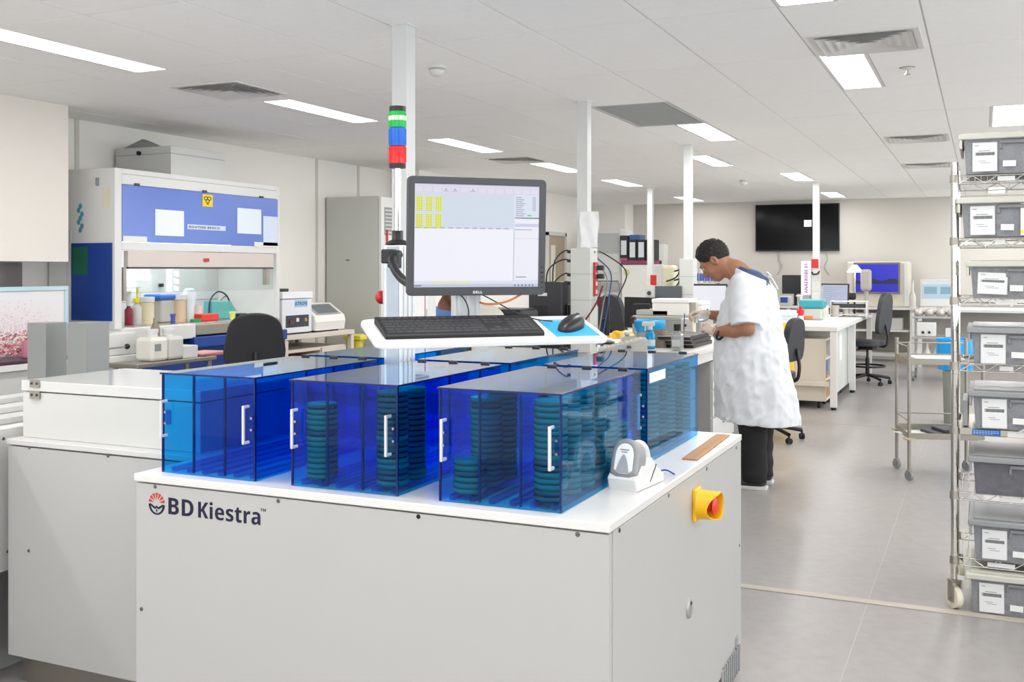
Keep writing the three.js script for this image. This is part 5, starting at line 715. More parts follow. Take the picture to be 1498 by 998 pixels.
  t = thing('reagent_cabinet', 'small white reagent cabinet with a purple stripe behind the keyboard', 'cabinet', [onZ(617, 450, -5.3)[0], 0.9, -5.3]); t.scale.set(0.36, 1, 0.2); mesh('cabinet_body', G.rspan(-0.18, 0.2, 0, 0.6, -0.2, 0.2, 0.005), M.white, t); mesh('cabinet_door', G.rspan(-0.17, 0.19, 0.02, 0.58, 0.2, 0.212, 0.003), mat('#eeede9', 0.4), t); mesh('purple_stripe', G.span(0.12, 0.135, 0.02, 0.58, 0.2125, 0.2145), mat('#b0308e', 0.5), t); mesh('cabinet_handle', G.rbox(0.012, 0.08, 0.02, 0.004, 0.16, 0.35, 0.22), M.grey, t);
}

// ---------------------------------------------------------------- far end: fridge, cupboard, files, desks, television
{
  const { flatMonitor, offScreen, paleScreen, whiteScreen } = globalThis.labParts; delete globalThis.labParts;
  let t = thing('file_fridge', 'white upright fridge with lever arch files on top', 'fridge', [-5.01, 0, -16.2]); mesh('fridge_body', G.rspan(-0.27, 0.27, 0.05, 1.6, -0.3, 0.27, 0.02), M.white, t); mesh('upper_door', G.rspan(-0.27, 0.27, 0.92, 1.59, 0.28, 0.32, 0.012), mat('#ecebe6', 0.3), t); mesh('lower_door', G.rspan(-0.27, 0.27, 0.08, 0.9, 0.28, 0.32, 0.012), mat('#ecebe6', 0.3), t); mesh('fridge_handle', G.rbox(0.02, 0.3, 0.03, 0.006, 0.24, 1.1, 0.335), M.lightGrey, t); mesh('yellow_round_sticker', G.cyl(0.055, 0.002, -0.18, 1.47, 0.3215, 'z', 20), mat('#d9d2a2', 0.6), t); mesh('purple_lettered_strip', G.span(0.17, 0.22, 1.05, 1.58, 0.3205, 0.3225), mat('#9c3a9c', 0.6), t); mesh('fridge_feet', G.span(-0.25, 0.25, 0, 0.05, -0.28, 0.25), M.black, t);
  for (let k = 0; k < 4; k++) { const b = thing('lever_arch_file', ['tallest black lever arch file beside the white cupboard', 'black lever arch file second from the cupboard', 'black lever arch file third from the cupboard', 'black lever arch file at the pole end of the row'][k], 'file', [-5.24 + k * 0.145, 1.6 + (k ? 0.06 : 0.1), -16.02]); mesh('file_case', G.rspan(-0.066, 0.066, 0, k ? 0.33 : 0.36, -0.14, 0.14, 0.004), mat('#2b2b31', 0.5), b); mesh('spine_label', G.span(-0.045, 0.045, 0.05, k ? 0.29 : 0.28, 0.1405, 0.143), mat('#dfe4e6', 0.6), b); }
  solo('file_plinth', 'dark pink flat boxes under the row of files on the fridge', 'boxes', G.rspan(-5.28, -4.78, 1.6, 1.66, -16.35, -15.88, 0.003), mat('#8e4264', 0.6)); solo('file_riser', 'pink box under the tallest file', 'box', G.rspan(-5.3, -5.18, 1.6605, 1.7, -16.2, -15.88, 0.003), mat('#a85a78', 0.6)); solo('blue_box_file', 'blue box lying on top of the black files', 'box', G.rspan(-5.15, -4.98, 1.99, 2.07, -16.2, -15.9, 0.004), mat('#3c639c', 0.5));
  t = thing('white_cupboard', 'tall white cupboard with a grey glazed upper door beside the fridge', 'cupboard', [-5.55, 0, -16.2]); mesh('cupboard_body', G.rspan(-0.25, 0.24, 0, 2.17, -0.3, 0.25, 0.006), M.white, t); mesh('glazed_door', G.rspan(-0.2, 0.2, 1.78, 2.1, 0.25, 0.262, 0.003), mat('#b9bcbc', 0.25), t); mesh('drawer_front', G.rspan(-0.22, 0.22, 1.46, 1.74, 0.25, 0.262, 0.003), M.white, t); mesh('grey_shelf', G.rspan(-0.22, 0.22, 1.18, 1.3, 0.25, 0.31, 0.003), M.grey, t); mesh('dark_slot', G.rspan(-0.2, 0.2, 1.31, 1.34, 0.25, 0.256, 0.001), M.midGrey, t);
  officeChair('office_chair', 'dark grey office chair turned away beside the black backed monitor', [-3.55, 0, -10.9], 2.6, { seat: 0.62, back: 0.48, fabric: mat('#3a3b40', 0.7) });
  // white ventilation unit and shelf on the far wall
  const u0 = onZ(962, 358, WALL_FAR), u1 = onZ(980, 420, WALL_FAR); t = thing('wall_dispenser', 'white wall unit with two dark panels beyond the fridge', 'wall unit', [u0[0], 0, WALL_FAR]); mesh('unit_body', G.rspan(-0.05, 0.2, u1[1] - 0.3, u0[1], 0.002, 0.25, 0.006), M.white, t); for (const k of [0, 1]) mesh('dark_panel', G.rspan(-0.02 + k * 0.1, 0.05 + k * 0.1, 1.58, 1.68, 0.25, 0.256, 0.002), M.darkGrey, t); mesh('grey_side', G.rspan(-0.2, -0.055, u0[1] - 0.3, u0[1], 0.002, 0.2, 0.004), M.midGrey, t);
  // desk along the far wall
  const dz = -17.9; t = thing('far_desk', 'long white desk along the far wall under the television', 'desk'); mesh('desk_top', G.rspan(-5.2, -0.98, 0.86, 0.9, dz, WALL_FAR + 0.02, 0.004), M.white, t); for (const x of [-5.1, -4.1, -3.0, -2.0, -1.05]) mesh('desk_leg', G.rspan(x - 0.03, x + 0.03, 0, 0.858, dz - 0.08, dz - 0.02, 0.003), M.white, t); mesh('desk_shelf', G.rspan(-1.95, -1.1, 0.5, 0.53, dz - 0.05, WALL_FAR + 0.05, 0.003), M.white, t); mesh('desk_back', G.span(-1.95, -1.1, 0.15, 0.85, WALL_FAR + 0.03, WALL_FAR + 0.05), mat('#9c968a', 0.6), t); mesh('foot_rail', G.rspan(-4.1, -1.05, 0.08, 0.14, dz - 0.3, dz - 0.26, 0.003), M.white, t);
  solo('white_desk_box', 'small white box on the shelf below the far desk', 'box', G.rspan(-1.5, -1.2, 0.53, 0.72, -18.3, -18.05, 0.005), M.white); solo('red_book', 'red backed book standing beside the small white desk box', 'book', G.rspan(-1.75, -1.7, 0.53, 0.78, -18.3, -18.08, 0.003), mat('#b5433e', 0.6)); solo('white_book', 'white book standing beside the red backed book', 'book', G.rspan(-1.69, -1.6, 0.53, 0.8, -18.3, -18.08, 0.003), M.paper);
  flatMonitor('dark_desk_monitor', 'switched off black monitor on the far desk below the television', [-2.93, 0.9, -18.2], 0.05, 0.44, 0.32, offScreen, { lift: 0.2 });
  t = thing('small_blue_printer', 'small white and blue device beside the switched off monitor', 'device', [-3.05, 0.9, -17.99]); mesh('device_body', G.rbox(0.2, 0.17, 0.16, 0.02, 0, 0.085, 0), M.lightGrey, t); mesh('blue_face', G.rbox(0.12, 0.09, 0.01, 0.003, -0.02, 0.1, 0.08), mat('#2b4ea6', 0.4), t);
  // television on the far wall
  const tv0 = onZ(1105, 300, WALL_FAR + 0.06), tv1 = onZ(1228, 367, WALL_FAR + 0.06); t = thing('wall_television', 'large black flat television mounted high on the far wall', 'television', [(tv0[0] + tv1[0]) / 2, (tv0[1] + tv1[1]) / 2, WALL_FAR]); const tw = (tv1[0] - tv0[0]) / 2, th_ = (tv0[1] - tv1[1]) / 2; mesh('television_case', G.rspan(-tw, tw, -th_, th_, 0.02, 0.06, 0.006), M.black, t); mesh('screen', G.plane(2 * tw - 0.03, 2 * th_ - 0.04).translate(0, 0.005, 0.0615), mat('#030304', 0.12, 0, { specularIntensity: 0.35 }), t); mesh('wall_bracket', G.span(-0.2, 0.2, -0.2, 0.2, 0, 0.02), M.darkGrey, t);
  for (const [u, s] of [[1141, -1], [1209, 1]]) { const a = onZ(u, 367, WALL_FAR), b = onZ(u + s * 4, 402, WALL_FAR); solo('television_lead', s < 0 ? 'thin white lead hanging below the television toward the dark monitor' : 'thin grey lead hanging below the television toward the tilted monitor', 'cable', G.tube([[a[0], a[1], WALL_FAR + 0.012], [a[0] + 0.02 * s, (a[1] * 2 + b[1]) / 3, WALL_FAR + 0.014], [a[0] - 0.03 * s, (a[1] + b[1] * 2) / 3, WALL_FAR + 0.014], [b[0], b[1], WALL_FAR + 0.012]], 0.008, 30, 6), M.grey); }
  // beige cabinet with a blue display
  const c0 = onZ(1239, 383, -17.95), c1 = onZ(1331, 446, -17.95); t = thing('display_cabinet', 'beige instrument cabinet with a big blue landscape display on the far desk', 'instrument', [(c0[0] + c1[0]) / 2, 0.9, -17.95]); const cw = (c1[0] - c0[0]) / 2, chh = c0[1] - 0.9; mesh('cabinet_case', G.rspan(-cw, cw, 0, chh, -0.5, 0, 0.03), M.cream, t);
  const s0 = onZ(1249, 384, -17.95), s1 = onZ(1317, 430, -17.95), sw = s1[0] - s0[0], sh2 = s0[1] - s1[1], scx = (s0[0] + s1[0]) / 2 - (c0[0] + c1[0]) / 2, scy = (s0[1] + s1[1]) / 2 - 0.9; mesh('display_frame', G.rbox(sw, sh2, 0.04, 0.008, scx, scy, 0.015), mat('#77736f', 0.4), t);
  mesh('display_screen', G.plane(sw - 0.06, sh2 - 0.06).translate(scx, scy, 0.0365), screenMat(256, 180, (g, w, h) => { g.fillStyle = '#2327d8'; g.fillRect(0, 0, w, h); g.fillStyle = '#232448'; g.beginPath(); g.moveTo(0, 106); for (let x = 0; x <= w; x += 16) g.lineTo(x, 100 + 8 * Math.sin(x * 0.05) + 4 * Math.sin(x * 0.2)); g.lineTo(w, 128); g.lineTo(0, 128); g.fill(); g.fillStyle = '#2a2ccc'; g.fillRect(0, 128, w, 60); }, 0.55), t);
  mesh('side_strip', G.rspan(cw * 0.82, cw * 0.95, 0.02, chh - 0.03, 0, 0.012, 0.005), M.white, t);
  // desk lamp in front of the display: white shade, grey stem head
  t = thing('grey_camera_head', 'grey rounded instrument head standing before the blue display', 'instrument', [-1.86, 0.9, -17.7]); t.position.set(onZ(1267, 400, -14.9)[0], 0.9, -14.9); mesh('head', G.rbox(0.14, 0.3, 0.12, 0.04, 0, 0.47, 0), mat('#a9a49b', 0.4), t); mesh('head_stem', G.cyl(0.03, 0.33, 0, 0.165, 0), M.grey, t); mesh('head_foot', G.cyl(0.09, 0.02, 0, 0.01, 0), M.grey, t);
  t = thing('desk_lamp', 'white cone shade desk lamp on the bench before the blue display', 'lamp', [onZ(1250, 400, -14.9)[0], 0.9, -14.95]); mesh('lamp_shade', G.lathe([[0.03, 0.68], [0.04, 0.67], [0.11, 0.58], [0.105, 0.575], [0.035, 0.66]], 20), mat('#fafafa', 0.5, 0, { emissive: '#fff6e6', emissiveIntensity: 0.6 }), t); mesh('lamp_stem', G.cyl(0.01, 0.66, 0, 0.33, 0), M.lightGrey, t); mesh('lamp_base', G.cyl(0.07, 0.015, 0, 0.0075, 0), M.lightGrey, t); const ll = new THREE.PointLight('#fff2dd', 0.25); ll.position.set(0, 0.6, 0); ll.name = 'bulb'; t.add(ll);
  const wb = onZ(1332, 440, -17.97); t = thing('white_squeeze_bottle', 'slim white bottle beside the display cabinet', 'bottle', [wb[0] + 0.03, 0.9, -18.0]); mesh('bottle_body', G.lathe([[0, 0], [0.05, 0], [0.05, 0.18], [0.02, 0.26], [0.016, 0.4], [0, 0.4]], 18), M.white, t); mesh('bottle_cap', G.cyl(0.018, 0.05, 0, 0.42, 0), M.lightGrey, t);
  // instrument trolley right of the desk with an all-in-one computer
  const k0 = onZ(1334, 450, -15.2), k1 = onZ(1402, 450, -15.2); t = thing('instrument_trolley', 'grey tiered trolley crowded with small instruments on big castors', 'trolley', [k0[0], 0, -15.2]); const kw = k1[0] - k0[0]; for (const y of [0.34, 0.6, 0.88]) mesh('shelf', G.rspan(0, kw, y - 0.03, y, -0.55, 0, 0.004), M.grey, t); for (const [x, z] of [[0.015, -0.02], [kw - 0.015, -0.02], [0.015, -0.53], [kw - 0.015, -0.53]]) { mesh('post', G.rspan(x - 0.015, x + 0.015, 0.12, 0.92, z - 0.015, z + 0.015, 0.003), M.lightGrey, t); mesh('castor', [G.cyl(0.055, 0.03, x, 0.055, z, 'x', 18), G.span(x - 0.022, x + 0.022, 0.06, 0.13, z - 0.012, z + 0.012)], M.midGrey, t); }
  for (let k = 0; k < 4; k++) solo('steel_pot', 'steel pot in the row on the trolley top shelf', 'pot', G.lathe([[0, 0], [0.055, 0], [0.06, 0.05], [0.045, 0.09], [0.03, 0.1], [0, 0.1]], 18), mat('#c3bdb4', 0.35, 0.4), [k0[0] + 0.08 + k * 0.14, 0.88, -15.3], 0, 'steel pots on the trolley');
  for (let k = 0; k < 5; k++) solo('glass_flask', 'small flask in the row on the trolley bottom shelf', 'flask', G.lathe([[0, 0], [0.05, 0], [0.05, 0.03], [0.016, 0.1], [0.016, 0.16], [0, 0.16]], 16), mat('#cfcdc9', 0.25), [k0[0] + 0.07 + k * 0.12, 0.34, -15.3], 0, 'flasks on the trolley');
  t = thing('white_hotplate', 'white instrument with two dark knobs on the trolley middle shelf', 'instrument', [k0[0] + 0.18, 0.6, -15.35]); mesh('hotplate_body', G.rbox(0.25, 0.2, 0.26, 0.02, 0, 0.1, 0), M.white, t); for (const s of [-0.04, 0.04]) mesh('dark_knob', G.cyl(0.018, 0.012, s, 0.06, 0.135, 'z', 14), M.black, t);
  solo('white_block_device', 'plain white block on the trolley middle shelf end', 'box', G.rbox(0.16, 0.12, 0.2, 0.01, 0, 0.06, 0), M.white, [k0[0] + 0.5, 0.6, -15.35]);
  { const a = onZ(1349, 409, -17.6), b = onZ(1400, 440, -17.6); const m = thing('all_in_one_computer', 'white all-in-one computer with pale blue screen near the wire rack', 'computer', [(a[0] + b[0]) / 2, 0.9, -17.6]); mesh('casing', G.rspan(-0.28, 0.28, a[1] - 0.9 - 0.42, a[1] - 0.9, -0.04, 0, 0.01), M.white, m); mesh('screen', G.plane(0.5, 0.27).translate(0, a[1] - 0.9 - 0.165, 0.0012), screenMat(160, 96, (g, w, h) => { g.fillStyle = '#c4dcec'; g.fillRect(0, 0, w, h); g.fillStyle = '#8fb7c9'; g.fillRect(8, 30, 60, 40); g.fillRect(84, 30, 60, 40); g.fillStyle = '#e8eef6'; g.fillRect(0, 0, w, 16); }, 0.58), m); mesh('stand', [G.rspan(-0.05, 0.05, 0.01, 0.2, -0.06, -0.045, 0.004), G.rspan(-0.1, 0.1, 0, 0.01, -0.12, 0.06, 0.004)], M.alu, m); const d2 = thing('corner_desk', 'white desk in the far corner carrying the all-in-one computer', 'desk'); mesh('desk_top', G.rspan(-0.95, 1.2, 0.86, 0.9, -17.3, WALL_FAR + 0.02, 0.004), M.white, d2); for (const x of [-0.9, 1.15]) mesh('desk_leg', G.rspan(x - 0.03, x + 0.03, 0, 0.858, -17.4, -17.34, 0.003), M.white, d2); }
  // second island with shelf pedestal
  const JX0 = -2.78, JX1 = -1.43, J0 = -11.6, J1 = -15.5; t = thing('white_island', 'white framed island bench with a cream mobile shelf unit under its end', 'bench'); mesh('worktop', G.rspan(JX0, JX1, 0.85, 0.9, J0, J1, 0.004), M.white, t); for (const [x, z] of [[JX1 - 0.04, J0 - 0.04], [JX1 - 0.04, -13.4], [JX1 - 0.04, J1 + 0.04], [JX0 + 0.04, J0 - 0.04], [JX0 + 0.04, J1 + 0.04]]) { mesh('leg', G.rspan(x - 0.035, x + 0.035, 0.03, 0.848, z - 0.03, z + 0.03, 0.003), M.white, t); mesh('leg_foot', G.cyl(0.03, 0.03, x, 0.015, z), M.black, t); } mesh('front_rail', G.rspan(JX0 + 0.08, JX1 - 0.08, 0.25, 0.3, J0 - 0.02, J0 - 0.06, 0.003), M.cream, t);
  t = thing('mobile_shelf_unit', 'cream mobile shelf unit on castors under the white island', 'shelf unit'); const s = [JX0 + 0.1, JX1 - 0.13]; mesh('end_panel', G.rspan(s[0], s[1], 0.08, 0.76, J0 - 0.09, J0 - 0.11, 0.003), M.cream, t); mesh('back_panel', G.rspan(s[0], s[0] + 0.02, 0.08, 0.76, J0 - 0.115, J0 - 0.6, 0.003), M.cream, t); for (const y of [0.08, 0.3, 0.53, 0.74]) mesh('shelf', G.rspan(s[0] + 0.02, s[1], y, y + 0.02, J0 - 0.112, J0 - 0.6, 0.003), M.cream, t); for (const z of [J0 - 0.16, J0 - 0.55]) for (const x of [s[0] + 0.1, s[1] - 0.08]) mesh('castor', [G.cyl(0.04, 0.03, x, 0.04, z, 'x', 16)], M.rubber, t);
  solo('blue_carton', 'blue carton on the middle shelf of the cream mobile unit', 'carton', G.rspan(s[1] - 0.28, s[1] - 0.02, 0.39, 0.5, J0 - 0.14, J0 - 0.4, 0.004), mat('#1b5fa8', 0.5)); solo('red_white_carton', 'red and white carton under the blue carton', 'carton', G.rspan(s[1] - 0.28, s[1] - 0.02, 0.32, 0.389, J0 - 0.14, J0 - 0.36, 0.004), mat('#a83a34', 0.5)); solo('brown_carton', 'brown cardboard box on the lowest shelf of the cream mobile unit', 'box', G.rspan(s[1] - 0.3, s[1] - 0.02, 0.1, 0.28, J0 - 0.14, J0 - 0.5, 0.004), M.tan);
  for (const [z, l] of [[-12.74, 'pale cupboard under the white island beside the mobile unit'], [-13.72, 'pale cupboard under the white island near the dark chair']]) { const u = thing('under_cupboard', l, 'cupboard', [0, 0, z]); mesh('cupboard_body', G.rspan(JX0 + 0.15, JX1 - 0.12, 0.09, 0.82, 0.5, -0.45, 0.004), M.lightGrey, u); mesh('cupboard_door', G.rspan(JX1 - 0.12, JX1 - 0.1, 0.1, 0.81, 0.49, -0.44, 0.003), mat('#cfcfca', 0.4), u); mesh('plinth', G.span(JX0 + 0.2, JX1 - 0.16, 0, 0.09, 0.45, -0.4), M.darkGrey, u); mesh('paper_notice', G.span(JX1 - 0.1, JX1 - 0.0985, 0.45, 0.78, 0.1, -0.1), M.paper, u); }
  const onJ = (u, v) => { const p = onH(u, v, 0.9); return [p[0], 0.9, p[2]]; };
  t = thing('teal_lidded_box', 'clear box with teal plastic lid on the white island', 'box', [onZ(1189, 450, -13.2)[0], 0.9, -13.2]); mesh('box_body', G.rbox(0.24, 0.14, 0.24, 0.02, 0, 0.07, 0), mat('#c9cbc2', 0.3), t); mesh('teal_lid', G.rbox(0.3, 0.11, 0.28, 0.03, 0, 0.195, 0), mat('#3aa0ad', 0.35), t); mesh('orange_label', G.box(0.12, 0.04, 0.003, -0.04, 0.03, 0.1215), M.orange, t);
  t = thing('red_bottle', 'small red bottle with white label on the white island', 'bottle', [onZ(1171, 450, -12.5)[0], 0.9, -12.5]); mesh('bottle_body', [G.cyl(0.035, 0.14, 0, 0.07, 0), G.cyl(0.045, 0.05, 0, 0.12, 0)], mat('#d81f26', 0.35), t); mesh('bottle_cap', G.cyl(0.02, 0.04, 0, 0.165, 0), M.red, t); mesh('white_label', G.cyl(0.0355, 0.05, 0, 0.05, 0), M.paper, t);
  solo('paper_pad', 'stack of pale blue and white papers beside the red bottle', 'papers', [0, 1, 2, 3, 4].map((q) => G.box(0.26, 0.02, 0.3, 0.01 * Math.sin(q * 2), 0.01 + 0.0205 * q, 0.008 * Math.cos(q * 3))), mat('#dfe7ea', 0.8), [onZ(1150, 450, -12.5)[0], 0.9, -12.5], 0.1); solo('cream_towel', 'folded cream towel behind the paper stack', 'towel', G.rbox(0.36, 0.12, 0.26, 0.04, 0, 0.06, 0), mat('#efe9d8', 0.9), [onZ(1150, 450, -12.95)[0], 0.9, -12.95]);
  solo('white_tap_bottle', 'white pump bottle behind the teal lidded box', 'bottle', [G.lathe([[0, 0], [0.04, 0], [0.04, 0.18], [0.015, 0.22], [0.015, 0.27], [0, 0.27]], 16), G.rbox(0.09, 0.02, 0.02, 0.006, -0.02, 0.28, 0)], M.white, [onZ(1172, 450, -13.6)[0], 0.9, -13.6]);
  for (let k = 0; k < 3; k++) solo('small_jar', 'small pale jar in the cluster beside the teal lidded box', 'jar', [G.cyl(0.045, 0.12, 0, 0.06, 0), G.cyl(0.05, 0.03, 0, 0.135, 0)], mat(['#d9d3c8', '#bfb4a9', '#e2dfd8'][k], 0.4), [onZ(1207, 450, -14)[0] + k * 0.12, 0.9, -14 - 0.1 * k], 0, 'jars beside the teal lidded box');
  { const p = onZ(1221, 450, -15.0); const m = flatMonitor('tilted_monitor', 'pale blue screened monitor on the white island beside the red box pole', [p[0], 0.9, -15.0], -0.3, 0.4, 0.36, paleScreen, { lift: 0.06 }); m.rotation.order = 'YXZ'; m.rotation.x = -0.06; solo('side_screen_panel', 'grey side panel folded against the tilted monitor', 'panel', G.rbox(0.2, 0.34, 0.02, 0.004, 0, 0.22, 0), mat('#c3c3c8', 0.4), [p[0] - 0.24, 0.9, -14.93], 0.5); }
  t = thing('white_wire_stand', 'low white wire paper stand on the white island end', 'stand', [onZ(1252, 460, -14.2)[0] - 0.08, 0.9, -14.2]); for (const y of [0.03, 0.11, 0.2]) mesh('wire_tier', G.rbox(0.46, 0.012, 0.24, 0.004, 0, y, 0), M.white, t); for (const x of [-0.22, 0.22]) mesh('wire_post', G.rbox(0.014, 0.21, 0.24, 0.004, x, 0.105, 0), M.white, t); mesh('dark_papers', G.box(0.4, 0.04, 0.2, 0, 0.145, 0), M.darkGrey, t);
  t = thing('black_webcam', 'small black camera on a short stand over the wire stand', 'camera', [onZ(1250, 450, -14.55)[0], 0.9, -14.55]); mesh('camera_stem', G.cyl(0.014, 0.2, 0, 0.1, 0), M.black, t); mesh('camera_head', G.rbox(0.1, 0.1, 0.1, 0.03, -0.03, 0.26, 0), M.black, t); mesh('camera_foot', G.cyl(0.05, 0.015, 0, 0.0075, 0), M.black, t);
  officeChair('office_chair', 'dark grey task chair with a tall back beside the white island end', [-1.4, 0, -14.5], -1.85, { seat: 0.55, back: 0.52, ring: true, fabric: mat('#34363b', 0.45) });
  officeChair('office_chair', 'black chair standing half hidden behind the man in the white gown', [-1.74, 0, -9.42], -1.75, { seat: 0.58, back: 0.36, fabric: mat('#202126', 0.6) });
  const yb = thing('yellow_waste_bag', 'bright yellow waste bag beside the black chair behind the man', 'waste bag', [onZ(1137, 480, -10.75)[0], 0, -10.75]); yb.scale.y = 1.25; mesh('bag_body', (() => { const g = G.lathe([[0, 0], [0.15, 0], [0.17, 0.3], [0.15, 0.6], [0.17, 0.72], [0.14, 0.78], [0, 0.76]], 26), p = g.attributes.position; for (let i = 0; i < p.count; i++) { const a = Math.atan2(p.getZ(i), p.getX(i)), n = 1 + 0.06 * Math.sin(7 * a + 9 * p.getY(i)) + 0.04 * Math.sin(13 * a); p.setX(i, p.getX(i) * n); p.setZ(i, p.getZ(i) * n); } g.computeVertexNormals(); return g; })(), mat('#e8b81d', 0.35), yb);
  // cream pillar equipment by the third pole
  t = thing('cable_rack', 'cream rack with a column of looped dark leads beside the third pole', 'cable rack', [-2.85, 0.9, -10.1]); mesh('rack_panel', G.rspan(-0.06, 0.06, 0, 0.66, -0.1, 0.1, 0.03), mat('#dcd5b8', 0.5), t); for (let k = 0; k < 6; k++) mesh('lead_loop', G.tube([[0.06, 0.6 - k * 0.09, 0.05], [0.13, 0.61 - k * 0.09, 0.1], [0.1, 0.54 - k * 0.09, 0.14], [0, 0.5 - k * 0.09, 0.13]], 0.008, 16, 6), M.black, t);
  t = thing('bottle_shelf', 'small white shelf of blue labelled bottles beyond the bright monitor', 'shelf', [onZ(1030, 400, -12.2)[0], 0.9, -12.2]); t.position.x = onZ(1030, 400, -18.1)[0]; t.position.z = -18.1; mesh('shelf_board', [G.rspan(-0.2, 0.25, 0, 0.03, -0.12, 0.12, 0.003), G.rspan(-0.2, 0.25, 0.36, 0.38, -0.12, 0.12, 0.003), G.rspan(-0.2, -0.18, 0.031, 0.75, -0.12, 0.12, 0.003), G.rspan(0.23, 0.25, 0.031, 0.75, -0.12, 0.12, 0.003)], M.white, t); const bx = t.position.x; for (let k = 0; k < 4; k++) { const q = thing('labelled_bottle', 'white bottle with blue label in the row on the far desk shelf', 'bottle', [bx - 0.13 + k * 0.1, 1.28, -18.05], 0, 'blue labelled bottles on the far desk shelf'); mesh('bottle_body', G.lathe([[0, 0], [0.04, 0], [0.04, 0.2], [0.018, 0.25], [0.018, 0.3], [0, 0.3]], 16), M.white, q); mesh('blue_label', G.cyl(0.041, 0.13, 0, 0.1, 0, 'y', 16), mat('#5a6cc0', 0.5), q); }
}

// ---------------------------------------------------------------- chrome wire rack with grey bins
const SHELF_Y = [1.926, 1.646, 1.379, 1.087, 0.8, 0.509, 0.217];
{
  const t = thing('wire_rack', 'tall chrome wire rack on castors holding the grey lidded bins', 'rack', [-0.118, 0, -5.07]), W = 1.2, D = 0.48;
  const posts = [[0, 0], [W, 0], [0, -D], [W, -D]];
  for (const [x, z] of posts) {
    const p = mesh('post', G.cyl(0.0155, 1.87, x, 0.13 + 0.935, z, 'y', 18), M.chrome, t); mesh('post_groove', Array.from({ length: 36 }, (_, k) => new THREE.TorusGeometry(0.0156, 0.0009, 4, 16).rotateX(Math.PI / 2).translate(x, 0.2 + k * 0.05, z)), M.dullSteel, p);
    const c = mesh('caster', [G.cyl(0.05, 0.026, 0, 0.05, 0, 'x', 24)], mat('#e2dbc4', 0.45), t); c.position.set(x, 0, z); c.rotation.y = 0.55; mesh('caster_fork', [G.rspan(-0.022, -0.017, 0.03, 0.125, -0.02, 0.02, 0.002), G.rspan(0.017, 0.022, 0.03, 0.125, -0.02, 0.02, 0.002), G.rspan(-0.022, 0.022, 0.118, 0.128, -0.022, 0.022, 0.003), G.cyl(0.006, 0.056, 0, 0.05, 0, 'x', 10)], M.dullSteel, c);
  }
  SHELF_Y.forEach((y, i) => {
    for (const [x, z] of posts) mesh('collar', G.cyl(0.021, 0.035, x, y, z, 'y', 16, 0.019), M.dullSteel, t);
    if (i === 4) { mesh('solid_shelf', G.rspan(0.02, W - 0.02, y - 0.02, y + 0.012, 0.012, -D - 0.012, 0.004), M.steel, t); mesh('blue_label', G.plane(0.115, 0.026).translate(0.13, y - 0.004, 0.0125), printed(256, 56, (g, w, h) => { g.fillStyle = '#2f6fb5'; g.fillRect(0, 0, w, h); g.fillStyle = '#cfe0f2'; for (let k = 0; k < 9; k++) { g.fillRect(12 + k * 26, 12, 18, 5); g.fillRect(10 + k * 26, 27, 20, 5); if (k < 7) g.fillRect(14 + k * 26, 41, 16, 4); } }), t); mesh('white_label', G.box(0.07, 0.024, 0.002, 0.25, y - 0.006, 0.0135), M.paper, t); return; }
    const f = mesh('wire_shelf', [...[0.012, -0.022].flatMap((d) => [G.bar([0.015, y + d, 0], [W - 0.015, y + d, 0], 0.0035, 8), G.bar([0.015, y + d, -D], [W - 0.015, y + d, -D], 0.0035, 8), G.bar([0, y + d, -0.015], [0, y + d, -D + 0.015], 0.0035, 8), G.bar([W, y + d, -0.015], [W, y + d, -D + 0.015], 0.0035, 8)])], M.chrome, t);
    const zig = []; for (let k = 0; k < 22; k++) { const x0 = 0.02 + k * 0.0525, a = k % 2 ? 0.012 : -0.022, b = k % 2 ? -0.022 : 0.012; zig.push(G.bar([x0, y + a, 0.001], [x0 + 0.0525, y + b, 0.001], 0.0027, 6), G.bar([x0, y + a, -D], [x0 + 0.0525, y + b, -D], 0.0027, 6)); } for (let k = 0; k < 8; k++) { const z0 = -0.02 - k * 0.055, a = k % 2 ? 0.012 : -0.022, b = k % 2 ? -0.022 : 0.012; zig.push(G.bar([0, y + a, z0], [0, y + b, z0 - 0.055], 0.0027, 6)); }
    mesh('zigzag_wire', zig, M.chrome, f); const deck = []; for (let k = 0; k < 44; k++) deck.push(G.bar([0.03 + k * 0.0262, y + 0.014, 0], [0.03 + k * 0.0262, y + 0.014, -D], 0.0019, 5)); mesh('deck_wires', deck, M.chrome, f);
    mesh('shelf_tag', G.box([0.07, 0.04, 0.085, 0.055, 0, 0.085, 0.11][i], 0.02, 0.0015, [0.21, 0.185, 0.21, 0.21, 0, 0.225, 0.19][i], y - 0.005, 0.006), M.paper, f);
    if (i > 1) { const led = []; for (const d of [0.035, 0.06, 0.085, 0.11].slice(0, i < 4 ? 3 : 4)) led.push(G.bar([0.0, y + d, -0.04], [0.0, y + d, -D + 0.04], 0.0025, 6)); led.push(G.tube([[0, y + 0.012, -0.03], [0, y + 0.05, -0.028], [0.0, y + 0.11, -0.03], [0, y + 0.115, -0.06]], 0.003, 12, 6), G.tube([[0, y + 0.012, -D + 0.03], [0, y + 0.1, -D + 0.03], [0, y + 0.115, -D + 0.06]], 0.003, 12, 6)); mesh('side_ledge', led, M.chrome, f); }
  });
  mesh('foot_sticker', G.box(0.002, 0.02, 0.05, 0.0, 0.14, 0.02).rotateY(1.2), M.paper, t);
}
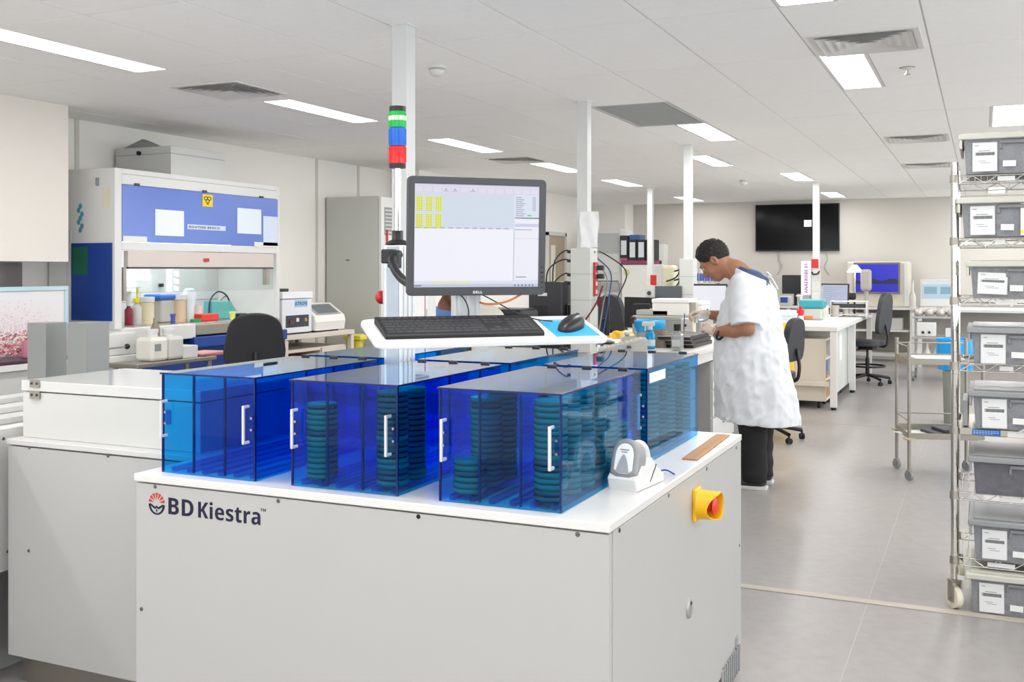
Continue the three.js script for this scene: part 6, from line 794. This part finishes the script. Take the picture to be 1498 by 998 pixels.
{
  const speck = noiseTexture(256, [140, 140, 143], 34, 0.15, 40); speck.repeat.set(3, 3);
  const binMat = new THREE.MeshPhysicalMaterial({ color: '#f4f4f6', map: speck, roughness: 0.5 }), creamLid = mat('#c6c4b7', 0.45), greyLid = mat('#8f9091', 0.4);
  const label = printed(128, 164, (g, w, h) => { g.fillStyle = '#dededd'; g.fillRect(0, 0, w, h); g.fillStyle = '#3d3d40'; for (let x = 14; x < 112; x += 3 + (x * 7) % 4) g.fillRect(x, 56, 2 + (x * 5) % 2, 18); g.fillStyle = '#85858a'; g.fillRect(30, 46, 60, 4); g.fillRect(12, 16, 22, 4); g.fillRect(30, 104, 40, 3); g.fillRect(40, 114, 50, 3); g.strokeStyle = '#b5b5b5'; g.strokeRect(2, 2, w - 4, h - 4); });
  const rows = [[1410, 2.125, 1.942, 1, 'topmost grey bin with cream lid on the wire rack'], [1407, 1.842, 1.663, 1, 'second grey bin down the wire rack, cream lid and yellow edged notice'], [1420, 1.5625, 1.396, 1, 'third grey bin down the wire rack, cream lid and turned label'], [1422, 1.27, 1.104, 0, 'fourth bin down the wire rack with a grey lid'], [1424, 0.99, 0.815, 0, 'fifth bin down the wire rack with pale streaks, on the solid shelf'], [1424, 0.70, 0.526, 0, 'sixth dark grey bin down the wire rack without paper label'], [1424, 0.42, 0.234, 0, 'seventh bin, lowest shelf of the wire rack'], [1420, 0.185, 0.001, 1, 'bottom grey bin with cream lid standing on the floor under the rack']];
  rows.forEach(([u, top, bot, cream, l], i) => {
    const zf = -5.035 + (i === 7 ? 0.01 : 0), x0 = onZ(u, 500, zf)[0], t = thing('storage_bin', l, 'bin', [x0, bot, zf], 0, 'grey bins on the wire rack'), h = top - bot, w = 0.46, d = 0.42, lidH = 0.032;
    const body = new THREE.BoxGeometry(w, h - lidH, d, 1, 1, 1), p = body.attributes.position; for (let k = 0; k < p.count; k++) if (p.getY(k) < 0) { p.setX(k, p.getX(k) * 0.96); p.setZ(k, p.getZ(k) * 0.96); } body.computeVertexNormals();
    mesh('bin_body', metricUV(body.translate(w / 2, (h - lidH) / 2, -d / 2)), i === 5 ? new THREE.MeshPhysicalMaterial({ color: '#b5b3b8', map: speck, roughness: 0.5 }) : binMat, t);
    const lid = mesh('lid', [G.rspan(-0.022, w + 0.022, h - lidH, h - 0.006, 0.02, -d - 0.02, 0.006), G.rspan(0.0, w, h - 0.006, h, -0.01, -d + 0.01, 0.003)], cream ? creamLid : greyLid, t); lid.userData.label = cream ? 'cream lid' : 'grey lid'; mesh('lid_lip', G.rspan(-0.018, -0.006, h - lidH - 0.04, h - lidH, 0.016, -d - 0.016, 0.003), cream ? creamLid : greyLid, lid);
    mesh('handle_lip', [G.rbox(0.13, 0.016, 0.012, 0.004, 0.21, h - lidH - 0.014, 0.004), G.rbox(0.012, 0.03, 0.01, 0.003, 0.148, h - lidH - 0.03, 0.001), G.rbox(0.012, 0.03, 0.01, 0.003, 0.272, h - lidH - 0.03, 0.001)], mat('#7d7e82', 0.5), t);
    const lean = new THREE.Group(); if (i !== 5) { const c = mesh('paper_label', G.plane(i === 2 ? 0.12 : 0.1, i === 2 ? 0.095 : 0.128).rotateX(0).translate(0.085, (h - lidH) / 2 - 0.002, 0.0025), label, t); c.rotation.z = i === 2 ? -0.04 : 0.01 * (i % 3); const tag = mesh('small_tag', G.box(0.052, 0.026, 0.002, 0.182, 0.045, 0.002), M.paper, t); tag.rotation.z = -0.02; }
    if (i === 1) mesh('yellow_edged_notice', [G.box(0.09, 0.14, 0.002, 0.28, 0.075, 0.003)], printed(64, 96, (g, w2, h2) => { g.fillStyle = '#e9e7d8'; g.fillRect(0, 0, w2, h2); g.fillStyle = '#e3dc5c'; g.fillRect(0, h2 - 16, w2, 10); }), t);
    if (i === 4) for (let k = 0; k < 4; k++) mesh('pale_streak', G.box(0.16, 0.008, 0.0012, 0, 0, 0).rotateZ(0.55).translate(0.24 + 0.03 * k, 0.03 + 0.032 * k, 0.0012), mat('#c4c4c6', 0.5), t);
  });
  solo('steel_offcut', 'flat grey steel sheet resting beside the fifth bin on the rack', 'steel sheet', G.rspan(-0.085, -0.062, 0.815, 0.93, -5.1, -5.4, 0.003), M.grey);
  solo('dark_archive_crate', 'brown translucent crate on the floor side shelf behind the second bin', 'crate', G.rspan(0.12, 0.5, 1.663, 1.86, -5.47, -5.53, 0.005), mat('#6f675d', 0.5));
}
// ---------------------------------------------------------------- stainless steel trolley beyond the rack
{
  const t = thing('steel_trolley', 'stainless steel two tier trolley standing in the aisle behind the rack', 'trolley', [-0.486, 0, -7.99], 0.25), D = 0.47, W = 0.5; // posts at the corners of a W x D frame
  for (const [x, z] of [[0, 0], [W, 0], [0, -D], [W, -D]]) { mesh('post', G.cyl(0.0125, 0.93, x, 0.07 + 0.465, z, 'y', 14), M.dullSteel, t); const c = mesh('castor', G.cyl(0.034, 0.022, 0, 0.034, 0, 'x', 18), M.midGrey, t); c.position.set(x, 0, z); c.rotation.y = 0.6; mesh('castor_fork', [G.rspan(-0.018, 0.018, 0.06, 0.075, -0.016, 0.016, 0.003), G.rspan(-0.018, -0.013, 0.03, 0.065, -0.012, 0.012, 0.002), G.rspan(0.013, 0.018, 0.03, 0.065, -0.012, 0.012, 0.002)], M.dullSteel, c); mesh('bumper_disc', G.cyl(0.04, 0.012, x, 0.3, z, 'y', 18), mat('#b9ac93', 0.5), t); }
  for (const y of [0.87, 0.335]) { mesh('shelf_tray', [G.rspan(-0.005, W + 0.005, y - 0.035, y - 0.03, 0.005, -D - 0.005, 0.001), G.rspan(-0.008, W + 0.008, y - 0.035, y + 0.008, 0.006, 0.01, 0.001), G.rspan(-0.008, W + 0.008, y - 0.035, y + 0.008, -D - 0.01, -D - 0.006, 0.001), G.rspan(-0.01, -0.006, y - 0.035, y + 0.008, 0.006, -D - 0.006, 0.001), G.rspan(W + 0.006, W + 0.01, y - 0.035, y + 0.008, 0.006, -D - 0.006, 0.001)], M.dullSteel, t); mesh('guard_rail', [G.bar([0, y + 0.09, 0], [0, y + 0.09, -D], 0.005), G.bar([0, y + 0.09, -D], [W, y + 0.09, -D], 0.005)], M.dullSteel, t); }
  const rot = (x, y, z) => { const v = new THREE.Vector3(x, y, z).applyAxisAngle(new THREE.Vector3(0, 1, 0), 0.25); return [v.x - 0.486, v.y, v.z - 7.99]; };
  solo('white_tray_insert', 'flat white tray on the trolley top shelf', 'tray', G.rbox(0.34, 0.03, 0.36, 0.008, 0, 0.015, 0), M.white, rot(0.24, 0.841, -0.24), 0.25); solo('open_binder', 'open black binder with papers on the trolley lower shelf', 'binder', [G.rbox(0.3, 0.025, 0.26, 0.004, 0.06, 0.0125, 0), G.rbox(0.2, 0.02, 0.2, 0.003, 0.08, 0.036, 0)], M.darkGrey, rot(0.26, 0.306, -0.22), 0.5); solo('loose_sheet', 'white sheet half under the open binder', 'paper', G.box(0.21, 0.003, 0.28, 0, 0.0015, 0), M.paper, rot(0.1, 0.306, -0.2), 0.8);
  const b = thing('lined_waste_bin', 'grey waste bin with bright blue liner standing by the instrument trolley', 'bin', [onZ(1388, 470, -11.2)[0] + 0.06, 0, -11.2]); mesh('bin_body', G.lathe([[0, 0], [0.16, 0], [0.19, 0.62], [0.18, 0.62], [0.15, 0.01], [0, 0.01]], 4).rotateY(Math.PI / 4).scale(0.9, 1, 0.9), mat('#8e9088', 0.5), b); mesh('blue_liner', (() => { const g = G.lathe([[0.18, 0.42], [0.205, 0.5], [0.205, 0.66], [0.195, 0.67], [0.17, 0.6]], 28), p = g.attributes.position; for (let i = 0; i < p.count; i++) { const a = Math.atan2(p.getZ(i), p.getX(i)), q = 1 + 0.05 * Math.sin(8 * a + 20 * p.getY(i)); p.setX(i, p.getX(i) * q * 0.85); p.setZ(i, p.getZ(i) * q * 0.85); } g.computeVertexNormals(); return g; })(), mat('#1e9be0', 0.3), b); b.scale.y = 1.25;
}

// ---------------------------------------------------------------- people
const V = (x, y, z) => new THREE.Vector3(x, y, z);
const perlin = new ImprovedNoise(), noise = (x, y, z) => perlin.noise(x + 40, y + 40, z + 40);
const smin = (a, b, k) => { const h = Math.max(k - Math.abs(a - b), 0) / k; return Math.min(a, b) - h * h * k / 4; };
function capsule(p, a, b, ra, rb) { // tapered
  const bx = b[0] - a[0], by = b[1] - a[1], bz = b[2] - a[2], px = p[0] - a[0], py = p[1] - a[1], pz = p[2] - a[2], L = bx * bx + by * by + bz * bz;
  const t = Math.max(0, Math.min(1, (px * bx + py * by + pz * bz) / L)); return Math.hypot(px - bx * t, py - by * t, pz - bz * t) - (ra + (rb - ra) * t);
}
const ell = (p, c, r) => { const x = (p[0] - c[0]) / r[0], y = (p[1] - c[1]) / r[1], z = (p[2] - c[2]) / r[2], k = Math.hypot(x, y, z); return (k - 1) * Math.min(r[0], r[1], r[2]) * (0.6 + 0.4 * Math.min(1, k)); };
function sdfGeo(f, lo, hi, cell) {
  const size = Math.max(hi[0] - lo[0], hi[1] - lo[1], hi[2] - lo[2]) + 6 * cell, res = Math.ceil(size / cell), c = [0, 1, 2].map((i) => (lo[i] + hi[i]) / 2), half = res / 2, s = size / 2;
  const mc = new MarchingCubes(res, M.white, false, false, 260000); mc.isolation = 0; mc.reset();
  const n = [0, 1, 2].map((i) => [Math.max(0, Math.floor(((lo[i] - c[i]) / s * half + half)) - 2), Math.min(res - 1, Math.ceil(((hi[i] - c[i]) / s * half + half)) + 2)]);
  mc.field.fill(-1);
  for (let z = n[2][0]; z <= n[2][1]; z++) for (let y = n[1][0]; y <= n[1][1]; y++) for (let x = n[0][0]; x <= n[0][1]; x++) mc.field[x + y * res + z * res * res] = -f([(x - half) / half * s + c[0], (y - half) / half * s + c[1], (z - half) / half * s + c[2]]);
  mc.update(); const count = mc.count, pos = new Float32Array(count * 3);
  for (let i = 0; i < count; i++) for (let k = 0; k < 3; k++) pos[3 * i + k] = mc.positionArray[3 * i + k] * s + c[k];
  let g = new THREE.BufferGeometry(); g.setAttribute('position', new THREE.BufferAttribute(pos, 3)); g = mergeVertices(g, 1e-5); g.computeVertexNormals();
  const P = g.attributes.position, N = g.attributes.normal; let out = 0; for (let i = 0; i < P.count; i += 7) { const p = [P.getX(i), P.getY(i), P.getZ(i)], e = 0.004; out += Math.sign(f([p[0] + N.getX(i) * e, p[1] + N.getY(i) * e, p[2] + N.getZ(i) * e]) - f([p[0] - N.getX(i) * e, p[1] - N.getY(i) * e, p[2] - N.getZ(i) * e])); }
  if (out < 0) { const ix = g.index.array; for (let i = 0; i < ix.length; i += 3) { const q = ix[i]; ix[i] = ix[i + 1]; ix[i + 1] = q; } g.computeVertexNormals(); }
  return g;
}
// head in its own frame: face toward +z
const headSdf = (p) => {
  const q = [Math.abs(p[0]), p[1], p[2]];
  let d = ell(q, [0, 0.03, -0.012], [0.076, 0.092, 0.1]);
  d = smin(d, ell(q, [0, -0.045, 0.03], [0.058, 0.065, 0.062]), 0.05);
  d = smin(d, ell(q, [0, -0.098, 0.058], [0.026, 0.02, 0.024]), 0.035);
  d = smin(d, capsule(q, [0, 0.028, 0.09], [0.05, 0.026, 0.066], 0.012, 0.01), 0.02);
  d = smin(d, ell(q, [0.045, -0.03, 0.062], [0.02, 0.022, 0.02]), 0.03);
  d = Math.max(d, -(Math.hypot(q[0] - 0.031, q[1] - 0.006, q[2] - 0.106) - 0.018) * 0.8);
  d = smin(d, capsule(q, [0, 0.012, 0.089], [0, -0.03, 0.114], 0.009, 0.013), 0.012); d = smin(d, ell(q, [0.013, -0.036, 0.1], [0.01, 0.008, 0.011]), 0.008);
  d = smin(d, ell(q, [0, -0.061, 0.088], [0.024, 0.006, 0.011]), 0.008); d = smin(d, ell(q, [0, -0.075, 0.086], [0.021, 0.008, 0.011]), 0.008);
  d = smin(d, Math.max(ell(q, [0.078, -0.006, -0.012], [0.012, 0.034, 0.022]), -ell(q, [0.09, -0.004, -0.008], [0.01, 0.022, 0.013])), 0.008);
  d = smin(d, capsule(q, [0, -0.06, -0.03], [0, -0.15, -0.045], 0.055, 0.06), 0.03);
  return d;
};
const headGeo = sdfGeo(headSdf, [-0.11, -0.17, -0.13], [0.11, 0.14, 0.15], 0.0038);
const hairSdf = (p) => { const q = [Math.abs(p[0]), p[1], p[2]], ear = Math.max(0, 1 - Math.abs(p[2] + 0.012) / 0.03) * 0.016, line = -0.012 + 0.52 * p[2] + (p[2] > 0.05 ? (p[2] - 0.05) * 0.9 : 0) + ear, up = p[1] - line, thick = Math.max(-0.012, Math.min(0.006 + 0.11 * Math.max(0, p[1]), up * 0.4 - 0.004)); return ell(q, [0, 0.03, -0.012], [0.076, 0.092, 0.1]) - thick - (up > 0.03 ? 0.006 * noise(p[0] * 60, p[1] * 60, p[2] * 60) : 0); };
const hairGeo = sdfGeo(hairSdf, [-0.1, -0.09, -0.14], [0.1, 0.16, 0.12], 0.0045);
// a hand: wrist at the origin, fingers toward +z, back of the hand up; side = +1 thumb at +x
function handGeo(side, curl, pinch) {
  const bones = [], fing = [[-0.03, 0.062, 0.0085], [-0.01, 0.073, 0.009], [0.011, 0.07, 0.009], [0.031, 0.058, 0.008]];
  fing.forEach(([x, len, r], i) => { let p = [side * -x, 0.002 - Math.abs(x) * 0.1, 0.083 - Math.abs(x + 0.004) * 0.25], a = -curl * 0.55 - (i > 1 ? pinch * 0.3 : 0); for (let k = 0; k < 3; k++) { const L = len * [0.46, 0.3, 0.24][k], q = [p[0] - side * x * 0.06 * (k < 1), p[1] + Math.sin(a) * L, p[2] + Math.cos(a) * L]; bones.push([p, q, r * (1 - k * 0.08), r * (0.94 - k * 0.08)]); p = q; a -= curl * (k ? 0.75 : 0.95); } });
  const th = [[side * 0.026, -0.008, 0.02], [side * 0.05, -0.024, 0.045], [side * (0.05 - pinch * 0.012), -0.038, 0.076], [side * (0.04 - pinch * 0.014), -0.048, 0.098]]; for (let k = 0; k < 3; k++) bones.push([th[k], th[k + 1], [0.014, 0.0115, 0.0105][k], [0.0115, 0.0105, 0.009][k]]);
  const f = (p) => { let d = capsule(p, [0, 0, -0.02], [0, 0, 0.012], 0.026, 0.028); for (const x of [-0.028, -0.01, 0.01, 0.027]) d = smin(d, capsule(p, [x * 0.55, 0, 0.005], [x, 0, 0.082 - Math.abs(x) * 0.2], 0.016, 0.0125), 0.018); for (const b of bones) d = smin(d, capsule(p, b[0], b[1], b[2], b[3]), 0.005); return d; };
  return sdfGeo(f, [-0.085, -0.12, -0.05], [0.085, 0.04, 0.165], 0.0034);
}
const orient = (o, at, dir, up) => { const z = V(...dir).normalize(), y0 = V(...up), x = new THREE.Vector3().crossVectors(y0, z).normalize(), y = new THREE.Vector3().crossVectors(z, x); o.quaternion.setFromRotationMatrix(new THREE.Matrix4().makeBasis(x, y, z)); o.position.set(...at); return o; };
const section = (tab, y) => { if (y <= tab[0][0]) return tab[0]; for (let i = 1; i < tab.length; i++) if (y <= tab[i][0]) { const t = (y - tab[i - 1][0]) / (tab[i][0] - tab[i - 1][0]), s = t * t * (3 - 2 * t); return tab[i].map((v, k) => tab[i - 1][k] + (v - tab[i - 1][k]) * (k ? s : t)); } return tab[tab.length - 1]; };
{ // man in a white gown working at the island bench
  const t = thing('person', 'man in a white knee length gown and gloves bending over a small dish', 'person', [-1.46, 0, -7.36], -Math.PI / 2);
  const skin = mat('#9c6c52', 0.55), gownM = mat('#d6d8dc', 0.75);
  const HP = [0, 1.578, 0.285], HR = 0.74, HS = 1.08;
  const body = (p) => { let d = capsule(p, [0, 1.4, 0.05], [0, 1.52, 0.13], 0.085, 0.062); d = smin(d, capsule(p, [0, 1.5, 0.11], [0, 1.555, 0.21], 0.064, 0.058), 0.03); d = smin(d, capsule(p, [0, 1.0, 0.02], [0, 1.36, 0.04], 0.13, 0.14), 0.06);
    for (const [s, e, w, ar] of [[[0.19, 1.42, 0.05], [0.275, 1.115, -0.0], [0.2, 1.085, 0.235], 1], [[-0.19, 1.42, 0.06], [-0.29, 1.15, 0.13], [-0.07, 1.195, 0.365], 1]]) { d = smin(d, capsule(p, s, e, 0.062, 0.048), 0.03); d = smin(d, capsule(p, e, [(e[0] * 0.6 + w[0] * 0.4), (e[1] * 0.6 + w[1] * 0.4), (e[2] * 0.6 + w[2] * 0.4)], 0.046, 0.05), 0.02); d = smin(d, capsule(p, [(e[0] * 0.6 + w[0] * 0.4), (e[1] * 0.6 + w[1] * 0.4), (e[2] * 0.6 + w[2] * 0.4)], w, 0.05, 0.03), 0.02); }
    for (const s of [-1, 1]) d = smin(d, capsule(p, [s * 0.09, 0.95, 0], [s * 0.1, 0.1, 0.01 * s], 0.09, 0.045), 0.04); return d; };
  const hg = headGeo.clone().scale(HS, HS, HS).rotateX(HR).translate(...HP), bg = sdfGeo(body, [-0.36, 0.08, -0.16], [0.36, 1.62, 0.42], 0.0125);
  const bare = (g) => { const o = plain(g); if (o.attributes.uv) o.deleteAttribute('uv'); return o; };
  mesh('body', mergeGeometries([bare(bg), bare(hg)]), skin, t);
  const hair = mesh('hair', hairGeo.clone().scale(HS, HS, HS).rotateX(HR).translate(...HP), mat('#1b1716', 0.75), t); hair.userData.label = 'short dark hair';
  for (const s of [-1, 1]) { mesh('eye', G.sph(0.0115 * HS, s * 0.031 * HS, 0.006 * HS, 0.083 * HS, 1, 1, 1, 12).rotateX(HR).translate(...HP), mat('#d9d2ca', 0.2), t); mesh('eyebrow', G.rbox(0.03, 0.007, 0.008, 0.003, s * 0.032, 0.03, 0.094).scale(HS, HS, HS).rotateX(HR).translate(...HP), mat('#1b1716', 0.8), t); }
  const tab = [[0.40, -0.005, 0.3, 0.27], [0.6, 0.0, 0.285, 0.27], [0.9, 0.03, 0.262, 0.262], [1.1, 0.045, 0.24, 0.25], [1.25, 0.04, 0.205, 0.238], [1.36, 0.03, 0.175, 0.225], [1.44, 0.035, 0.14, 0.19], [1.5, 0.05, 0.1, 0.12], [1.56, 0.07, 0.06, 0.08]];
  const tor = (p, grow, fold) => { const [, c, a, b] = section(tab, p[1]), x = p[0] / (b + grow), z = (p[2] - c) / (a + grow), k = Math.hypot(x, z), ang = Math.atan2(z, x), low = Math.max(0, Math.min(1, (1.35 - p[1]) / 0.9)); let d = (k - 1) * Math.min(a, b); if (fold) d += low * 0.045 * noise(p[0] * 7, p[1] * 1.3, p[2] * 7) + 0.02 * Math.abs(noise(p[0] * 11 + p[1] * 4, p[1] * 5 - p[2] * 5, p[2] * 11)) + 0.01 * noise(p[0] * 24 - p[1] * 8, p[1] * 13, p[2] * 24 + p[1] * 9); return d; };
  const sleeve = (p, s, e, r0, r1) => { const dx = e[0] - s[0], dy = e[1] - s[1], dz = e[2] - s[2], L = Math.hypot(dx, dy, dz), q = ((p[0] - s[0]) * dx + (p[1] - s[1]) * dy + (p[2] - s[2]) * dz) / L; return Math.max(capsule(p, s, e, r0, r1) + 0.012 * Math.abs(noise(p[0] * 12, p[1] * 14 + p[2] * 6, p[2] * 12)), q - L); };
  const gown = (p) => { let d = tor(p, 0, true); d = smin(d, sleeve(p, [0.17, 1.41, 0.045], [0.258, 1.135, 0.012], 0.09, 0.1), 0.06); d = smin(d, sleeve(p, [-0.17, 1.41, 0.045], [-0.27, 1.17, 0.11], 0.09, 0.1), 0.06); const hem = 0.455 + 0.06 * p[2] + 0.008 * Math.sin(14 * p[0]) ; return Math.max(d, hem - p[1], p[1] - (1.505 + 0.42 * (p[2] - 0.06)) + 0.6 * Math.max(0, 0.075 - Math.abs(p[0]) ) * (p[2] > 0 ? 0.3 : 0.8)); };
  mesh('gown', sdfGeo(gown, [-0.42, 0.42, -0.34], [0.42, 1.58, 0.34], 0.0095), gownM, t);
  mesh('scrub_top', sdfGeo((p) => Math.max(tor(p, -0.012, false) , p[1] - (1.53 + 0.35 * (p[2] - 0.06)), 1.4 - p[1], -(capsule(p, [0, 1.45, 0.1], [0, 1.6, 0.17], 0.066, 0.07))), [-0.22, 1.28, -0.16], [0.22, 1.58, 0.22], 0.009), mat('#35486f', 0.7), t);
  mesh('neck_tie', [G.rbox(0.03, 0.03, 0.02, 0.008, 0.02, 1.475, -0.095), G.tube([[0.02, 1.475, -0.1], [0.03, 1.44, -0.13], [0.02, 1.38, -0.16]], 0.006, 12, 6), G.tube([[0.02, 1.48, -0.1], [0.05, 1.5, -0.09], [0.05, 1.47, -0.12]], 0.006, 12, 6)], gownM, t);
  mesh('trousers', sdfGeo((p) => { let d = 9; for (const s of [-1, 1]) d = Math.min(d, smin(capsule(p, [s * 0.1, 0.92, -0.01], [s * 0.11, 0.5, 0.0], 0.13, 0.1), capsule(p, [s * 0.11, 0.5, 0.0], [s * 0.11, 0.075, -0.015], 0.1, 0.088), 0.05)); return Math.max(d + 0.012 * noise(p[0] * 9, p[1] * 12, p[2] * 9), 0.05 - p[1]); }, [-0.25, 0.04, -0.16], [0.25, 0.7, 0.16], 0.0115), mat('#131316', 0.8), t);
  for (const s of [-1, 1]) { const sh = mesh('shoe', sdfGeo((p) => Math.max(smin(ell(p, [0, 0.045, 0.07], [0.047, 0.045, 0.13]), ell(p, [0, 0.06, -0.03], [0.042, 0.06, 0.065]), 0.03), 0.014 - p[1]), [-0.07, 0, -0.12], [0.07, 0.13, 0.22], 0.007), mat('#3a3d45', 0.6), t); sh.position.set(s * 0.11, 0, 0.0); mesh('sole', G.ext([[-0.04, -0.1], [0.04, -0.1], [0.046, 0], [0.05, 0.1], [0.035, 0.19], [-0.035, 0.19], [-0.05, 0.1], [-0.046, 0]], 0.018, 0.003).rotateX(Math.PI / 2).translate(0, 0.021, 0), M.white, sh); for (let k = 0; k < 3; k++) mesh('shoe_stripe', G.rbox(0.096, 0.004, 0.01, 0.002, 0, 0.062, 0.02 + k * 0.03).rotateX(0.0), M.white, sh); }
  const gloveM = mat('#c9b6a6', 0.45); // thin pale gloves over tan hands
  const gl = orient(mesh('glove', handGeo(-1, 0.75, 1), gloveM, t), [0.195, 1.088, 0.245], [-0.35, 0.35, 0.8], [0.55, 0.75, 0.2]); const gr = orient(mesh('glove', handGeo(1, 0.85, 1), gloveM, t), [-0.06, 1.2, 0.375], [0.3, 0.02, 0.62], [-0.3, 0.9, 0.1]);
  mesh('glove_cuff', new THREE.TorusGeometry(0.034, 0.005, 8, 20).translate(0, 0, -0.02), gloveM, gl); mesh('glove_cuff', new THREE.TorusGeometry(0.034, 0.005, 8, 20).translate(0, 0, -0.02), gloveM, gr);
  mesh('wrist_watch', new THREE.TorusGeometry(0.037, 0.009, 8, 22).translate(0, 0, -0.055), M.black, gl);
  const toW = (x, y, z) => [-1.46 - z, y, -7.36 + x];
  solo('held_dish', 'small clear dish held in the man\'s gloved hands', 'dish', G.lathe([[0, 0], [0.042, 0], [0.045, 0.014], [0.043, 0.014], [0.04, 0.003], [0, 0.003]], 24).rotateX(0.5), mat('#dfe5e6', 0.1, 0, { transmission: 0.6, thickness: 0 }), toW(0.09, 1.168, 0.35));
  solo('inoculating_loop', 'thin blue handled loop held between the man\'s fingers', 'loop', [G.bar([0, 0, 0], [-0.01, -0.12, -0.02], 0.004), G.bar([-0.01, -0.12, -0.02], [-0.012, -0.19, -0.025], 0.0015)], mat('#3a4a9a', 0.4), toW(0.03, 1.2, 0.5));
}
{ // second worker, seated on the far side of the island, mostly hidden behind the monitor
  const p0 = onX(652, 420, -3.95), t = thing('person', 'seated worker in a blue top glimpsed below the monitor, head lowered', 'person', [p0[0], 0, p0[2]], 1.2);
  const skin = mat('#6d3f26', 0.55), HP = [0, 1.34, 0.1], HR = 0.45;
  const bare = (g) => { const o = plain(g); if (o.attributes.uv) o.deleteAttribute('uv'); return o; };
  const body = (p) => { let d = capsule(p, [0, 1.15, 0], [0, 1.3, 0.06], 0.075, 0.056); d = smin(d, capsule(p, [0, 0.62, -0.04], [0, 1.08, -0.01], 0.13, 0.13), 0.06); for (const s of [-1, 1]) { d = smin(d, capsule(p, [s * 0.18, 1.09, 0], [s * 0.25, 0.84, 0.1], 0.055, 0.044), 0.03); d = smin(d, capsule(p, [s * 0.25, 0.84, 0.1], [s * 0.17, 0.95, 0.34], 0.044, 0.03), 0.02); d = smin(d, capsule(p, [s * 0.17, 0.95, 0.34], [s * 0.14, 0.95, 0.42], 0.03, 0.034), 0.02); d = smin(d, capsule(p, [s * 0.1, 0.58, -0.02], [s * 0.12, 0.56, 0.4], 0.085, 0.06), 0.04); d = smin(d, capsule(p, [s * 0.12, 0.56, 0.4], [s * 0.12, 0.1, 0.38], 0.058, 0.042), 0.03); } return d; };
  mesh('body', mergeGeometries([bare(sdfGeo(body, [-0.34, 0.04, -0.2], [0.34, 1.4, 0.5], 0.014)), bare(headGeo.clone().rotateX(HR).translate(...HP))]), skin, t); mesh('hair', hairGeo.clone().rotateX(HR).translate(...HP), mat('#17120f', 0.8), t);
  mesh('blue_top', sdfGeo((p) => { let d = capsule(p, [0, 0.6, -0.04], [0, 1.08, -0.01], 0.165, 0.16); for (const s of [-1, 1]) d = smin(d, capsule(p, [s * 0.17, 1.09, 0], [s * 0.225, 0.93, 0.06], 0.078, 0.075), 0.05); return Math.max(smin(d, capsule(p, [0, 1.1, 0], [0, 1.2, 0.025], 0.1, 0.075), 0.04), p[1] - 1.2 - 0.2 * (0.03 - p[2]), -capsule(p, [0, 1.16, 0.03], [0, 1.3, 0.07], 0.058, 0.06)); }, [-0.34, 0.4, -0.24], [0.34, 1.28, 0.24], 0.013), mat('#4d6fa8', 0.7), t);
  mesh('trousers', sdfGeo((p) => { let d = capsule(p, [0, 0.6, -0.05], [0, 0.66, -0.05], 0.16, 0.15); for (const s of [-1, 1]) d = smin(smin(d, capsule(p, [s * 0.1, 0.58, -0.02], [s * 0.12, 0.56, 0.4], 0.1, 0.075), 0.04), capsule(p, [s * 0.12, 0.56, 0.4], [s * 0.12, 0.13, 0.38], 0.075, 0.06), 0.03); return d; }, [-0.3, 0.06, -0.24], [0.3, 0.82, 0.5], 0.015), mat('#22242c', 0.8), t);
  for (const s of [-1, 1]) { const sh = mesh('shoe', G.rbox(0.09, 0.08, 0.26, 0.035, 0, 0.042, 0.05), M.black, t); sh.position.set(s * 0.12, 0, 0.38); }
  officeChair('office_chair', 'dark chair under the seated worker in the blue top', [p0[0], 0, p0[2]], 1.2, { seat: 0.48, back: 0.3 });
}

scene.traverse((o) => { if (o.isMesh) { o.castShadow = true; o.receiveShadow = true; } });
renderer.render(scene, camera);
